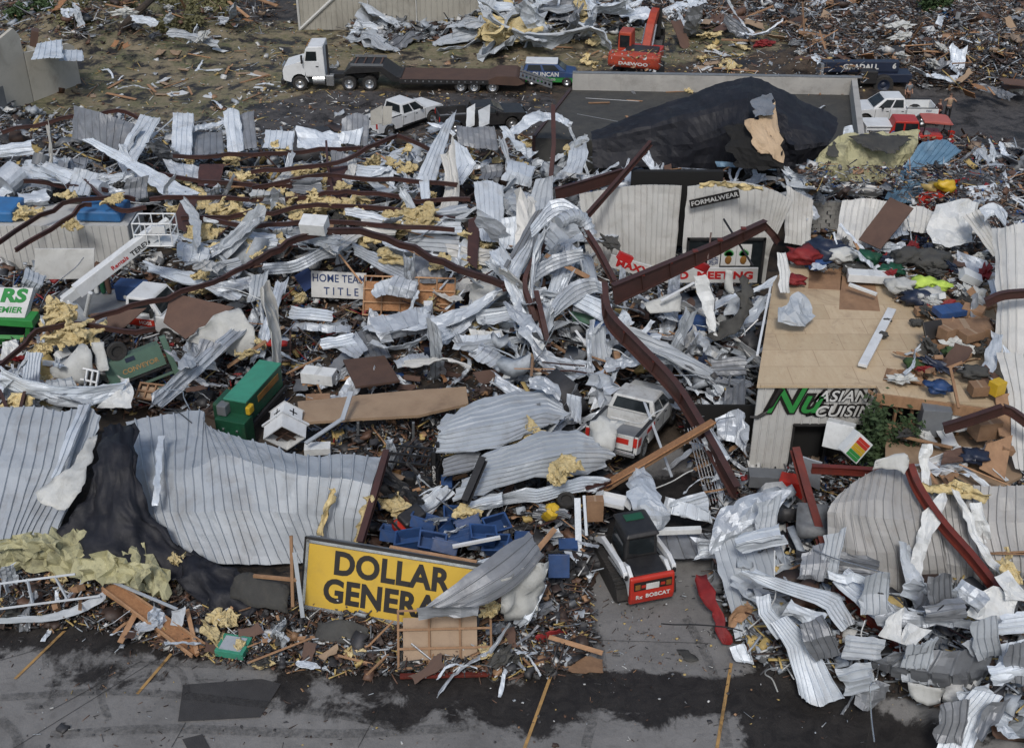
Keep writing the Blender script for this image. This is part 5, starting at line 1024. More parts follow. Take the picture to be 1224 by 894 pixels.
for p, lb in PU: B_('rust-brown ' + lb, p, .12, .21)
for lb_, rs_ in (('brown web plate under the peak of the purlins', '392,200,3.4 418,198,3.4 / 390,240,2.6 415,238,2.6'), ('brown web plate left of the yellow fluff stack', '238,196,3.3 268,196,3.3 / 236,222,2.7 262,224,2.7'), ('brown web plate above the boom lift basket', '216,240,3.7 236,238,3.7 / 205,268,2.9 222,278,2.9'), ('brown web plate at the right end of the purlins', '560,262,3.6 575,258,3.6 / 558,312,2.6 570,322,2.5')):
    S_(lb_, 'maroon_steel', rs_, 0, name='web_plate', cat='steel plate', crum=.02, jag=.02, th=.03, curved=False)
B_('heaviest arched roof beam spanning above the office sign', '295,318,3.2 335,298,3.7 370,281,4.0 430,277,4.1 480,292,3.9 530,314,3.6 575,332,3.4 615,345,3.2', .17, .3)
B_('main tapered rafter rising to the right in front of the shop banner', '733,352,4.4 800,322,4.9 860,295,5.3 915,268,5.6', .28, .95, curved=False, d2=.4, name='steel_rafter')
B_('main tapered rafter bending down toward the restaurant corner', '722,345,4.4 728,380,3.9 760,415,3.5 805,462,2.9 835,508,2.5 880,588,1.8', .26, .75, name='steel_rafter', d2=.6)
for nm_, pts_, sz_ in (('steel_rafter', pp('733,352,4.4 800,322,4.9 860,295,5.3 915,268,5.6'), .8), ('steel_rafter.001', pp('722,345,4.4 728,380,3.9 760,415,3.5 805,462,2.9 835,508,2.5 880,588,1.8'), .62)):
    ro = bpy.data.objects[nm_]
    for k_ in range(1, 6):
        c_ = spline(pts_, 24, len(pts_) > 4)[k_ * 4]; d_ = spline(pts_, 24, len(pts_) > 4)[k_ * 4 + 1] - c_; u_ = d_.cross(Vector((0, 0, 1))).normalized()
        mb = MB(); mb.T = Matrix.Translation(c_ - ro.location) @ frame4((0, 0, 0), d_, u_); mb.box((0, 0, 0), (.03, .24, sz_ * (1 - .08 * k_))); mb.build('stiffener', 'maroon_steel', ro)
        MB().box(c_ - ro.location + Vector((0, 0, sz_ * .42)) + u_ * .0, (.22, .22, .05)).build('purlin_clip', 'red_steel', ro)
B_('thin brown column leaning onto the main rafter joint', '694,268,5.6 715,300,5.0 735,338,4.4', .2, .3, curved=False, name='steel_column')
B_('short brown brace right of the main rafter end', '912,268,5.6 925,282,5.0 930,290,4.6', .2, .3, curved=False, name='steel_column')
B_('crooked brown column left of the silver elbow duct', '650,290,4.8 628,335,3.8 634,365,3.2 640,385,2.7', .2, .3, name='steel_column')
B_('wide brown plate column standing in the middle debris', '640,352,3.5 648,385,2.9 655,418,2.2', .22, .55, curved=False, name='steel_column')
B_('short brown beam stub at the left of the crooked column', '600,345,3.2 618,338,3.4 628,330,3.6', .16, .3, curved=False)
B_('upright brown post wrapped in white sheet beside the black tarp', '661,128,6.2 662,175,5.0 657,228,3.6', .22, .34, curved=False, name='steel_column')
B_('broad maroon beam lying in front of the black tarp', '664,232,4.2 700,222,4.4 745,208,4.8', .2, .6, curved=False)
B_('thin maroon beam leaning up across the black tarp', '702,258,4.2 740,215,5.2 778,171,6.2', .18, .3, curved=False)
B_('bright maroon post standing in front of the restaurant door', '950,536,3.5 965,590,2.6 980,640,1.8 994,690,1.0', .28, .3, m='red_steel', curved=False, name='steel_column')
B_('maroon beam lying level from the post to the crumpled canopy', '970,560,3.2 1010,562,3.2 1055,565,3.2', .2, .3, m='red_steel', curved=False)
B_('curved maroon beam sliding down over the crumpled canopy', '1086,556,4.6 1098,585,4.1 1125,625,3.5 1160,665,2.9 1192,705,2.3', .24, .32, m='red_steel', name='steel_rafter')
B_('maroon beam across the cardboard boxes on the canopy deck', '1128,512,4.6 1160,502,4.9 1198,489,5.2', .2, .36, m='maroon_steel', curved=False)
B_('short bent maroon beam at the right edge above the canopy deck', '1198,488,5.2 1212,494,5.0 1240,515,4.6', .2, .3)
B_('maroon beam poking in from the right edge over the roof goods', '1178,362,6.5 1200,353,6.8 1240,350,7.0', .2, .32)
B_('maroon beam under the white leaves of metal at the lower right', '1003,700,1.9 1035,735,1.5 1078,778,1.0', .22, .3, m='red_steel', curved=False)
B_('dark maroon edge beam along the right side of the largest roof', '462,540,3.0 448,590,2.7 430,650,2.2', .22, .26, curved=False)
B_('maroon beam at the right edge below the white wall sheets', '1195,255,6.2 1212,300,6.0 1224,330,5.6', .18, .3)
B_('rusty maroon strip at the foot of the leaning chipboard plank', '700,585,1.7 730,575,1.9', .3, .2, curved=False)
B_('dark beam end lying on the pale lower roof sheet', '556,600,2.6 578,548,3.4', .25, .3, m='black_metal', curved=False)
# --- black tarp, khaki sheet, blue sheets near the top right
S_('huge black roof membrane heaped over the roof beside the parapet', 'black_membrane', '706,157,4.0 745,143,4.7 790,126,5.4 830,111,6.1 853,102,6.5 880,95,6.8 899,91,7.0 925,103,6.5 955,118,5.9 985,133,5.3 1001,142,5.0 / 707,168,3.9 745,158,4.5 790,147,5.1 830,136,5.8 853,130,6.1 878,122,6.5 895,120,6.7 918,130,6.2 945,148,5.6 975,158,5.1 1000,158,4.8 / 708,182,3.3 745,180,3.5 790,172,4.0 830,170,4.4 856,160,5.0 876,152,5.6 888,158,5.6 925,165,5.0 950,178,4.6 975,175,4.6 990,172,4.6 / 709,201,2.6 745,201,2.7 790,199,2.8 830,202,2.8 856,204,2.8 872,203,3.0 884,200,3.4 932,208,3.0 950,203,3.1 968,196,3.5 979,190,3.6', 0, crum=.06, cf=.6, name='black_membrane', cat='roof membrane', cell=.24, th=.03, curved=False, jag=.06)
S_('near-black sheet painted as shade under the torn flap of the black membrane', 'dark_void', '872,150,6.1 900,148,6.4 935,160,6.2 / 868,175,5.4 900,178,5.6 938,185,5.4 / 880,200,4.6 905,203,4.6 935,203,4.7', 0, crum=.08, name='opening_shade', cat='painted shade', curved=False, jag=.25)  # no real hollow: a near-black sheet carries its shade as colour
S_('long fold of the black roof membrane hanging at its right end', 'black_membrane', '918,126,6.6 940,140,6.2 / 925,160,5.6 950,170,5.4 / 930,205,3.6 952,207,3.5', 0, crum=.12, cf=.6, name='membrane_fold', cat='roof membrane', curved=False)
S_('beige torn underlay showing in the gap of the black membrane', 'plywood', '888,144,6.7 905,146,6.6 928,118,7.2 / 900,168,6.0 912,165,6.1 934,165,6.0 / 905,182,5.5 918,184,5.4 936,196,5.0', 0, crum=.1, name='roof_underlay', cat='roofing', curved=False, jag=.2)
S_('grey flap above the beige underlay of the black membrane', 'grey_sheet', '898,118,7.2 925,110,7.2 / 903,140,6.9 925,138,6.9', 0, crum=.08, name='roof_underlay', cat='roofing', curved=False, jag=.15)
S_('khaki insulation sheet with torn black patches below the parked pickup', 'faced_insulation', '977,190,4.6 1000,165,5.2 1050,158,5.3 1100,156,5.2 / 975,205,4.0 1005,190,4.5 1050,185,4.6 1095,180,4.6 / 985,214,3.3 1010,217,3.3 1050,217,3.3 1075,210,3.4', 0, crum=.14, name='insulation_board', cat='insulation', cell=.25)
S_('black torn felt patch on the khaki insulation sheet', 'dark_felt', '1020,163,5.4 1060,160,5.45 1090,162,5.3 / 1035,178,5.1 1065,182,5.1 1080,176,5.1', 0, crum=.08, jag=.25, name='roofing_felt', cat='roofing')
S_('small black felt patch at the left of the khaki sheet', 'dark_felt', '988,175,5.1 1000,170,5.2 / 990,186,4.8 1003,187,4.8', 0, crum=.05, jag=.2, name='roofing_felt', cat='roofing')
S_('long blue ribbed sheet leaning beside the khaki insulation', 'blue_sheet', '1102,170,5.2 1130,168,5.2 1150,180,5.0 / 1080,200,4.2 1105,200,4.3 1120,202,4.2 / 1056,238,3.0 1078,242,3.0 1090,243,3.0', 7, rh=.07, crum=.05)
S_('small blue ribbed sheet left of the khaki insulation', 'blue_sheet', '975,190,4.3 990,195,4.3 / 960,205,3.9 975,215,3.9', 4)
S_('blue strip lying below the black membrane', 'blue_sheet', '856,193,3.7 900,196,3.7 935,198,3.7 / 856,199,3.5 900,202,3.5 935,204,3.5', 0, crum=.04)
S_('curved pale sheet right below the black membrane hole', 'white_sheet', '927,195,4.2 942,200,4.2 / 945,215,3.8 955,212,3.8 / 960,238,3.2 967,236,3.2', 3)
S_('small white upright board at the black membrane edge', W_, '1010,152,5.6 1018,150,5.6 / 1008,162,5.2 1020,160,5.2', 0)
S_('bunched red and yellow banner at the foot of the blue sheet', 'bright_red', '1100,238,4.2 1120,220,4.8 1143,215,4.8 / 1095,247,3.6 1120,238,4.2 1142,232,4.2', 0, crum=.25, name='banner', cat='banner')
o = MB().blob(P(1132, 222, 4.9), (.5, .3, .3), .3, 1.5).build('banner_knot', 'yellow_plastic', smooth=True); tag(o, 'yellow folded end of the red banner', 'banner')
# --- around the shop wall
S_('brown plywood door leaning against the white shed sheets', 'brown_board', '1064,236,6.3 1092,249,6.2 / 1026,286,4.9 1052,298,4.9', 0, crum=.01, jag=.01, name='plywood_sheet', cat='plywood', th=.05)
for lb, m, rs, rb in (('white ribbed wall section left of the brown leaning door', 'wall_sheet', '1006,240,5.6 1040,237,5.8 1060,240,5.8 / 998,295,4.2 1030,296,4.2 1050,296,4.2', 9), ('white ribbed wall section right of the brown leaning door', 'wall_sheet', '1082,246,5.6 1105,248,5.6 1120,258,5.4 / 1080,275,4.9 1100,278,4.9 1115,280,4.9', 6),
    ('crumpled white plastic over the shop goods at the right', 'white_plastic', '1120,245,6.1 1150,238,6.3 1170,245,6.1 / 1110,270,5.4 1140,275,5.4 1165,275,5.4 / 1115,290,5 1140,295,5 1160,290,5', 0), ('long white ribbed sheet falling from the right shop edge', 'wall_sheet', '1150,258,6.4 1175,250,6.6 / 1170,285,5.8 1188,280,5.8 / 1185,308,5.1 1198,302,5.1', 4),
    ('bent white duct like sheet at the upper right', 'white_sheet', '1170,250,7.0 1190,243,7.2 1205,255,7.0 / 1175,265,6.6 1190,258,6.8 1204,275,6.5', 0), ('tall white wall sheets standing along the right edge', 'wall_sheet', '1187,275,7.4 1210,270,7.8 1240,262,8.0 / 1192,350,6.2 1212,350,6.4 1240,350,6.5 / 1190,420,4.8 1212,430,4.8 1240,440,4.8', 5),
    ('lower white wall sheet at the right edge beside the boxes', 'wall_sheet', '1190,420,5.4 1240,425,5.4 / 1205,470,4.6 1240,480,4.6 / 1212,560,3.2 1240,565,3.2', 4), ('grey sheet strip leaning among boxes at the right', 'grey_sheet', '1162,352,5.6 1172,350,5.6 / 1158,385,4.9 1170,385,4.9', 0), ('pale metal door leaning among the boxes at the right', 'white_sheet', '1188,395,5.5 1200,400,5.5 / 1172,440,4.8 1188,446,4.8', 0),
    ('pale angular sheet behind the corner of the right wall sheets', 'white_sheet', '1200,412,5.4 1214,425,5.2 / 1196,428,5.0 1210,446,4.8', 0)):
    S_(lb, m, rs, rb, crum=.08 if rb else .13, name='wall_section' if m == 'wall_sheet' else 'metal_sheet', cat='wall section' if m == 'wall_sheet' else 'metal sheet')
S_('silver hood sheet over the elbow duct left of the shop wall', V_, '636,270,5.8 655,243,6.4 675,238,6.6 692,250,6.3 / 637,285,5.3 660,262,5.9 680,258,6.0 698,265,5.8', 4, du='v', crum=.1)
S_('long dull silver sheet slanting left below the hood sheet', G_, '640,252,5.4 652,250,5.4 / 618,290,4.5 632,296,4.5 / 602,318,3.9 618,328,3.8', 3)
S_('crumpled silver sheet falling left of the crooked column', V_, '632,288,4.8 640,283,4.9 / 612,312,4.2 628,318,4.2 / 600,330,3.6 618,340,3.6', 3, crum=.16)
S_('silver curved sheet under the hood, right of the crooked column', V_, '632,325,3.9 660,305,4.3 695,297,4.5 / 632,342,3.3 660,325,3.7 698,310,4.0', 4, du='v', crum=.15)
S_('silver crumpled arch lower left of the rafter joint', V_, '660,365,3.5 680,340,4.0 705,332,4.1 722,340,4.0 / 662,380,2.9 690,360,3.3 712,350,3.5 722,352,3.6', 4, du='v', crum=.14)
mb = MB(); q_ = spline(pp('668,266,6.0 684,258,6.1 698,264,5.8 706,282,5.2'), 16)
for i in range(16): mb.tube([q_[i], q_[i + 1]], (.27, .33)[i % 2], 14)
o = mb.build('elbow_duct', V_); tag(o, 'shiny elbow duct at the left end of the shop wall', 'duct')
S_('pale board leaning upright in front of the shop banner', 'white_plastic', '828,330,4.7 844,328,4.8 / 838,362,3.6 853,358,3.7 / 848,398,2.4 856,402,2.4', 0, crum=.04, name='wall_board', cat='board')
S_('grey upholstered panel lying behind the upright pale board', 'roof_sheet', '868,360,3.2 890,350,3.4 / 865,378,2.7 890,372,2.8', 0, crum=.06)
S_('black furry rug draped right of the upright pale board', 'dark_felt', '890,330,4.6 897,332,4.5 / 880,370,3.4 892,380,3.2 / 845,400,2.6 860,408,2.4', 0, crum=.2, jag=.2, name='rug', cat='rug')
S_('white cardboard sheet flat under the shop banner', 'white_cloth', '770,362,3.2 812,348,3.4 / 775,375,2.8 815,372,2.8', 0, crum=.06, name='wall_board', cat='board')
S_('white rag hanging from the shop banner', 'white_cloth', '868,322,4.6 875,324,4.6 / 867,350,3.6 876,352,3.6', 0, crum=.1, name='rag', cat='cloth')
S_('striped white and blue fabric on the roof corner', 'roof_sheet', '930,370,5.2 945,355,5.4 955,350,5.4 / 928,385,4.9 950,372,5.2 968,365,5.0 / 945,388,4.8 962,392,4.7 975,378,4.7', 0, crum=.15, name='fabric', cat='fabric', curved=False)
S_('white curtain standing on the roof corner by the clothes', 'white_plastic', '928,302,6.0 940,302,6.0 / 930,325,5.4 944,325,5.4 / 932,350,4.8 942,350,4.8', 3, name='fabric', cat='fabric')
# --- right bottom crumpled canopy and sheet metal
S_('crumpled metal canopy in front of the restaurant, top and front face', 'roof_sheet', '1003,590,3.6 1030,570,3.9 1060,556,4.2 1085,560,4.0 1110,572,3.7 / 990,605,3.4 1020,608,3.5 1050,612,3.6 1090,615,3.5 1120,618,3.4 / 990,655,2.2 1030,665,2.2 1070,668,2.2 1100,670,2.2 1130,670,2.2 / 992,695,1.2 1030,705,1.1 1070,718,.9 1100,712,1.0 1135,705,1.0', 13, rh=.07, crum=.08, name='roof_section', cat='roof section').data.materials[0] = MT['canopy_metal']
S_('right half of the crumpled canopy with torn grey panels', G_, '1110,580,3.7 1150,580,3.8 1190,582,3.8 1240,580,3.9 / 1120,620,3.2 1150,625,3.2 1190,628,3.2 1240,630,3.2 / 1130,670,2.2 1160,675,2.2 1200,680,2.2 1240,680,2.2 / 1135,705,1.2 1160,708,1.2 1200,710,1.2 1240,715,1.2', 13, rh=.07, crum=.09, name='roof_section', cat='roof section').data.materials[0] = MT['canopy_metal']
for lb, m, rs, rb in (('white torn strip hanging down the middle of the crumpled canopy', 'white_plastic', '1122,590,4.0 1132,588,4.0 / 1100,625,3.4 1122,630,3.4 / 1090,665,2.6 1104,668,2.6 / 1084,710,1.6 1096,710,1.6', 0), ('long white torn strip crossing right over the canopy', 'white_plastic', '1136,582,4.3 1146,586,4.2 / 1155,625,3.6 1168,628,3.5 / 1175,665,2.9 1190,670,2.8 / 1195,690,2.4 1210,695,2.3', 0),
    ('white torn flap between the two torn strips', 'white_plastic', '1158,602,4.0 1172,598,4.0 / 1160,625,3.4 1180,625,3.4 / 1175,650,2.8 1186,646,2.8', 0), ('white foam like roll lying on the canopy edge', 'white_cloth', '1050,552,4.9 1080,540,5.1 1086,555,4.9 / 1045,562,4.6 1070,560,4.7 1080,566,4.6', 0), ('white crumpled column lining beside the roll', 'white_plastic', '1100,530,4.8 1118,532,4.8 / 1098,550,4.3 1112,552,4.3 / 1102,580,3.7 1112,582,3.7', 0),
    ('large grey curved panel swept low in the right foreground', G_, '1068,780,2.2 1110,778,2.4 1150,776,2.5 1190,770,2.4 / 1045,792,1.6 1090,800,1.8 1140,805,1.8 1182,800,1.8 / 1040,798,1.2 1090,815,1.1 1140,822,1.0 1175,812,1.2', 6), ('long white sheet with torn end in the right foreground, over the mud', W_, '920,745,2.2 940,735,2.3 / 940,775,1.6 972,768,1.6 / 955,830,.5 975,843,.4 1008,835,.4', 7),
    ('bluish twisted strip leaning into the torn end sheet', W_, '903,712,2.6 920,708,2.7 / 905,735,2.2 922,728,2.3 / 928,765,1.6 945,752,1.7', 4), ('long pale sheet slanting right from the crumpled foil', W_, '880,682,3.0 905,682,3.1 / 925,705,2.7 945,695,2.8 / 985,725,2.3 1002,710,2.4 / 1005,755,1.7 1022,745,1.8', 5), ('crumpled foil like sheet at the left of the lower right heap', V_, '862,610,2.6 900,590,3.0 945,585,3.0 / 850,640,2.2 890,622,2.6 935,605,2.7 / 845,665,1.6 880,650,1.9 915,635,2.1', 0),
    ('ribbed white wall sheet lying below the crumpled foil', 'roof_sheet', '850,650,1.9 890,640,2.0 925,620,2.1 / 865,700,1.3 905,690,1.4 940,672,1.5 / 880,765,.4 915,760,.5 945,750,.5', 9), ('silver twisted sheet right of the maroon post foot', V_, '995,695,2.4 1015,680,2.6 / 1020,720,2.1 1045,705,2.2 / 1055,750,1.7 1075,735,1.8', 5), ('silver rolled sheet lying across the right foreground', V_, '1045,735,2.5 1085,730,2.7 1130,735,2.6 1175,745,2.4 / 1048,748,2.2 1090,750,2.3 1130,748,2.3 1180,755,2.1', 4),
    ('white angular box flap in the right foreground', 'white_plastic', '1065,733,2.8 1080,725,2.9 / 1050,758,2.3 1075,768,2.2', 0), ('second white angular flap beside the box flap', 'white_plastic', '1083,745,2.6 1112,752,2.6 / 1073,765,2.2 1095,777,2.1', 0), ('broad white bent sheet at the right edge below the canopy', 'white_plastic', '1165,712,2.8 1190,700,3.0 1215,720,2.8 / 1155,735,2.3 1180,740,2.4 1205,750,2.3', 0),
    ('blue-white ribbed sheet standing in the bottom right corner', W_, '1163,822,2.2 1200,832,2.2 / 1140,850,1.5 1175,862,1.5 / 1120,894,.7 1160,905,.7', 6), ('grey folded sheet beside the corner ribbed sheet', G_, '1190,838,2.4 1210,835,2.4 / 1160,870,1.7 1175,885,1.7', 0), ('small crumpled grey sheet on the mud edge', G_, '1020,820,1.0 1045,812,1.2 1065,818,1.1 / 1022,838,.5 1040,850,.4 1060,835,.5', 0),
    ('pale scalloped sheet above the mud edge', 'white_cloth', '1085,815,1.5 1110,822,1.5 1130,828,1.4 / 1088,832,1.1 1110,845,1.0 1128,840,1.0', 0), ('white corner sheets stacked at the right edge', 'white_sheet', '1195,770,2.6 1240,760,2.8 / 1190,800,2.0 1240,805,2.0', 4), ('white sheet strip along the top of the foreground heap', W_, '990,685,2.9 1030,690,2.9 1060,705,2.8 / 992,692,2.7 1030,700,2.6 1058,715,2.5', 0),
    ('white pointed sheet leaning at the far right under the beam', 'white_plastic', '1190,690,3.4 1203,680,3.5 / 1200,715,2.9 1240,720,2.9', 0), ('curled silver scrap right of the grey curved panel', V_, '1150,770,2.8 1180,750,3.0 / 1165,785,2.4 1195,775,2.5', 3), ('pale sheet fragments under the large curved panel', V_, '1078,800,1.6 1120,805,1.5 / 1078,815,1.2 1122,820,1.1', 4), ('brown bent leather like piece on the pale wall sheet', 'cardboard', '868,745,1.2 880,725,1.6 893,718,1.7 / 873,750,.9 887,742,1.1 896,728,1.3', 0),
    ('silver flat scrap on the mud below the red cloth', W_, '872,775,.7 890,768,.8 / 880,790,.3 902,795,.3', 2), ('white triangular sheet propped beside the broken crates at left', 'white_plastic', '148,452,2.2 153,450,2.2 / 130,475,1.8 160,465,1.9 / 113,487,1.5 158,488,1.5', 0), ('ribbed white sheet standing at the left below the bowed purlin', W_, '30,420,2.9 50,422,2.9 / 25,455,2.2 47,455,2.2 / 24,483,1.6 46,485,1.6', 6), ('white tarp hung over rubble left of the sage machine', 'white_cloth', '80,427,2.5 98,412,2.9 110,418,2.8 / 62,440,2.1 88,440,2.3 110,440,2.2 / 66,455,1.7 88,462,1.6 108,457,1.6', 0),
    ('second white tarp fold hanging beside the yellow fluff', 'white_cloth', '109,410,2.8 123,408,2.8 / 113,430,2.3 128,430,2.3 / 118,443,2 129,444,2', 0), ('pale sheet at left edge beneath the concession trailer', 'white_plastic', '0,410,2.3 20,405,2.3 / 0,432,1.8 28,425,1.8', 0), ('white crumpled tarp draped right of the brown board', 'white_cloth', '228,400,2.3 262,375,2.8 288,368,2.9 / 225,410,1.9 265,398,2.2 303,395,2.3 / 270,415,1.6 290,430,1.3 303,420,1.5', 0),
    ('white small carton shaped sheet at the foot of the crumpled tarp', 'white_plastic', '220,425,1.6 250,425,1.6 / 225,440,1.2 260,442,1.2', 0)):
    S_(lb, m, rs, rb, crum=.07 if rb else .13, name='plastic_sheet' if m in ('white_cloth', 'white_plastic') and 'strip' not in lb and 'board' not in lb else 'metal_sheet', cat='sheet' if m in ('white_cloth', 'white_plastic', 'cardboard') else 'metal sheet')
# --- more long pale sheets filling the heap, every one placed
MS = [(0,175,3.0,40,168,3.2,0,188,2.6,42,185,2.7,W_,'flat'),(20,232,2.8,55,226,2.9,22,248,2.4,58,244,2.5,W_,'twisted'),(238,318,2.7,285,308,2.9,245,332,2.3,290,322,2.5,'roof_sheet','flat'),(250,340,2.3,300,330,2.5,262,352,2.0,306,342,2.1,V_,'bent'),
(318,268,3.0,345,262,3.2,325,285,2.6,350,280,2.7,W_,'tilted'),(420,195,3.5,470,200,3.5,425,212,3.1,470,216,3.1,W_,'flat'),(395,180,3.6,425,185,3.6,400,200,3.2,428,205,3.2,'grey_sheet','tilted'),(455,285,2.9,500,292,2.8,460,302,2.5,500,308,2.4,W_,'flat'),(520,250,3.2,560,245,3.3,522,262,3.0,560,260,3.0,'roof_sheet','flat'),(505,300,2.7,560,312,2.6,500,318,2.2,552,328,2.1,W_,'curled'),
(605,190,4.0,640,200,4.0,600,215,3.5,632,224,3.5,W_,'slanting'),(575,200,3.8,600,195,3.9,572,215,3.4,600,212,3.5,'grey_sheet','tilted'),(610,225,4.2,640,232,4.2,590,250,3.6,618,262,3.6,V_,'slanting'),(680,180,4.0,702,170,4.2,672,205,3.5,695,208,3.5,W_,'standing'),(610,350,3.0,650,342,3.2,615,368,2.5,655,362,2.6,V_,'arched'),(570,372,2.2,612,365,2.3,575,388,1.8,615,383,1.9,W_,'flat'),
(655,425,2.2,700,432,2.2,650,442,1.8,695,450,1.8,V_,'flat'),(690,345,3.6,735,365,3.4,680,362,3.1,720,385,2.9,W_,'curved'),(745,395,2.6,790,400,2.6,742,412,2.2,785,420,2.2,W_,'flat'),(765,425,2.4,812,420,2.5,770,440,2.0,815,437,2.0,V_,'bent'),(850,430,2.4,890,425,2.5,855,450,1.9,893,448,2.0,'grey_sheet','flat'),
(380,405,1.6,420,398,1.7,385,418,1.3,425,412,1.4,W_,'flat'),(345,365,2.0,400,372,2.0,342,380,1.7,395,385,1.7,W_,'flat'),(575,410,1.7,605,425,1.6,560,425,1.3,588,440,1.3,V_,'slanting'),(0,455,2.2,25,448,2.3,0,480,1.7,24,475,1.8,W_,'tilted'),(55,455,2.2,85,450,2.2,58,478,1.7,90,475,1.7,'roof_sheet','tilted'),
(880,640,2.9,930,628,3.1,885,660,2.4,940,650,2.6,W_,'slanting'),(960,660,3.0,990,650,3.1,955,690,2.4,985,695,2.4,'grey_sheet','standing'),(1010,760,2.0,1060,765,2.1,1005,785,1.5,1055,790,1.6,'roof_sheet','flat'),(1100,725,3.1,1150,715,3.2,1105,745,2.6,1158,738,2.7,'grey_sheet','tilted'),(1150,690,3.3,1185,712,3.2,1135,710,2.8,1168,732,2.7,V_,'bent'),
(1195,735,3.2,1240,728,3.3,1190,758,2.7,1240,755,2.7,W_,'flat'),(1180,795,2.6,1230,785,2.7,1185,818,2.1,1235,812,2.2,W_,'flat'),(945,715,2.2,990,735,2.0,935,732,1.8,975,752,1.6,W_,'bent'),
(1005,660,2.9,1050,668,2.9,1000,690,2.3,1048,695,2.3,'grey_sheet','hanging'),(1145,830,1.9,1180,815,2.1,1150,850,1.4,1190,838,1.6,W_,'curled'),(940,205,4.2,990,210,4.2,945,222,3.8,990,228,3.8,W_,'flat'),(1010,218,4.0,1055,222,4.0,1012,232,3.6,1050,236,3.6,'wall_sheet','flat'),(1145,200,3.8,1200,210,3.8,1140,218,3.4,1195,228,3.4,'grey_sheet','flat'),
(1150,225,4.6,1190,220,4.7,1155,245,4.2,1195,242,4.2,W_,'tilted'),(800,210,4.3,850,205,4.4,803,222,4.1,850,219,4.2,W_,'flat'),(715,212,4.3,760,205,4.5,720,226,4.1,765,222,4.2,V_,'curled'),(560,600,2.0,600,590,2.1,562,612,1.7,602,605,1.8,W_,'flat'),(640,600,2.0,680,610,1.9,636,612,1.7,676,622,1.6,'grey_sheet','flat'),(800,600,1.6,840,588,1.8,812,620,1.2,850,610,1.4,W_,'slanting'),
(215,290,3.0,250,296,3.0,212,310,2.6,246,315,2.6,W_,'tilted'),(445,340,2.3,470,330,2.5,448,356,2.0,475,350,2.1,W_,'standing'),(1060,262,5.2,1085,258,5.3,1062,285,4.7,1086,282,4.8,W_,'standing'),(1145,300,5.2,1180,312,5.1,1140,325,4.7,1172,335,4.7,V_,'bent'),(1180,335,5.2,1215,330,5.3,1182,365,4.7,1216,360,4.8,W_,'tilted')]
MS += [(985,640,3.6,1012,632,3.7,975,690,2.4,1000,695,2.4,'roof_sheet','upright'),(905,600,3.5,935,590,3.6,900,640,2.5,928,642,2.5,'roof_sheet','upright'),(1035,690,3.4,1065,684,3.5,1030,735,2.2,1062,735,2.2,'roof_sheet','upright'),(1110,690,3.8,1135,682,3.9,1112,735,2.6,1140,730,2.6,'grey_sheet','upright'),(1160,740,3.6,1190,735,3.6,1165,785,2.4,1198,782,2.4,'roof_sheet','upright'),(1205,770,3.4,1240,768,3.4,1208,815,2.2,1240,818,2.2,'grey_sheet','upright'),(1085,770,3.0,1120,762,3.1,1075,800,2.0,1110,800,2.0,'roof_sheet','slanting'),(955,745,2.6,985,735,2.7,975,790,1.5,1005,782,1.6,'grey_sheet','slanting'),(1000,800,1.9,1040,790,2.0,1010,830,1.0,1050,825,1.1,'roof_sheet','crumpled'),(1125,845,2.0,1160,835,2.1,1115,885,1.0,1148,890,1.0,'grey_sheet','crumpled'),
(300,330,3.0,322,324,3.0,296,362,2.1,316,360,2.1,'roof_sheet','upright'),(640,215,4.8,662,210,4.9,632,262,3.6,655,262,3.6,'roof_sheet','upright'),(600,262,4.2,622,258,4.3,598,298,3.2,618,298,3.2,W_,'upright'),(700,395,3.1,725,388,3.2,702,432,2.0,728,430,2.0,'roof_sheet','upright'),(150,215,4.2,178,210,4.2,148,238,3.4,175,236,3.4,'grey_sheet','upright'),(30,320,3.0,55,330,3.0,20,345,2.3,45,352,2.3,'roof_sheet','slanting'),(240,405,2.4,262,412,2.4,228,430,1.7,250,436,1.7,'grey_sheet','slanting'),(470,330,2.8,500,338,2.8,462,352,2.2,492,358,2.2,V_,'slanting'),(90,200,3.8,118,208,3.8,80,228,3.1,108,236,3.1,W_,'slanting'),(345,215,3.7,385,212,3.7,350,232,3.2,388,230,3.2,'grey_sheet','hanging'),(290,275,3.1,330,280,3.1,295,298,2.6,334,300,2.6,W_,'hanging'),(430,262,3.3,468,266,3.3,432,282,2.8,470,284,2.8,'wall_sheet','hanging'),(300,228,3.6,335,226,3.6,300,242,3.2,338,240,3.2,'wall_sheet','hanging')]
LM = [('the bowed purlins', 40, 260), ('the service truck', 165, 355), ('the office sign', 400, 340), ('the parked white pickup', 475, 150), ('the topmost purlins', 300, 190), ('the insulated purlins', 430, 245), ('the hanging white sheet', 585, 250), ('the elbow duct', 690, 262), ('the shop banner', 830, 335), ('the centre green board', 700, 380), ('the buried pickup', 765, 470), ('the long chipboard plank', 790, 540), ('the brown table', 440, 440), ('the sage machine', 165, 435), ('the left roof section', 40, 490), ('the maroon door post', 970, 600), ('the crumpled canopy', 1080, 650), ('the torn end sheet', 950, 800), ('the large curved panel', 1110, 790), ('the blue ribbed sheets', 1100, 205), ('the brown leaning door', 1060, 265), ('the right wall sheets', 1200, 350), ('the black tarp', 820, 190), ('the wooden rack', 480, 365), ('the blue crates', 560, 640), ('the driveway edge', 840, 640), ('the corner ribbed sheet', 1165, 860), ('the restaurant corner', 890, 500), ('the fluted silver sheet', 450, 305)]
CN = {W_: 'white', V_: 'silver', 'grey_sheet': 'grey', 'roof_sheet': 'blue-grey', 'wall_sheet': 'off-white'}; SEEN = {}
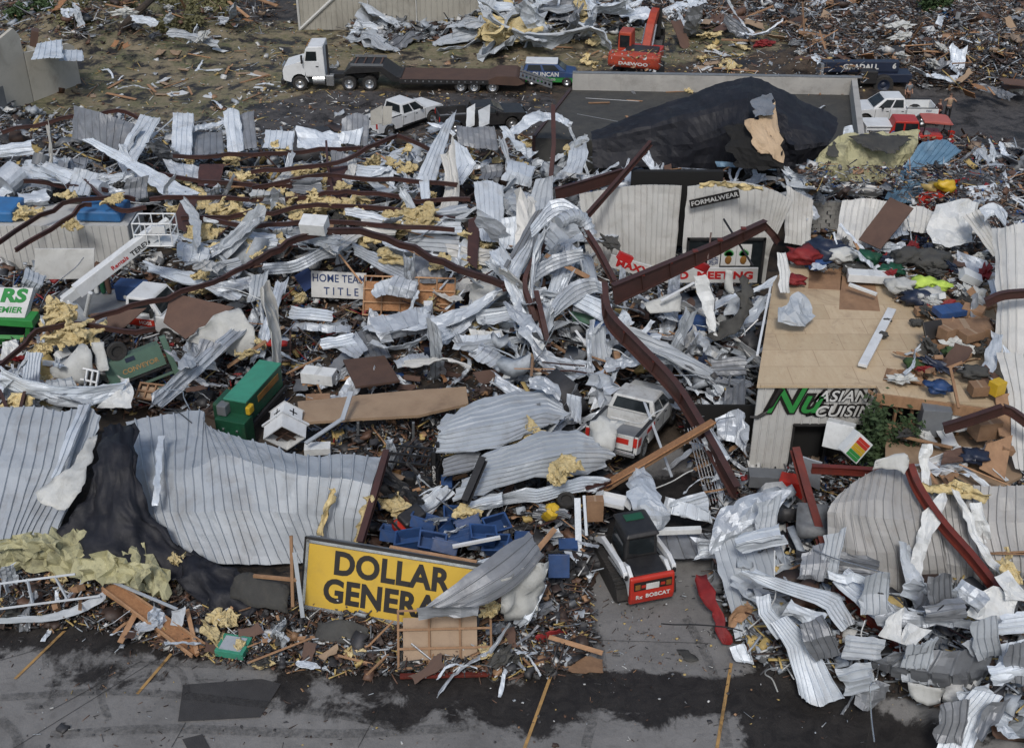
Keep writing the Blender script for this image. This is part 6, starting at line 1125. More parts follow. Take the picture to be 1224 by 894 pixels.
for (x0, y0, h0, x1, y1, h1, x2, y2, h2, x3, y3, h3, m_, w_) in MS:
    cx, cy = (x0 + x3) / 2, (y0 + y3) / 2; lm = min(LM, key=lambda q: math.hypot(q[1] - cx, (q[2] - cy) * 1.3)); sd = ('left of' if cx < lm[1] - 18 else 'right of' if cx > lm[1] + 18 else 'above' if cy < lm[2] else 'below')
    lb = f'{w_} {CN[m_]} sheet {sd} {lm[0]}'; SEEN[lb] = SEEN.get(lb, 0) + 1
    if SEEN[lb] > 1: lb = f'{w_} {CN[m_]} torn sheet farther {sd} {lm[0]}'
    mx, my = (x0 + x2) / 2 + random.uniform(-4, 4), (y0 + y2) / 2; k1 = random.uniform(-.15, .35)
    S_(lb, m_, f'{x0},{y0},{h0} {x1},{y1},{h1} / {mx},{my},{(h0+h2)/2+k1} {(x1+x3)/2+random.uniform(-4,4)},{(y1+y3)/2},{(h1+h3)/2+k1} / {x2},{y2},{h2} {x3},{y3},{h3}', 0 if w_ in ('curled', 'twisted', 'bent') else 4, du='v' if abs(x1 - x0) > 35 else 'u', crum=.09, jag=.1)
# --- boards and timber
def plank(label, p0, p1, w, th, m, name='wooden_plank', cat='plank', roll=0.0, flat=True):
    a, b_ = pp(p0 + ' ' + p1); d = b_ - a; up = Vector((0, 0, 1)) if abs(d.normalized().z) < .9 else Vector((0, 1, 0))
    s = up.cross(d).normalized(); s = Matrix.Rotation(roll, 3, d.normalized()) @ s
    mb = MB(); mb.T = frame4((a + b_) / 2, d, s); mb.box((0, 0, 0), (d.length, w, th)); o = mb.build(name, m, bevel=.006); return tag(o, label, cat)
plank('long orange chipboard plank leaning from the buried pickup', '716,583,1.6', '853,503,3.4', .48, .05, 'osb', roll=R(-20))
plank('pale timber edge nailed under the long chipboard plank', '722,588,1.5', '853,508,3.2', .06, .1, 'lumber')
plank('chipboard trough plank lying on the lot at lower left', '128,701,1.0', '242,778,.25', .5, .05, 'osb', roll=R(10))
plank('left rim timber of the chipboard trough plank', '122,703,1.05', '230,784,.3', .06, .14, 'lumber'); plank('right rim timber of the chipboard trough plank', '134,693,1.1', '246,771,.35', .06, .14, 'lumber')
plank('thin grey metal bar beside the chipboard trough plank', '132,694,1.2', '212,728,.9', .1, .05, 'roof_sheet', name='metal_bar', cat='bar')
plank('long timber running along the top edge of the yellow sign', '466,654,2.4', '570,672,2.5', .12, .1, 'lumber')
plank('upright pale timber post left of the yellow sign', '348,640,3.0', '350,725,.9', .1, .1, 'lumber'); plank('short pale timber nailed across the upright post', '303,688,1.6', '355,693,1.7', .1, .1, 'lumber')
plank('grey steel strap bent beside the yellow sign left edge', '352,660,2.6', '362,738,.5', .14, .03, 'roof_sheet', name='metal_bar', cat='bar')
plank('dark red timber lying in front of the broken wooden frame', '478,808,.15', '592,805,.15', .16, .1, 'red_steel'); plank('thin stick leaning on the debris left of the wooden frame', '440,772,.5', '470,742,1.6', .05, .05, 'lumber')
plank('diagonal timber under the restaurant fascia', '1038,467,4.25', '1078,493,3.4', .2, .06, 'lumber'); plank('loose timber leaning across the roof edge goods', '1136,440,5.2', '1146,488,4.6', .1, .08, 'lumber'); plank('loose pale timber on the roof among cartons', '1090,418,4.8', '1118,448,4.6', .1, .06, 'lumber')
plank('brown timber wedge under the silver arch', '652,305,4.2', '704,332,3.4', .35, .05, 'lumber'); plank('grey bent steel bar across the tan awning, lower part', '365,530,1.5', '410,500,1.9', .18, .06, 'roof_sheet', name='metal_bar', cat='bar'); plank('grey bent steel bar across the tan awning, upper part', '409,502,1.9', '420,468,2.4', .18, .06, 'roof_sheet', name='metal_bar', cat='bar')
plank('broomstick like pole on the slab near the shelf unit', '342,447,.6', '383,427,.9', .07, .07, 'lumber')
plank('white tube crossing the right of the skid steer', '785,635,1.5', '838,633,1.5', .2, .2, 'white_plastic', name='pipe', cat='pipe'); plank('white fluorescent fixture lying on the plywood roof', '1031,437,4.5', '1066,370,4.5', .34, .12, 'white_paint', name='light_fixture', cat='light fixture')
plank('white pipe lying on the roof left of the red white box', '1015,340,4.8', '1048,352,4.7', .12, .12, 'white_plastic', name='pipe', cat='pipe'); plank('white downspout on the restaurant side edge', '921,343,4.6', '905,425,4.6', .09, .06, 'white_paint', name='pipe', cat='pipe')
plank('leaning white metal post left of the skid steer, nearer one', '690,595,2.3', '692,668,.6', .22, .1, 'white_sheet', name='metal_bar', cat='bar'); plank('leaning white metal post left of the skid steer, farther one', '698,592,2.4', '701,640,1.2', .1, .06, 'white_sheet', name='metal_bar', cat='bar')
plank('black rod crossing the shop window', '865,262,5.6', '900,318,4.6', .07, .07, 'black_metal', name='metal_bar', cat='bar'); plank('small black rod standing on the main rafter', '850,278,5.9', '846,310,4.9', .07, .07, 'maroon_steel', name='metal_bar', cat='bar')
plank('white stud crossing the rubble left of the pale board', '790,360,3.4', '830,338,4.0', .12, .06, 'white_paint'); plank('white strip curving through the centre debris', '688,395,2.6', '718,436,1.8', .12, .04, 'white_paint', name='metal_bar', cat='bar')
plank('grey long trim leaning right of the buried pickup', '770,480,2.6', '803,570,1.2', .1, .05, 'roof_sheet', name='metal_bar', cat='bar')
for i in range(7): plank(f'thin steel rod, {["first", "second", "third", "fourth", "fifth", "sixth", "last"][i]} from the left in the bundle by the rafter', f'{822 + i * 3.2},{512 - i},2.4', f'{846 + i * 3.4},{606 - i * 2},.6', .035, .035, 'chrome', name='steel_rod', cat='rod')
for lb, a, b_ in (('white door leaning low at the lower right of the canopy deck', 1, 1),): pass
def flat(label, rs, m, name, cat, th=.06, jag=.01, crum=.01): return S_(label, m, rs, 0, name=name, cat=cat, th=th, jag=jag, crum=crum, curved=False)
flat('brown flat board propped left of the white crumpled tarp', '205,350,3.0 280,367,2.8 / 195,385,2.3 222,405,1.9', 'brown_board', 'plywood_sheet', 'plywood')
flat('dark board lying below the dark sweeping purlin', '108,375,1.9 175,368,2.0 / 108,392,1.4 148,392,1.4', 'brown_board', 'plywood_sheet', 'plywood')
flat('long tan awning panel lying across the bare slab', '356,480,1.5 430,472,1.5 500,466,1.5 557,462,1.5 / 357,505,1.5 430,500,1.5 500,496,1.5 560,482,1.5', 'tan_panel', 'awning', 'awning', th=.12)
for x in (428, 494): plank(f'steel leg under the tan awning, {"left" if x < 450 else "right"} one', f'{x},505,1.3', f'{x},530,.1', .1, .1, 'grey_paint', name='metal_post', cat='post')
flat('brown metal topped table sloping on the slab', '410,430,1.3 460,425,1.3 / 425,462,1.2 478,455,1.2', 'brown_board', 'table', 'table', th=.1)
flat('dark brown board right of the brown table', '565,445,1.1 600,440,1.1 / 575,460,.8 612,452,.8', 'brown_board', 'plywood_sheet', 'plywood')
flat('white board standing behind the boom lift', '42,297,3.2 113,297,3.2 / 42,333,1.6 113,333,1.6', 'sign_white', 'wall_board', 'board')
t = thing('container', 'pale ribbed container topped by a blue tarp behind the boom lift', 'container', P(70, 345)); LO = t.location
mb = MB(); a, b_ = PY(-60, 270, 55.6) - LO, PY(152, 268, 55.6) - LO; ribwall(a.x, b_.x, -.0, a.z, a.y, None, None, None, .35, mb); mb.box(((a.x + b_.x) / 2, a.y + 1.4, a.z / 2), (b_.x - a.x, 2.6, a.z - .02)); mb.build('wall', 'wall_sheet', t)
for x0, x1 in ((-60, 16), (92, 145)): p0, p1 = PY(x0, 262, 56) - LO, PY(x1, 262, 56) - LO; mb = MB(); mb.box(((p0.x + p1.x) / 2, p0.y + .9, a.z + .35), (p1.x - p0.x, 2.0, .6), (0, R(2), 0)); mb.build('blue_cover', 'mid_blue', t, bevel=.12)
# broken wooden frame, rack, boxes
def lattice(name, label, cat, p, wd, hg, nx, ny, rx, rz, m='lumber', back='tan_panel', t_=.07, share=.8):
    t = thing(name, label, cat, p, rot=(rx, 0, rz)); mb = MB()
    for i in range(nx): mb.box((-wd / 2 + wd * i / (nx - 1), 0, hg / 2), (t_, t_ * 1.2, hg))
    fr = mb.build('upright', m, t); mb = MB()
    for j in range(ny): mb.box((0, -.01, hg * j / (ny - 1)), (wd + t_, t_ * 1.4, t_))
    mb.build('rail', m, t)
    if back: MB().box((wd * (1 - share) / 2 * -.5, .09, hg / 2), (wd * share, .03, hg * .75)).build('backing_board', back, t)
    return t
lattice('timber_lattice', 'broken wooden frame with tan backing in front of the yellow sign', 'wooden frame', P(532, 797, .25), 2.9, 1.75, 4, 4, R(-42), R(2))
lattice('shelf_rack', 'collapsed orange wood rack behind the silver sheets on the slab', 'rack', P(488, 378, .9), 4.2, 1.8, 6, 4, R(-35), R(-4), 'lumber', 'osb', share=1.0)
lattice('shelf_unit', 'dark shelf unit with red goods above the green baler lid', 'shelf', P(325, 432, .5), 1.6, 1.4, 2, 4, R(-45), R(3), 'brown_board', 'black_metal', share=1); 
o = MB().box(P(326, 410, 1.5), (1.3, .4, .15)).build('goods_pack', 'red_paint', bevel=.04); tag(o, 'red goods on the top shelf of the dark shelf unit', 'goods')
lattice('wooden_crate', 'splintered wooden crate lying right of the sage machine', 'crate', P(181, 478, 1.0), 1.4, .7, 5, 3, R(-60), R(-12), 'lumber', 'tan_panel')
lattice('wire_rack', 'white louvred rack standing left of the sage machine', 'rack', P(104, 468, 1.4), .8, .9, 4, 3, R(-30), R(-20), 'white_paint', 'dark_void')
def cbox(label, px, d, rz=0, m='cardboard', name='cardboard_box', cat='box', rx=0, open_=False, group=None):
    t = thing(name, label, cat, P(*px), rot=(rx, 0, rz), group=group); w, l, h = d
    if open_:
        b = MB()
        for s in (-1, 1): b.box((s * w / 2, 0, h / 2), (.03, l, h)); b.box((0, s * l / 2, h / 2), (w - .04, .03, h))
        b.box((0, 0, .02), (w - .04, l - .04, .03)); b.build('body', m, t)
        for s in (-1, 1): MB().box((s * (w / 2 + .12), 0, h - .03), (.3, l, .015), (0, s * R(35), 0)).build('flap', m, t)
    else:
        MB().box((0, 0, h / 2), d).build('body', m, t, bevel=.012)
        MB().box((0, 0, h + .004), (w * .12, l * 1.0, .006)).build('tape', 'tan_panel' if m == 'cardboard' else m, t)
    return t
BX = ((1150, 402, 4.5, 2.0, .9, .55, 0, 'largest brown cabinet lying among the roof cartons'), (1135, 372, 4.5, 1.1, .6, .3, 5, 'open brown carton behind the cabinet, left one'), (1162, 378, 4.8, .8, .6, .4, -30, 'brown carton behind the cabinet, right one'), (1130, 405, 4.9, .5, .5, .5, 30, 'small carton in front of the black screen'), (1160, 405, 5.0, .9, .5, .35, 25, 'long carton right of the small one'),
      (1122, 418, 4.5, .9, .6, .4, -10, 'low carton below the black screen'), (1168, 470, 4.5, .6, .5, .4, 5, 'carton at the roof edge near the yellow jug'), (1175, 520, 3.4, .9, .7, .7, 12, 'white topped carton on the canopy deck'), (1140, 380, 4.5, .6, .5, .3, 0, 'carton half under the blue bag'), (1168, 390, 4.6, .7, .5, .4, -40, 'tilted carton near the right wall'), (1085, 452, 4.4, .8, .6, .2, 8, 'flattened carton near the green plants'), (1098, 322, 4.4, 1.0, .7, .5, -35, 'carton leaning behind the clothes heap'), (1105, 375, 4.45, .8, .4, .25, 3, 'orange brown tray left of the blue bag'), (1150, 430, 4.6, .8, .3, .2, 40, 'thin carton under the leaning timber'))
for i, (x, y, h, a, b_, c, r_, lb) in enumerate(BX): cbox(lb, (x, y, h), (a, b_, c), R(r_), open_=i in (1, 5, 10))
cbox('grey plastic cabinet standing on the canopy deck', (1113, 515, 3.1), (1.0, .8, 1.1), R(-8), 'grey_paint', 'cabinet', 'cabinet'); cbox('white appliance box behind the grey cabinet', (1125, 485, 3.3), (1.2, .6, .5), R(5), 'white_plastic', 'appliance', 'appliance'); cbox('white cooler right of the grey cabinet', (1148, 505, 3.3), (.9, .7, .6), R(-5), 'white_plastic', 'cooler', 'cooler')
cbox('white open tray on the canopy deck front', (1168, 548, 3.1), (1.1, .7, .2), R(-8), 'white_paint', 'tray', 'tray', open_=True); cbox('white basin at the left of the open tray', (1130, 558, 3.1), (1.2, .8, .25), R(28), 'white_paint', 'tray', 'tray', open_=True)
flat('rusty brown pillow shaped board in the white basin', '1128,540,3.6 1152,532,3.6 / 1125,555,3.5 1155,550,3.5', 'brown_board', 'plywood_sheet', 'plywood', crum=.06)
flat('large cardboard sheet drooping at the canopy deck corner', '1190,470,4.6 1224,470,4.6 / 1195,520,3.8 1222,530,3.6', 'cardboard', 'cardboard_sheet', 'cardboard', crum=.05)
flat('second cardboard sheet standing at the canopy deck front', '1180,530,3.9 1210,520,4.0 / 1170,560,3.2 1200,575,3.0', 'cardboard', 'cardboard_sheet', 'cardboard', crum=.04)
cbox('black screen lying among the roof cartons', (1118, 405, 4.8), (.8, .1, .7), R(15), 'sign_black', 'screen', 'screen', rx=R(-40)); cbox('blue plastic bag heap beside the cartons', (1135, 375, 4.9), (1.2, .7, .25), R(15), 'blue_paint', 'plastic_bag', 'bag'); cbox('white red printed box on the roof', (1040, 335, 4.5), (1.9, .6, .35), R(-8), 'white_plastic', 'goods_box', 'box')
for px, r_, m, lb in (((1037, 307, 4.8), .42, 'green_paint', 'dark green round bush ornament on the roof, farther one'), ((1067, 322, 4.8), .42, 'green_paint', 'dark green round bush ornament on the roof, nearer one'), ((1023, 322, 4.6), .45, 'dark_felt', 'black rounded bag at the roof clothes'), ((1085, 305, 5.2), .5, 'dark_felt', 'black coat heap behind the ornaments'), ((1110, 310, 5.0), .7, 'dark_felt', 'large dark clothes bundle beside the leaning carton'),
                      ((1104, 338, 4.9), .4, 'lime_plastic', 'lime yellow plastic bundle, larger'), ((1126, 342, 4.9), .3, 'lime_plastic', 'lime yellow plastic bundle, smaller'), ((1098, 355, 4.7), .5, 'navy', 'navy garment bundle on the roof'), ((1112, 352, 4.8), .45, 'white_cloth', 'white garment bundle on the roof'), ((1078, 342, 4.8), .5, 'white_cloth', 'clear plastic wrapped bundle on the roof'),
                      ((962, 305, 4.9), .6, 'red_cloth', 'red clothes at the back of the plywood roof'), ((985, 300, 4.9), .7, 'navy', 'navy patterned clothes at the back of the roof'), ((1003, 305, 4.9), .5, 'white_cloth', 'white shirt on the clothes heap'), ((975, 312, 4.6), .5, 'blue_paint', 'blue clothes at the back of the roof'), ((950, 335, 4.6), .35, 'red_cloth', 'small red cloth beside the white curtain'), ((983, 308, 4.5), .3, 'red_cloth', 'red bag below the navy clothes'),
                      ((1165, 545, 3.5), .4, 'navy', 'dark coat lying on the canopy deck'), ((1095, 385, 4.5), .2, 'dark_felt', 'dark small bag on bare plywood'), ((1060, 383, 4.5), .14, 'dark_felt', 'black scrap beside the long fixture'), ((1055, 400, 4.5), .18, 'dark_felt', 'black debris below the long fixture'), ((1095, 435, 4.6), .35, 'green_leaf', 'green wire plants at the roof edge'), ((1140, 420, 4.8), .3, 'green_leaf', 'green garland among cartons'), ((1122, 462, 4.7), .35, 'blue_paint', 'blue bag at the roof edge'), ((1165, 445, 4.8), .4, 'dark_felt', 'black rubbish bag between cartons and right wall')):
    o = MB().blob(P(*px), (r_ * 1.3, r_, r_ * .6), .33, 1.8, 3, px[0]).build('bundle', m, smooth=True); tag(o, lb, 'bundle')
cbox('yellow power tool case at the roof edge', (1190, 470, 4.6), (.5, .4, .5), R(30), 'yellow_plastic', 'tool_case', 'tool case')
for i, (y, hh) in enumerate(((287, 5.1), (292, 4.9))): pass
# menu board, air handler, table near door
t = thing('menu_board', 'tilted light box with green, yellow and red rows by the restaurant door', 'menu board', P(1030, 560)); LO = t.location; LO1 = LO
o, M1, w1, h1 = board(t, P(1010, 537, 3.4), P(1030, 514, 4.0), P(1021, 557, 2.7), 'case', 'white_plastic', .35)
for i, m in enumerate(('leaf_green', 'leaf_green', 'yellow_plastic', 'yellow_plastic', 'bright_red', 'bright_red')):
    mb = MB(); mb.T = M1; mb.box((-w1 * .40 + i * w1 * .145, -.04, .012), (w1 * .13, h1 * .72, .02)); mb.build('menu_row', m, t)
cbox('white crumpled fridge panel beside the restaurant door', (1000, 535, 2.2), (1.0, .5, 1.0), R(-25), 'white_plastic', 'appliance', 'appliance', rx=R(-15)); flat('pale glass door panel leaning in the dark doorway', '960,545,2.6 983,552,2.4 / 962,575,1.2 980,585,1.0', 'roof_sheet', 'glass_door', 'door')
cbox('red drink cooler by the foot of the maroon post', (945, 590, .9), (.9, .6, .7), R(-20), 'red_paint', 'cooler', 'cooler'); cbox('black bench beside the red drink cooler', (915, 578, .9), (1.3, .6, .5), R(-5), 'grey_paint', 'bench', 'bench')
# centre small things
cbox('blue plastic bin in the centre debris', (632, 408, 1.1), (.8, .6, .65), R(-6), 'mid_blue', 'plastic_bin', 'bin', open_=True); cbox('blue cooler under the shop banner', (827, 392, 2.0), (1.2, .6, .5), R(3), 'blue_paint', 'cooler', 'cooler'); flat('green chalkboard in the centre debris', '683,372,2.6 722,376,2.6 / 685,385,2.2 720,390,2.2', 'green_paint', 'chalkboard', 'board')
cbox('white wrapped bale on the bare slab', (382, 455, .5), (1.4, .7, .5), R(-12), 'white_plastic', 'wrapped_bale', 'bale'); cbox('white column stump on the slab', (513, 392, .7), (.4, .4, 1.3), R(5), 'white_paint', 'post', 'post'); cbox('small dark monitor on a white sheet on the slab', (514, 424, .8), (.5, .35, .3), R(4), 'navy', 'monitor', 'monitor')
cbox('white box above the middle of the office sign beams', (377, 275, 4.1), (1.2, .8, .6), R(-10), 'white_plastic', 'appliance', 'appliance', rx=R(15)); cbox('white and black printer on the slab below the awning', (380, 540, .8), (1.0, .5, .3), R(5), 'white_plastic', 'printer', 'printer')
gb = cbox('green framed picture box lying on the lot edge', (280, 776, .2), (.95, .8, .25), R(-12), 'mint_paint', 'picture_box', 'box'); MB().box((0, 0, .262), (.72, .6, .02)).build('pane', 'roof_sheet', gb)
cbox('blue sign board beside the skid steer post', (668, 690, 1.2), (.7, .1, .8), R(0), 'blue_paint', 'notice_board', 'board', rx=R(-20)); cbox('brown cupboard panel left of the skid steer', (710, 620, 1.4), (.6, .35, .9), R(3), 'cardboard', 'cupboard', 'cupboard'); cbox('white open ceiling light box behind the skid steer', (733, 600, 1.7), (.9, .6, .15), R(-20), 'white_paint', 'light_fixture', 'light fixture', open_=True)
o = MB().lathe([(.02, 0), (.26, .02), (.3, .45), (.25, .7), (.12, .78), (.12, .85)], axis='Z', n=8).build('jug', 'yellow_plastic', loc=P(654, 615, 1.5)); o.rotation_euler = (R(35), R(20), 0); tag(o, 'dented yellow plastic jug under the fanned sheets', 'jug')
def tyre(label, p, r=.33, rot=(R(20), 0, 0)):
    o = MB().lathe([(r * .6, -.1), (r * .9, -.11), (r, -.06), (r, .06), (r * .9, .11), (r * .6, .1), (r * .55, 0)], axis='Z', n=20).build('tyre', 'rubber', loc=P(*p)); o.rotation_euler = rot; return tag(o, label, 'tyre')
tyre('tyre lying right of the yellow jug', (677, 598, 1.7)); tyre('tyre standing left of the sage machine', (140, 420, 2.4), .42, (R(80), 0, R(30)))
# blue crates and floor machines in the pit behind the sign
cr_ = ((470, 645, -8, 'first'), (492, 650, -5, 'second'), (515, 652, 0, 'third'), (530, 642, 60, 'fourth, standing on end'), (552, 650, 4, 'fifth'), (575, 645, 10, 'sixth'), (590, 632, 30, 'seventh'), (562, 632, 15, 'eighth, farther back'), (505, 630, -12, 'ninth, behind the second'), (545, 622, 5, 'tenth, below the fan'), (598, 655, -20, 'rightmost'), (530, 660, -6, 'lowest'))
for i, (x, y, r_, w_) in enumerate(cr_):
    t = thing('shopping_crate', f'blue plastic crate, {w_} along the pit behind the yellow sign', 'crate', P(x, y, 1.2 + .25 * (i % 3)), rot=(R((-20, 10, 25, -35)[i % 4]), R((5, -15, 12)[i % 3]), R(r_)), group='blue crates behind the yellow sign')
    mb = MB()
    for s in (-1, 1): mb.box((s * .42, 0, .2), (.03, .55, .4)); mb.box((0, s * .28, .2), (.82, .03, .4))
    mb.box((0, 0, .02), (.82, .53, .03)); mb.build('tub', 'blue_paint', t, bevel=.01); rm = MB()
    for s in (-1, 1): rm.box((s * .44, 0, .41), (.06, .64, .04)); rm.box((0, s * .3, .41), (.82, .06, .04))
    rm.build('rim', 'blue_paint', t)
t = thing('floor_scrubber', 'red and black floor machine tipped in the pit left of the fan', 'floor machine', P(490, 632, 1.3), rot=(R(15), R(-10), R(40)))
MB().box((0, 0, .35), (1.1, .7, .4)).build('base', 'bright_red', t, bevel=.08); MB().box((.1, 0, .7), (.9, .6, .3)).build('seat', 'black_metal', t, bevel=.1); MB().tube([(-.5, -.3, .5), (-.7, 0, 1.1), (-.5, .3, .5)], .04, 6).build('handlebar', 'black_metal', t); wheel(t, (.4, -.4, .2), .2, .14); wheel(t, (-.4, -.4, .2), .2, .14)
t = thing('floor_fan', 'round wire floor fan lying in the pit above the blue crates', 'fan', P(521, 622, 2.1), rot=(R(-35), 0, R(10)))
fg = MB()
for r_ in (.15, .3, .45): fg.tube([(r_ * math.cos(R(a)), r_ * math.sin(R(a)), .1 - r_ * .1) for a in range(0, 361, 20)], .012, 4)
for a in range(0, 360, 30): fg.tube([(0, 0, .1), (.45 * math.cos(R(a)), .45 * math.sin(R(a)), .05)], .008, 4)
fg.build('grille', 'chrome', t); MB().lathe([(.1, -.15), (.12, -.1), (.12, .02), (.05, .06)], axis='Z').build('motor', 'grey_paint', t)
for k in range(4):
    mb = MB(); mb.T = Matrix.Rotation(R(90 * k), 4, 'Z'); mb.box((.23, 0, 0), (.3, .16, .01), (R(25), 0, 0)); mb.build('blade', 'white_plastic', t)
MB().tube([(0, -.1, -.1), (0, -.5, -.9)], .03, 6).build('stand', 'black_metal', t)
B_('white shelf edge strip over the blue crates', '541,653,2.2 598,642,2.4', .1, .1, m='white_paint', curved=False, kind='box', name='metal_bar')
# ladder, red cloths, ducts
t = thing('ladder', 'aluminium ladder lying in the lower left debris', 'ladder', P(60, 720)); LO = t.location
q = [v - LO for v in pp('-20,730,.9 120,712,1.0 -20,700,1.2 90,686,1.4')]
for i in (0, 2): MB().tube([q[i], q[i + 1]], .05, 4).build('rail', 'roof_sheet', t)
for s in (.12, .42, .72): MB().tube([q[0].lerp(q[1], s), q[2].lerp(q[3], s + .06)], .045, 4).build('rung', 'roof_sheet', t)
S_('curved grey trim lying in front of the ladder', 'roof_sheet', '-10,738,.7 50,735,.7 95,722,.8 125,706,1.0 / -10,745,.5 50,744,.5 98,732,.6 128,715,.8', 0, crum=.03, name='flashing', cat='flashing')
S_('dark red cloth hanging down the right side of the driveway', 'red_cloth', '828,690,.9 845,688,1.1 / 838,712,.8 858,710,1.0 / 850,735,.6 862,730,.8 / 865,770,.3 876,768,.4', 0, crum=.16, name='cloth', cat='cloth')
S_('red fabric wedge in the rubble below the skid steer post', 'red_cloth', '640,762,.5 668,750,.7 / 642,770,.2 680,758,.3', 0, crum=.06, name='cloth', cat='cloth')
S_('torn brown cardboard lying on the lot below the red wedge', 'cardboard', '662,788,.14 690,780,.14 720,788,.12 / 668,798,.12 700,804,.12 720,802,.12', 0, crum=.03, name='cardboard_sheet', cat='cardboard', jag=.12)
S_('black rag on the driveway concrete', 'dark_felt', '812,778,.1 824,775,.1 / 816,788,.1 831,789,.1', 0, crum=.02, name='rag', cat='cloth', jag=.1)
S_('pale flat scrap on the lot beside the trough plank', 'roof_sheet', '206,730,1.0 222,725,1.1 / 204,745,.6 216,750,.6', 0, crum=.05)
S_('dark grey felt hump below the yellow sign left end', 'dark_felt', '380,745,.6 410,740,.9 440,752,.7 / 378,765,.3 415,770,.4 445,772,.2', 0, crum=.12, name='roofing_felt', cat='roofing')
S_('dark felt flap beside the upright timber post', 'dark_felt', '280,690,1.4 300,684,1.5 345,700,1.2 / 275,715,.8 310,725,.8 345,735,.6', 0, crum=.14, name='roofing_felt', cat='roofing')
for lb, p, r_ in (('large silver duct lying at the far left under the beams', '4,222,2.8 22,206,3.2', .75), ('dark open pipe standing at the far left', '47,198,3.3 50,185,3.8', .42), ('silver hose drum below the purlin arch', '112,222,3.2 124,226,3.2', .35)):
    c = pp(p); d = (c[1] - c[0]); mb = MB(); mb.tube([c[0], c[1], c[0] + d * .98], r_, 18); mb.f.pop(); o = mb.build('duct', V_ if 'dark' not in lb else 'grey_paint', smooth=False); tag(o, lb, 'duct')
# --- yellow insulation clumps at the ones seen large
IN = [(62, 380, 2.9, 1.1), (80, 402, 2.7, 1.0), (95, 398, 2.9, .9), (72, 372, 3.2, .7), (48, 418, 2.3, .6), (22, 485, 2.2, .6), (82, 235, 3.7, .5), (30, 255, 2.9, .8), (88, 268, 3.2, .5), (290, 210, 3.3, .6), (320, 242, 3.5, .7), (345, 245, 3.4, .8), (380, 245, 3.4, 1.0), (410, 246, 3.6, .8), (430, 255, 3.3, .9), (270, 255, 3.3, 1.0), (250, 282, 2.9, 1.0), (300, 262, 3.3, .9),
      (325, 290, 2.9, .7), (395, 292, 2.7, .6), (480, 258, 3.5, .9), (500, 262, 3.5, .9), (470, 275, 3.0, .8), (520, 318, 3.1, .4), (328, 228, 3.4, .6), (360, 205, 3.3, .6), (445, 285, 2.9, .7), (230, 300, 2.7, .6), (410, 222, 3.5, .5), (190, 178, 2.6, .5), (220, 250, 3.3, .7), (635, 512, 2.7, .5), (622, 520, 2.5, .5), (676, 558, 3.1, .6), (665, 572, 2.7, .35), (476, 610, 1.8, .6), (590, 730, 1.9, .6), (265, 738, .8, .7), (425, 778, .5, .6),
      (250, 775, .4, .4), (210, 668, 1.4, .4), (1145, 582, 4.2, .4), (360, 355, 1.9, .4), (15, 360, 2.1, .5), (560, 612, 2.0, .5), (215, 215, 3.1, .5), (340, 178, 3.0, .6), (490, 202, 3.2, .5), (280, 190, 3.0, .5), (240, 330, 2.7, .35), (135, 240, 3.9, .5), (265, 310, 2.4, .5)]
NB = ['beside the bowed purlin', 'under the long purlin', 'on the maroon stack', 'among torn sheets']
for i, (x, y, h, r_) in enumerate(IN):
    mb = batt(MB(), P(x, y, h - .2), r_ * (.8 if y < 640 else .5), random.Random(i), 5)
    o = mb.build('insulation_clump', 'insulation', smooth=False)
    zone = 'below the boom lift' if x < 110 and y > 340 else 'at the left bowed purlins' if x < 150 else 'along the long purlins above the office sign' if y < 340 and x < 560 else 'around the fanned roof sheets' if 540 < x < 700 and y < 640 else 'in the front debris near the yellow sign' if y > 600 else 'scattered near the slab'
    tag(o, f'torn fluffy yellow insulation {zone}', 'insulation', f'yellow insulation {zone}')
for lb, rs in (('strip of yellow insulation bursting from the rip in the largest roof', '396,582,3.05 402,583,3.05 / 388,608,2.4 396,608,2.4 / 376,640,1.6 386,640,1.6'), ('ruffled yellow insulation along the dark edge beam of the largest roof', '438,592,2.8 446,592,2.8 / 430,620,2.2 440,622,2.2 / 420,658,1.2 432,656,1.2'), ('yellow insulation lip on top of the off-white shop wall', '835,219,5.7 870,217,5.9 912,224,5.7 / 835,224,5.5 870,223,5.6 912,229,5.5'), ('khaki insulation lip below the canopy deck', '1098,578,4.2 1140,580,4.2 1180,590,4.1 / 1100,588,3.9 1140,592,3.9 1175,600,3.8')):
    S_(lb, 'insulation', rs, 0, crum=.16, cf=3, jag=.12, name='insulation_strip', cat='insulation', cell=.15)
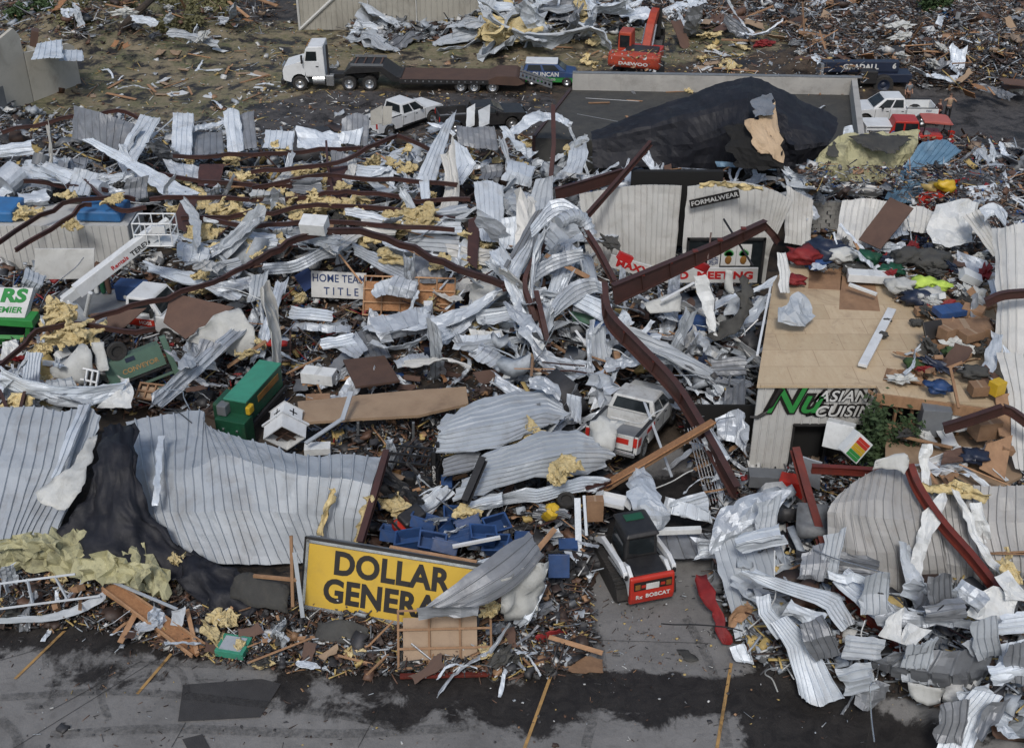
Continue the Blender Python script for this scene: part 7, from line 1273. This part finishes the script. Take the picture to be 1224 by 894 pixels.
# ---------------------------------------------------------------- medium pieces: one mesh per variety, many single things
VAR = {}
def variety(kind, m, n):
    out = []
    for i in range(n):
        rnd = random.Random(i * 17 + len(kind)); c = [Vector((x, y, 0)) for y in (-.35, 0, .35) for x in (-.6, -.2, .2, .6)]
        if kind == 'sheet':
            b = rnd.uniform(-.3, .45); tw = rnd.uniform(-.3, .3)
            g = [[Vector((x * rnd.uniform(.85, 1.1), y + b * .4 * x * x, b * x * x * .8 + tw * x * y * 2 + rnd.uniform(-.14, .14))) for x in (-1.1, -.5, .1, .6, 1.1)] for y in (-.34, .0, .34)]
            mb = patch(g, ribs=(3 if i % 3 else 0), du='v', crum=.08, cf=1.8, jag=.12, rh=.045, cell=.14, curved=i % 2 == 0)
        elif kind == 'strip':
            b = rnd.uniform(-.5, .5); g = [[Vector((x, y + b * x * x * .6, .25 * math.sin(x * 2 + i) + rnd.uniform(-.05, .05))) for x in (-1.3, -.5, .3, 1.2)] for y in (-.09, .09)]
            mb = patch(g, ribs=0, crum=.05, cf=2, jag=.03, cell=.12)
        elif kind == 'plank': mb = MB().box((0, 0, .03), (rnd.uniform(1.2, 2.6), rnd.choice((.09, .14, .2)), .045)); 
        elif kind == 'board':
            g = [[Vector((x + rnd.uniform(-.1, .1), y + rnd.uniform(-.08, .08), 0)) for x in (-.5, 0, .5)] for y in (-.3, .3)]; mb = patch(g, ribs=0, crum=.015, jag=.08, th=.03, cell=.15, curved=False)
        elif kind == 'clump':
            mb = batt(MB(), Vector((0, 0, .1)), rnd.uniform(.35, .6), rnd, 3)
        elif kind == 'carton': mb = MB().box((0, 0, .18), (rnd.uniform(.35, .7), rnd.uniform(.3, .5), rnd.uniform(.2, .4)))
        elif kind == 'bag': mb = MB().blob((0, 0, .1), (.42, .3, .17), .6, 2.4, 3, i)
        elif kind == 'pipe': mb = MB().tube([(-1.1, 0, .03), (-.2, rnd.uniform(-.2, .2), .05), (1.0, rnd.uniform(-.4, .4), rnd.uniform(0, .4))], .035, 6)
        me = bpy.data.meshes.new(kind); me.from_pydata([tuple(v) for v in mb.v], [], mb.f); me.materials.append(MT[m])
        if 0: me.polygons.foreach_set('use_smooth', [True] * len(mb.f))
        out.append(me)
    return out
KD = {'scrap_sheet': ('sheet', 'metal scrap'), 'metal_strip': ('strip', 'metal strip'), 'broken_plank': ('plank', 'plank'), 'broken_board': ('board', 'board'), 'insulation_clump': ('clump', 'insulation'), 'carton': ('carton', 'box'), 'cloth_bundle': ('bag', 'bundle'), 'bent_pipe': ('pipe', 'pipe'), 'long_sheet': ('sheet', 'metal sheet')}
MW_ = {'wall_sheet': 'off-white', 'white_sheet': 'white', 'silver_sheet': 'silver', 'grey_sheet': 'dark grey', 'roof_sheet': 'blue-grey', 'lumber': 'brown', 'osb': 'orange chipboard', 'brown_board': 'dark brown', 'tan_panel': 'tan', 'cardboard': 'cardboard', 'insulation': 'yellow', 'white_plastic': 'white plastic', 'white_paint': 'white painted', 'dark_felt': 'black', 'navy': 'navy', 'red_cloth': 'red', 'blue_paint': 'blue', 'chrome': 'shiny', 'maroon_steel': 'maroon', 'white_cloth': 'off-white', 'black_metal': 'black', 'mid_blue': 'light blue', 'red_paint': 'red'}
CNT = {}
CLEAR = [(108, 300, 218, 378), (250, 428, 338, 535), (308, 465, 368, 550), (112, 405, 212, 478), (335, 322, 472, 392), (695, 448, 820, 552), (698, 600, 812, 718), (722, 298, 912, 348), (0, 262, 152, 336), (355, 635, 560, 762), (0, 338, 42, 410), (338, 52, 660, 114), (72, 248, 218, 392), (1030, 98, 1142, 172), (622, 66, 682, 104), (726, 10, 798, 92), (890, 458, 1050, 580), (826, 225, 886, 250), (425, 122, 512, 160), (905, 735, 1012, 850), (1040, 768, 1195, 825), (1000, 610, 1180, 700), (190, 350, 300, 405), (120, 395, 215, 470)]
def clear(x, y): return any(a < x < c and b_ < y < d for a, b_, c, d in CLEAR)

def scatter(where, poly, items, hm=0.0, hr=.5, sc=1.0, seed=1, tilt=.35, lx=1.15):
    rnd = random.Random(seed); pts = [tuple(float(q) for q in a.split(',')) for a in poly.split()]
    x0, x1 = min(p[0] for p in pts), max(p[0] for p in pts); y0, y1 = min(p[1] for p in pts), max(p[1] for p in pts)
    def ins(x, y):
        c = False
        for i in range(len(pts)):
            (ax, ay), (bx_, by) = pts[i], pts[i - 1]
            if (ay > y) != (by > y) and x < (bx_ - ax) * (y - ay) / (by - ay) + ax: c = not c
        return c
    for name, m, n in items:
        kd, cat = KD[name]; key = (kd, m)
        if key not in VAR: VAR[key] = variety(kd, m, 7)
        k = 0
        while k < n:
            x, y = rnd.uniform(x0, x1), rnd.uniform(y0, y1)
            if not ins(x, y): continue
            if clear(x, y) or clear(x, y - 14) or clear(x - 10, y) or clear(x + 10, y):
                k += .34; continue
            k += 1; g = P(x, y, hm); z = max(Hf(g.x, g.y), hm) + rnd.uniform(0, hr)
            g = P(x, y, z); o = bpy.data.objects.new(name, rnd.choice(VAR[key])); COL.objects.link(o); o.location = g
            tl = tilt * (1.5 if kd in ('sheet', 'strip') and tilt > .3 else 1); o.rotation_euler = (rnd.gauss(0, tl), rnd.gauss(0, tl), rnd.uniform(0, 6.28)); s = sc * rnd.uniform(.6, 1.35); o.scale = (s * lx * rnd.uniform(.8, 1.2), s * rnd.uniform(.65, 1.1), s)
            CNT[name] = CNT.get(name, 0) + 1
            tag(o, f'{MW_[m]} {name.replace("_", " ")} {where}', cat, f'{MW_[m]} {name.replace("_", " ")} pieces {where}')
ss, ms, bp_, bb, ic, ca, cb_, pi_ = 'scrap_sheet', 'metal_strip', 'broken_plank', 'broken_board', 'insulation_clump', 'carton', 'cloth_bundle', 'bent_pipe'
MIX = lambda k: [(ss, 'white_sheet', int(3.6 * k)), (ss, 'silver_sheet', int(3.8 * k)), (ss, 'grey_sheet', int(1.8 * k)), (ms, 'white_sheet', int(6 * k)), (ms, 'silver_sheet', int(5 * k)), (ms, 'grey_sheet', int(3 * k)), (bp_, 'lumber', int(7 * k)), (bb, 'brown_board', int(3 * k)), (bb, 'white_plastic', int(2 * k)), (pi_, 'maroon_steel', int(4 * k)), (pi_, 'chrome', int(4 * k)), (cb_, 'dark_felt', int(2 * k)), (bb, 'tan_panel', int(2 * k))]
scatter('strewn left of the service truck and bowed purlins', '0,190 150,200 160,300 100,300 0,300', MIX(1.1), 1.8, .8, 1, 1)
scatter('caught under the long purlins', '160,190 560,190 600,330 320,300 200,310', MIX(2.6) + [(ic, 'insulation', 55)], 2.0, .9, 1, 2)
scatter('around the peak beside the parked white pickup', '400,165 700,160 700,215 400,215', MIX(1.7) + [(ic, 'insulation', 8)], 1.6, .9, 1, 3)
scatter('between the concession trailer and the green balers', '0,385 250,330 350,400 250,480 0,480', MIX(1.8) + [(ic, 'insulation', 16), (ca, 'cardboard', 6), (ca, 'white_plastic', 5), (cb_, 'red_cloth', 3)], 1.0, .8, .9, 4)
scatter('near the office sign and wooden rack', '280,310 600,330 610,400 300,400', MIX(2.0) + [(ic, 'insulation', 12), (ca, 'cardboard', 5), (bb, 'osb', 6), (cb_, 'blue_paint', 3)], .8, .8, .9, 5)
scatter('on the bare concrete slab', '340,400 620,400 660,460 540,470 340,490', [(ss, 'silver_sheet', 8), (ms, 'white_sheet', 6), (bb, 'brown_board', 6), (bp_, 'lumber', 8), (bb, 'osb', 4), (ca, 'cardboard', 3), (bb, 'grey_sheet', 4)], .2, .4, .85, 6)
scatter('in the tangle between the silver ducts and the rafter', '590,230 720,230 740,350 800,440 640,460 600,340', MIX(2.4) + [(ca, 'cardboard', 3), (cb_, 'blue_paint', 2)], 1.6, 1.2, .95, 7)
scatter('below the shop banner', '740,350 900,340 900,450 820,460', MIX(2.0) + [(cb_, 'navy', 4), (cb_, 'white_cloth', 5), (ca, 'white_plastic', 6)], 1.0, .9, .85, 8)
scatter('beside the buried pickup', '600,440 720,440 740,560 680,560', MIX(.8), 1.0, .8, .85, 9)
scatter('between the buried pickup and the restaurant', '810,440 890,440 890,570 850,590 820,540', MIX(1.1), .6, .8, .9, 10)
scatter('in the pit behind the yellow sign', '450,560 560,560 680,600 690,680 600,690 460,650', MIX(1.1) + [(cb_, 'dark_felt', 8), (ca, 'blue_paint', 5), (ss, 'black_metal', 8), (ms, 'black_metal', 8)], .6, .9, .8, 11)
scatter('in the front debris by the yellow sign', '0,690 240,700 480,745 660,690 700,770 640,810 300,795 100,745 0,735', MIX(1.5) + [(bp_, 'lumber', 22), (bb, 'brown_board', 14), (ic, 'insulation', 9), (cb_, 'dark_felt', 10), (ca, 'cardboard', 4)], .05, .5, .7, 12)
scatter('in the lower right metal heap', '870,640 960,600 1000,690 1224,700 1224,870 1120,850 1000,810 900,790 870,720', [(ss, 'roof_sheet', 9), (ss, 'grey_sheet', 7), (ss, 'silver_sheet', 5), (ss, 'white_sheet', 9), (ms, 'roof_sheet', 8), (ms, 'white_sheet', 6), (ms, 'grey_sheet', 8), (bp_, 'lumber', 12), (pi_, 'maroon_steel', 5), (bb, 'brown_board', 7)], .5, .7, .95, 13, .33, 1.4)
scatter('over the crumpled canopy', '990,590 1224,590 1224,700 990,700', [(ms, 'white_sheet', 7), (ss, 'white_sheet', 5), (bb, 'white_plastic', 6), (bp_, 'lumber', 4), (ic, 'insulation', 3), (ms, 'silver_sheet', 5)], 2.2, .9, .9, 14)
scatter('heaped on the plywood roof', '1085,335 1185,330 1195,455 1060,460 1100,400', [(ca, 'cardboard', 12), (bp_, 'lumber', 12), (cb_, 'dark_felt', 8), (cb_, 'white_cloth', 8), (cb_, 'navy', 4), (cb_, 'red_cloth', 2), (bb, 'brown_board', 8), (ca, 'white_plastic', 8), (ms, 'white_sheet', 5), (bb, 'white_plastic', 6)], 4.4, .5, .75, 15)
scatter('piled at the back of the plywood roof', '945,292 1180,290 1180,335 1060,330 950,318', [(cb_, 'navy', 6), (cb_, 'white_cloth', 8), (cb_, 'red_cloth', 5), (bb, 'brown_board', 6), (cb_, 'dark_felt', 8), (ss, 'white_sheet', 5), (bp_, 'lumber', 5), (ms, 'white_sheet', 6)], 4.4, .5, .8, 16)
scatter('on the canopy deck before the restaurant', '1062,500 1200,495 1210,560 1150,590 1062,560', [(ca, 'cardboard', 4), (bb, 'white_plastic', 5), (cb_, 'white_cloth', 4), (bp_, 'lumber', 6), (cb_, 'dark_felt', 3), (ms, 'white_sheet', 3)], 3.1, .4, .75, 17)
scatter('between the shop wall and the black membrane', '690,205 980,205 1000,240 950,235 820,215 690,235', MIX(1.7) + [(ic, 'insulation', 3)], 2.6, 1.0, .85, 18)
scatter('around the blue sheets at the right', '960,200 1224,190 1224,270 1120,240 980,240', MIX(2.2) + [(bb, 'blue_paint', 2)], 1.5, 1.0, .9, 19)
scatter('around the shrub and the restaurant door', '985,480 1060,500 1060,570 980,600 900,600', [(ca, 'white_plastic', 3), (bb, 'brown_board', 4), (bp_, 'lumber', 5), (cb_, 'dark_felt', 4), (ms, 'white_sheet', 4)], .3, .7, .7, 20)
scatter('on the rubble at the right edge by the parapet', '1130,180 1224,180 1224,240 1150,235', [(bb, 'grey_sheet', 8), (pi_, 'maroon_steel', 8), (ss, 'white_sheet', 4)], .6, .8, 1, 21)
scatter('on the flat parapet roof', '700,105 1010,115 1000,150 720,150', [(bb, 'grey_sheet', 4), (ms, 'white_sheet', 3), (bp_, 'lumber', 5), (ic, 'insulation', 4)], 3.0, .05, .7, 22, .05)
scatter('lying on the far grass', '100,60 360,50 350,110 280,130 110,120', [(bb, 'white_plastic', 9), (bb, 'tan_panel', 12), (bp_, 'lumber', 12), (ms, 'white_sheet', 6), (ms, 'roof_sheet', 3)], .05, .1, .9, 23, .08)
scatter('on the grass between trailer and warehouse', '360,50 900,40 900,85 400,75', [(bb, 'tan_panel', 12), (bb, 'white_plastic', 8), (bp_, 'lumber', 12), (ic, 'insulation', 22)], .05, .15, .9, 24, .1)
scatter('heaped right of the far warehouse', '570,0 760,-10 740,40 560,50', [(ss, 'roof_sheet', 14), (ss, 'white_sheet', 10), (ms, 'white_sheet', 8), (ss, 'grey_sheet', 5), (ic, 'insulation', 12)], .6, 1.0, 2.2, 25)
scatter('before the far warehouse wall', '420,28 580,28 600,48 430,46', [(ss, 'roof_sheet', 9), (ss, 'grey_sheet', 4), (ss, 'white_sheet', 3)], .2, .4, 2.0, 26, .2)
scatter('in the far rubble behind the excavator', '750,-5 1000,-5 980,60 800,45', [(ss, 'white_sheet', 7), (bp_, 'lumber', 14), (bb, 'brown_board', 12), (ss, 'grey_sheet', 3), (bb, 'tan_panel', 8), (ms, 'white_sheet', 10), (cb_, 'red_cloth', 3)], .2, .7, 1.5, 27)
scatter('in the far rubble around the telehandler', '960,40 1224,20 1224,110 1130,115 1090,80 960,80', [(ss, 'white_sheet', 7), (bp_, 'lumber', 20), (bb, 'brown_board', 14), (ss, 'grey_sheet', 3), (bb, 'osb', 8), (bb, 'tan_panel', 10), (cb_, 'white_cloth', 8)], .5, 1.0, 1.3, 28)
scatter('in the upper left brush', '60,0 320,0 300,50 120,60', [(ss, 'white_sheet', 4), (bp_, 'lumber', 12), (ss, 'roof_sheet', 3), (bb, 'osb', 5), (cb_, 'white_cloth', 5)], .5, 1.2, 1.2, 29)

for i_, (wh_, po_, n_, h_) in enumerate((('lying across the insulated purlins', '150,195 560,195 600,325 300,305 220,310', 18, 2.9), ('among the bowed purlins at far left', '0,185 160,200 150,255 0,255', 7, 2.4), ('between the service truck and the shelf unit', '215,310 340,320 340,425 210,400', 9, 1.9), ('around the wooden rack and brown table', '340,345 620,345 640,440 420,440', 14, 1.3),
        ('standing in the tangle left of the shop wall', '600,225 690,240 720,330 740,430 620,400 590,300', 20, 2.6), ('beneath the main rafter', '740,360 890,350 890,440 820,450', 9, 1.7), ('above the green baler', '180,395 340,400 250,440 180,440', 5, 1.5), ('left of the sage machine', '0,410 110,420 110,480 0,480', 6, 1.6))):
    q_ = n_ // 4; scatter(wh_, po_, [('long_sheet', 'white_sheet', n_ - 3 * q_), ('long_sheet', 'silver_sheet', q_), ('long_sheet', 'roof_sheet', q_), ('long_sheet', 'wall_sheet', q_)], h_, .7, 1.15, 60 + i_, .36 if i_ != 4 else .6, 1.8)

# ---------------------------------------------------------------- fine litter, past counting
def litter(name, label, poly, n, m, hm=0.0, hr=.3, size=1.0, seed=1, plank=.35, zfix=None):
    n = int(n)
    rs = np.random.RandomState(seed); pts = [tuple(float(q) for q in a.split(',')) for a in poly.split()]
    wp = np.array([(P(x, y, hm).x, P(x, y, hm).y) for x, y in pts]); lo, hi = wp.min(0), wp.max(0); C = np.zeros((0, 2))
    while len(C) < n:
        c = lo + (hi - lo) * rs.rand(n * 3, 2); dn = .5 + .5 * np.sin(c[:, 0] * 1.9 + 2.1 * np.sin(c[:, 1] * 1.3 + seed)) * np.sin(c[:, 1] * 2.3 + 1.7 * np.sin(c[:, 0] * 1.7)); c = c[rs.rand(len(c)) < .25 + dn]; keep = sd_poly(c[:, 0], c[:, 1], [tuple(p) for p in wp]) > -.25 * rs.rand(len(c)); c = c[keep]
        if size > 2:
            dd = c[:, 1] * math.cos(PIT) + (HC - hm) * math.sin(PIT); uu = c[:, 1] * math.sin(PIT) - (HC - hm) * math.cos(PIT); px_, py_ = 612 + FP * c[:, 0] / dd, 447 - FP * uu / dd
            c = c[[not (clear(a, b_) or clear(a, b_ - 16) or clear(a - 14, b_) or clear(a + 14, b_)) for a, b_ in zip(px_, py_)]]
        C = np.concatenate([C, c])
    C = C[:n]; base = np.maximum(Hn(C[:, 0], C[:, 1]), hm) if zfix is None else np.full(n, zfix); z = base + rs.rand(n) ** 1.5 * hr + .01
    isP = rs.rand(n) < plank; L = np.where(isP, rs.uniform(.35, 1.5, n), rs.lognormal(-1.5, .55, n)) * size * (.65 + .75 * (.5 + .5 * np.sin(C[:, 0] * .9 + 1.3 * np.sin(C[:, 1] * .8)))) ; Wd = np.where(isP, rs.uniform(.03, .09, n), L * rs.uniform(.4, 1, n)) * np.where(isP, size, 1); T = np.where(isP, .03, np.where(rs.rand(n) < .3, L * .4, .012))
    k = 4; s = np.linspace(-.5, .5, k); bend = rs.normal(0, .22, n) * (~isP) + rs.normal(0, .03, n)
    loc = np.zeros((n, k, 4, 3))
    for i in range(k):
        for j, (sy, sz) in enumerate(((-1, -1), (1, -1), (1, 1), (-1, 1))):
            jx = rs.normal(0, .07, n) * L * (~isP); jy = rs.normal(0, .12, n) * Wd
            loc[:, i, j, 0] = s[i] * L + jx; loc[:, i, j, 1] = sy * Wd / 2 + jy; loc[:, i, j, 2] = sz * T / 2 + bend * L * (4 * s[i] ** 2) + rs.normal(0, .02, n) * (sz > 5)
    a, b_, c = rs.uniform(0, 6.28, n), rs.normal(0, .32, n), rs.normal(0, .32, n)
    ca_, sa, cb2, sb, cc, sc_ = np.cos(a), np.sin(a), np.cos(b_), np.sin(b_), np.cos(c), np.sin(c)
    x, y, zz = loc[..., 0], loc[..., 1], loc[..., 2]; e = lambda q: q[:, None, None]
    y, zz = y * e(cc) - zz * e(sc_), y * e(sc_) + zz * e(cc); x, zz = x * e(cb2) + zz * e(sb), -x * e(sb) + zz * e(cb2); x, y = x * e(ca_) - y * e(sa), x * e(sa) + y * e(ca_)
    V = np.stack([x + e(C[:, 0]), y + e(C[:, 1]), zz + e(z)], -1).reshape(-1, 3); F = []
    for i in range(k - 1):
        for j in range(4): F.append((i * 4 + j, i * 4 + (j + 1) % 4, (i + 1) * 4 + (j + 1) % 4, (i + 1) * 4 + j))
    F += [(3, 2, 1, 0), (12, 13, 14, 15)]; F = (np.array(F)[None] + (np.arange(n) * 16)[:, None, None]).reshape(-1, 4)
    ctr = np.array([C[:, 0].mean(), C[:, 1].mean(), 0]); V -= ctr
    me = bpy.data.meshes.new(name); me.vertices.add(len(V)); me.vertices.foreach_set('co', V.reshape(-1).astype(np.float32)); me.loops.add(F.size); me.loops.foreach_set('vertex_index', F.reshape(-1).astype(np.int32))
    me.polygons.add(len(F)); me.polygons.foreach_set('loop_start', np.arange(0, F.size, 4, dtype=np.int32)); me.update(calc_edges=True); me.materials.append(MT[m])
    o = bpy.data.objects.new(name, me); COL.objects.link(o); o.location = ctr; return tag(o, label, 'litter', kind='stuff')
Q = 1.0
litter('rubble', 'mixed broken rubble among the purlins at left', '-40,130 420,170 640,180 640,340 -40,340', int(9000 * Q), 'litter_metal', 0, .6, 1.05, 1)
litter('rubble', 'mixed rubble around the machines', '-40,330 620,330 620,400 420,400 300,500 -40,500', int(7000 * Q), 'litter_mix', 0, .5, .95, 2)
litter('rubble', 'metal rubble around the silver ducts', '590,210 760,210 900,350 900,460 700,520 590,420', int(8000 * Q), 'litter_metal', 0, .7, .85, 3)
litter('rubble', 'loose rubble on the bare slab', '330,400 620,400 640,520 330,560', int(2200 * Q), 'litter_mix', 0, .1, .6, 4)
litter('rubble', 'dark rubble in the pit and around the buried pickup', '420,530 700,440 740,560 700,700 620,760 440,680', int(6000 * Q), 'litter_dark', .1, .8, .75, 5)
litter('rubble', 'splintered front rubble at the lot edge', '-40,690 240,700 480,750 640,690 700,700 700,775 640,812 420,802 290,795 130,752 -40,745', int(11000 * Q), 'litter_dark', 0, .35, .6, 6, .5)
litter('rubble', 'metal rubble in the lower right heap', '860,620 1000,580 1260,580 1260,900 1150,860 1010,815 905,800 860,730', int(9500 * Q), 'litter_metal', 0, .7, .9, 7)
litter('rubble', 'rubble beside the restaurant corner', '800,440 895,440 895,600 985,560 1060,560 1000,640 880,640 830,560', int(4500 * Q), 'litter_mix', 0, .5, .7, 8)
litter('rubble', 'rubble between the shop and the flat roof', '640,160 1130,170 1260,190 1260,330 950,330 950,240 690,240', int(7000 * Q), 'litter_mix', .3, .9, .9, 9)
litter('rubble', 'goods litter on the plywood roof', '1060,330 1190,325 1200,470 1050,470 1095,400', int(1600 * Q), 'litter_wood', 0, .35, .55, 10, zfix=4.32)
litter('rubble', 'clothes litter along the roof back', '945,295 1185,292 1185,330 950,322', int(900 * Q), 'litter_mix', 0, .35, .6, 11, zfix=4.32)
litter('rubble', 'scattered crumbs over the flat parapet roof', '690,110 1020,115 1025,170 690,160', int(700 * Q), 'litter_grass', 0, .05, .45, 12, zfix=3.02)
litter('rubble', 'crumbs on the front lot', '0,750 300,800 620,815 900,800 1224,880 1224,894 0,894', int(420 * Q), 'litter_dark', 0, .02, .17, 13)
litter('rubble', 'crumbs on the driveway', '690,700 860,690 900,800 640,820', int(380 * Q), 'litter_dark', 0, .02, .17, 14)
litter('far_rubble', 'far rubble field behind the excavator', '640,-15 1300,-15 1300,70 1100,110 960,90 930,40 640,30', int(12500 * Q), 'litter_wood', 0, .7, 1.0, 15, .4)
litter('far_rubble', 'scattered litter over the far grass', '-60,-10 640,-10 960,30 960,90 640,85 350,110 300,165 -60,160', int(3000 * Q), 'litter_grass', 0, .06, .6, 16, .35)
litter('far_rubble', 'litter in the upper left brush', '-60,-15 330,-15 320,45 100,65 -60,60', int(2600 * Q), 'litter_wood', 0, 1.0, 1.1, 17, .5)
litter('far_rubble', 'litter of sheet metal beside the warehouse', '420,25 760,-12 760,45 600,55 420,48', int(3500 * Q), 'litter_metal', 0, .6, 1.5, 18, .2)
litter('far_rubble', 'rubble bank right of the parked pickup', '1080,60 1300,60 1300,112 1110,112', int(3500 * Q), 'litter_dark', 0, .6, 1.1, 19, .5)
litter('rubble', 'larger torn pieces and studs too many to count at the left', '-40,150 600,170 640,330 420,400 200,470 -40,480', 620, 'litter_metal', 1.2, 1.2, 2.2, 31, .45)
litter('rubble', 'larger torn metal pieces around the ducts and pickup', '590,210 900,230 900,560 600,560', 330, 'litter_metal', 1.0, 1.1, 2.3, 32, .15)
litter('rubble', 'larger torn metal pieces in the lower right heap', '870,600 1240,600 1240,860 900,790', 130, 'litter_metal', 1.0, .9, 2.4, 33, .1)
litter('rubble', 'crumbs on the back road and trailer yard', '290,108 660,110 660,160 240,170', int(900 * Q), 'litter_grass', 0, .03, .5, 20)
# loose wires
rnd = random.Random(5)
for i in range(46):
    x, y = rnd.choice(((rnd.uniform(600, 720), rnd.uniform(240, 430)), (rnd.uniform(700, 900), rnd.uniform(360, 560)), (rnd.uniform(0, 560), rnd.uniform(180, 330)), (rnd.uniform(880, 1200), rnd.uniform(600, 800)), (rnd.uniform(0, 300), rnd.uniform(340, 480))))
    h = rnd.uniform(1.5, 3.4); p = [P(x, y, h)]
    d = Vector((rnd.gauss(0, 1), rnd.gauss(0, .5), rnd.gauss(-.3, .3)))
    for k in range(4): p.append(p[-1] + d.normalized() * rnd.uniform(.4, .9)); d += Vector((rnd.gauss(0, .5), rnd.gauss(0, .4), rnd.gauss(-.15, .4)))
    p = [Vector((v.x, v.y, max(v.z, .3))) for v in p]
    w = ['white_plastic', 'black_metal', 'chrome'][i % 3]; z_ = 'around the ducts and rafter' if x > 600 and y < 560 and x < 900 else 'in the lower right heap' if x > 860 else 'among the purlins and machines at left'
    o = MB().tube(spline(p, 14), .022, 5).build('loose_wire', w); tag(o, f'{dict(white_plastic="white", black_metal="black", chrome="shiny")[w]} loose wire curling {z_}', 'wire', f'{w.split("_")[0]} loose wires {z_}')
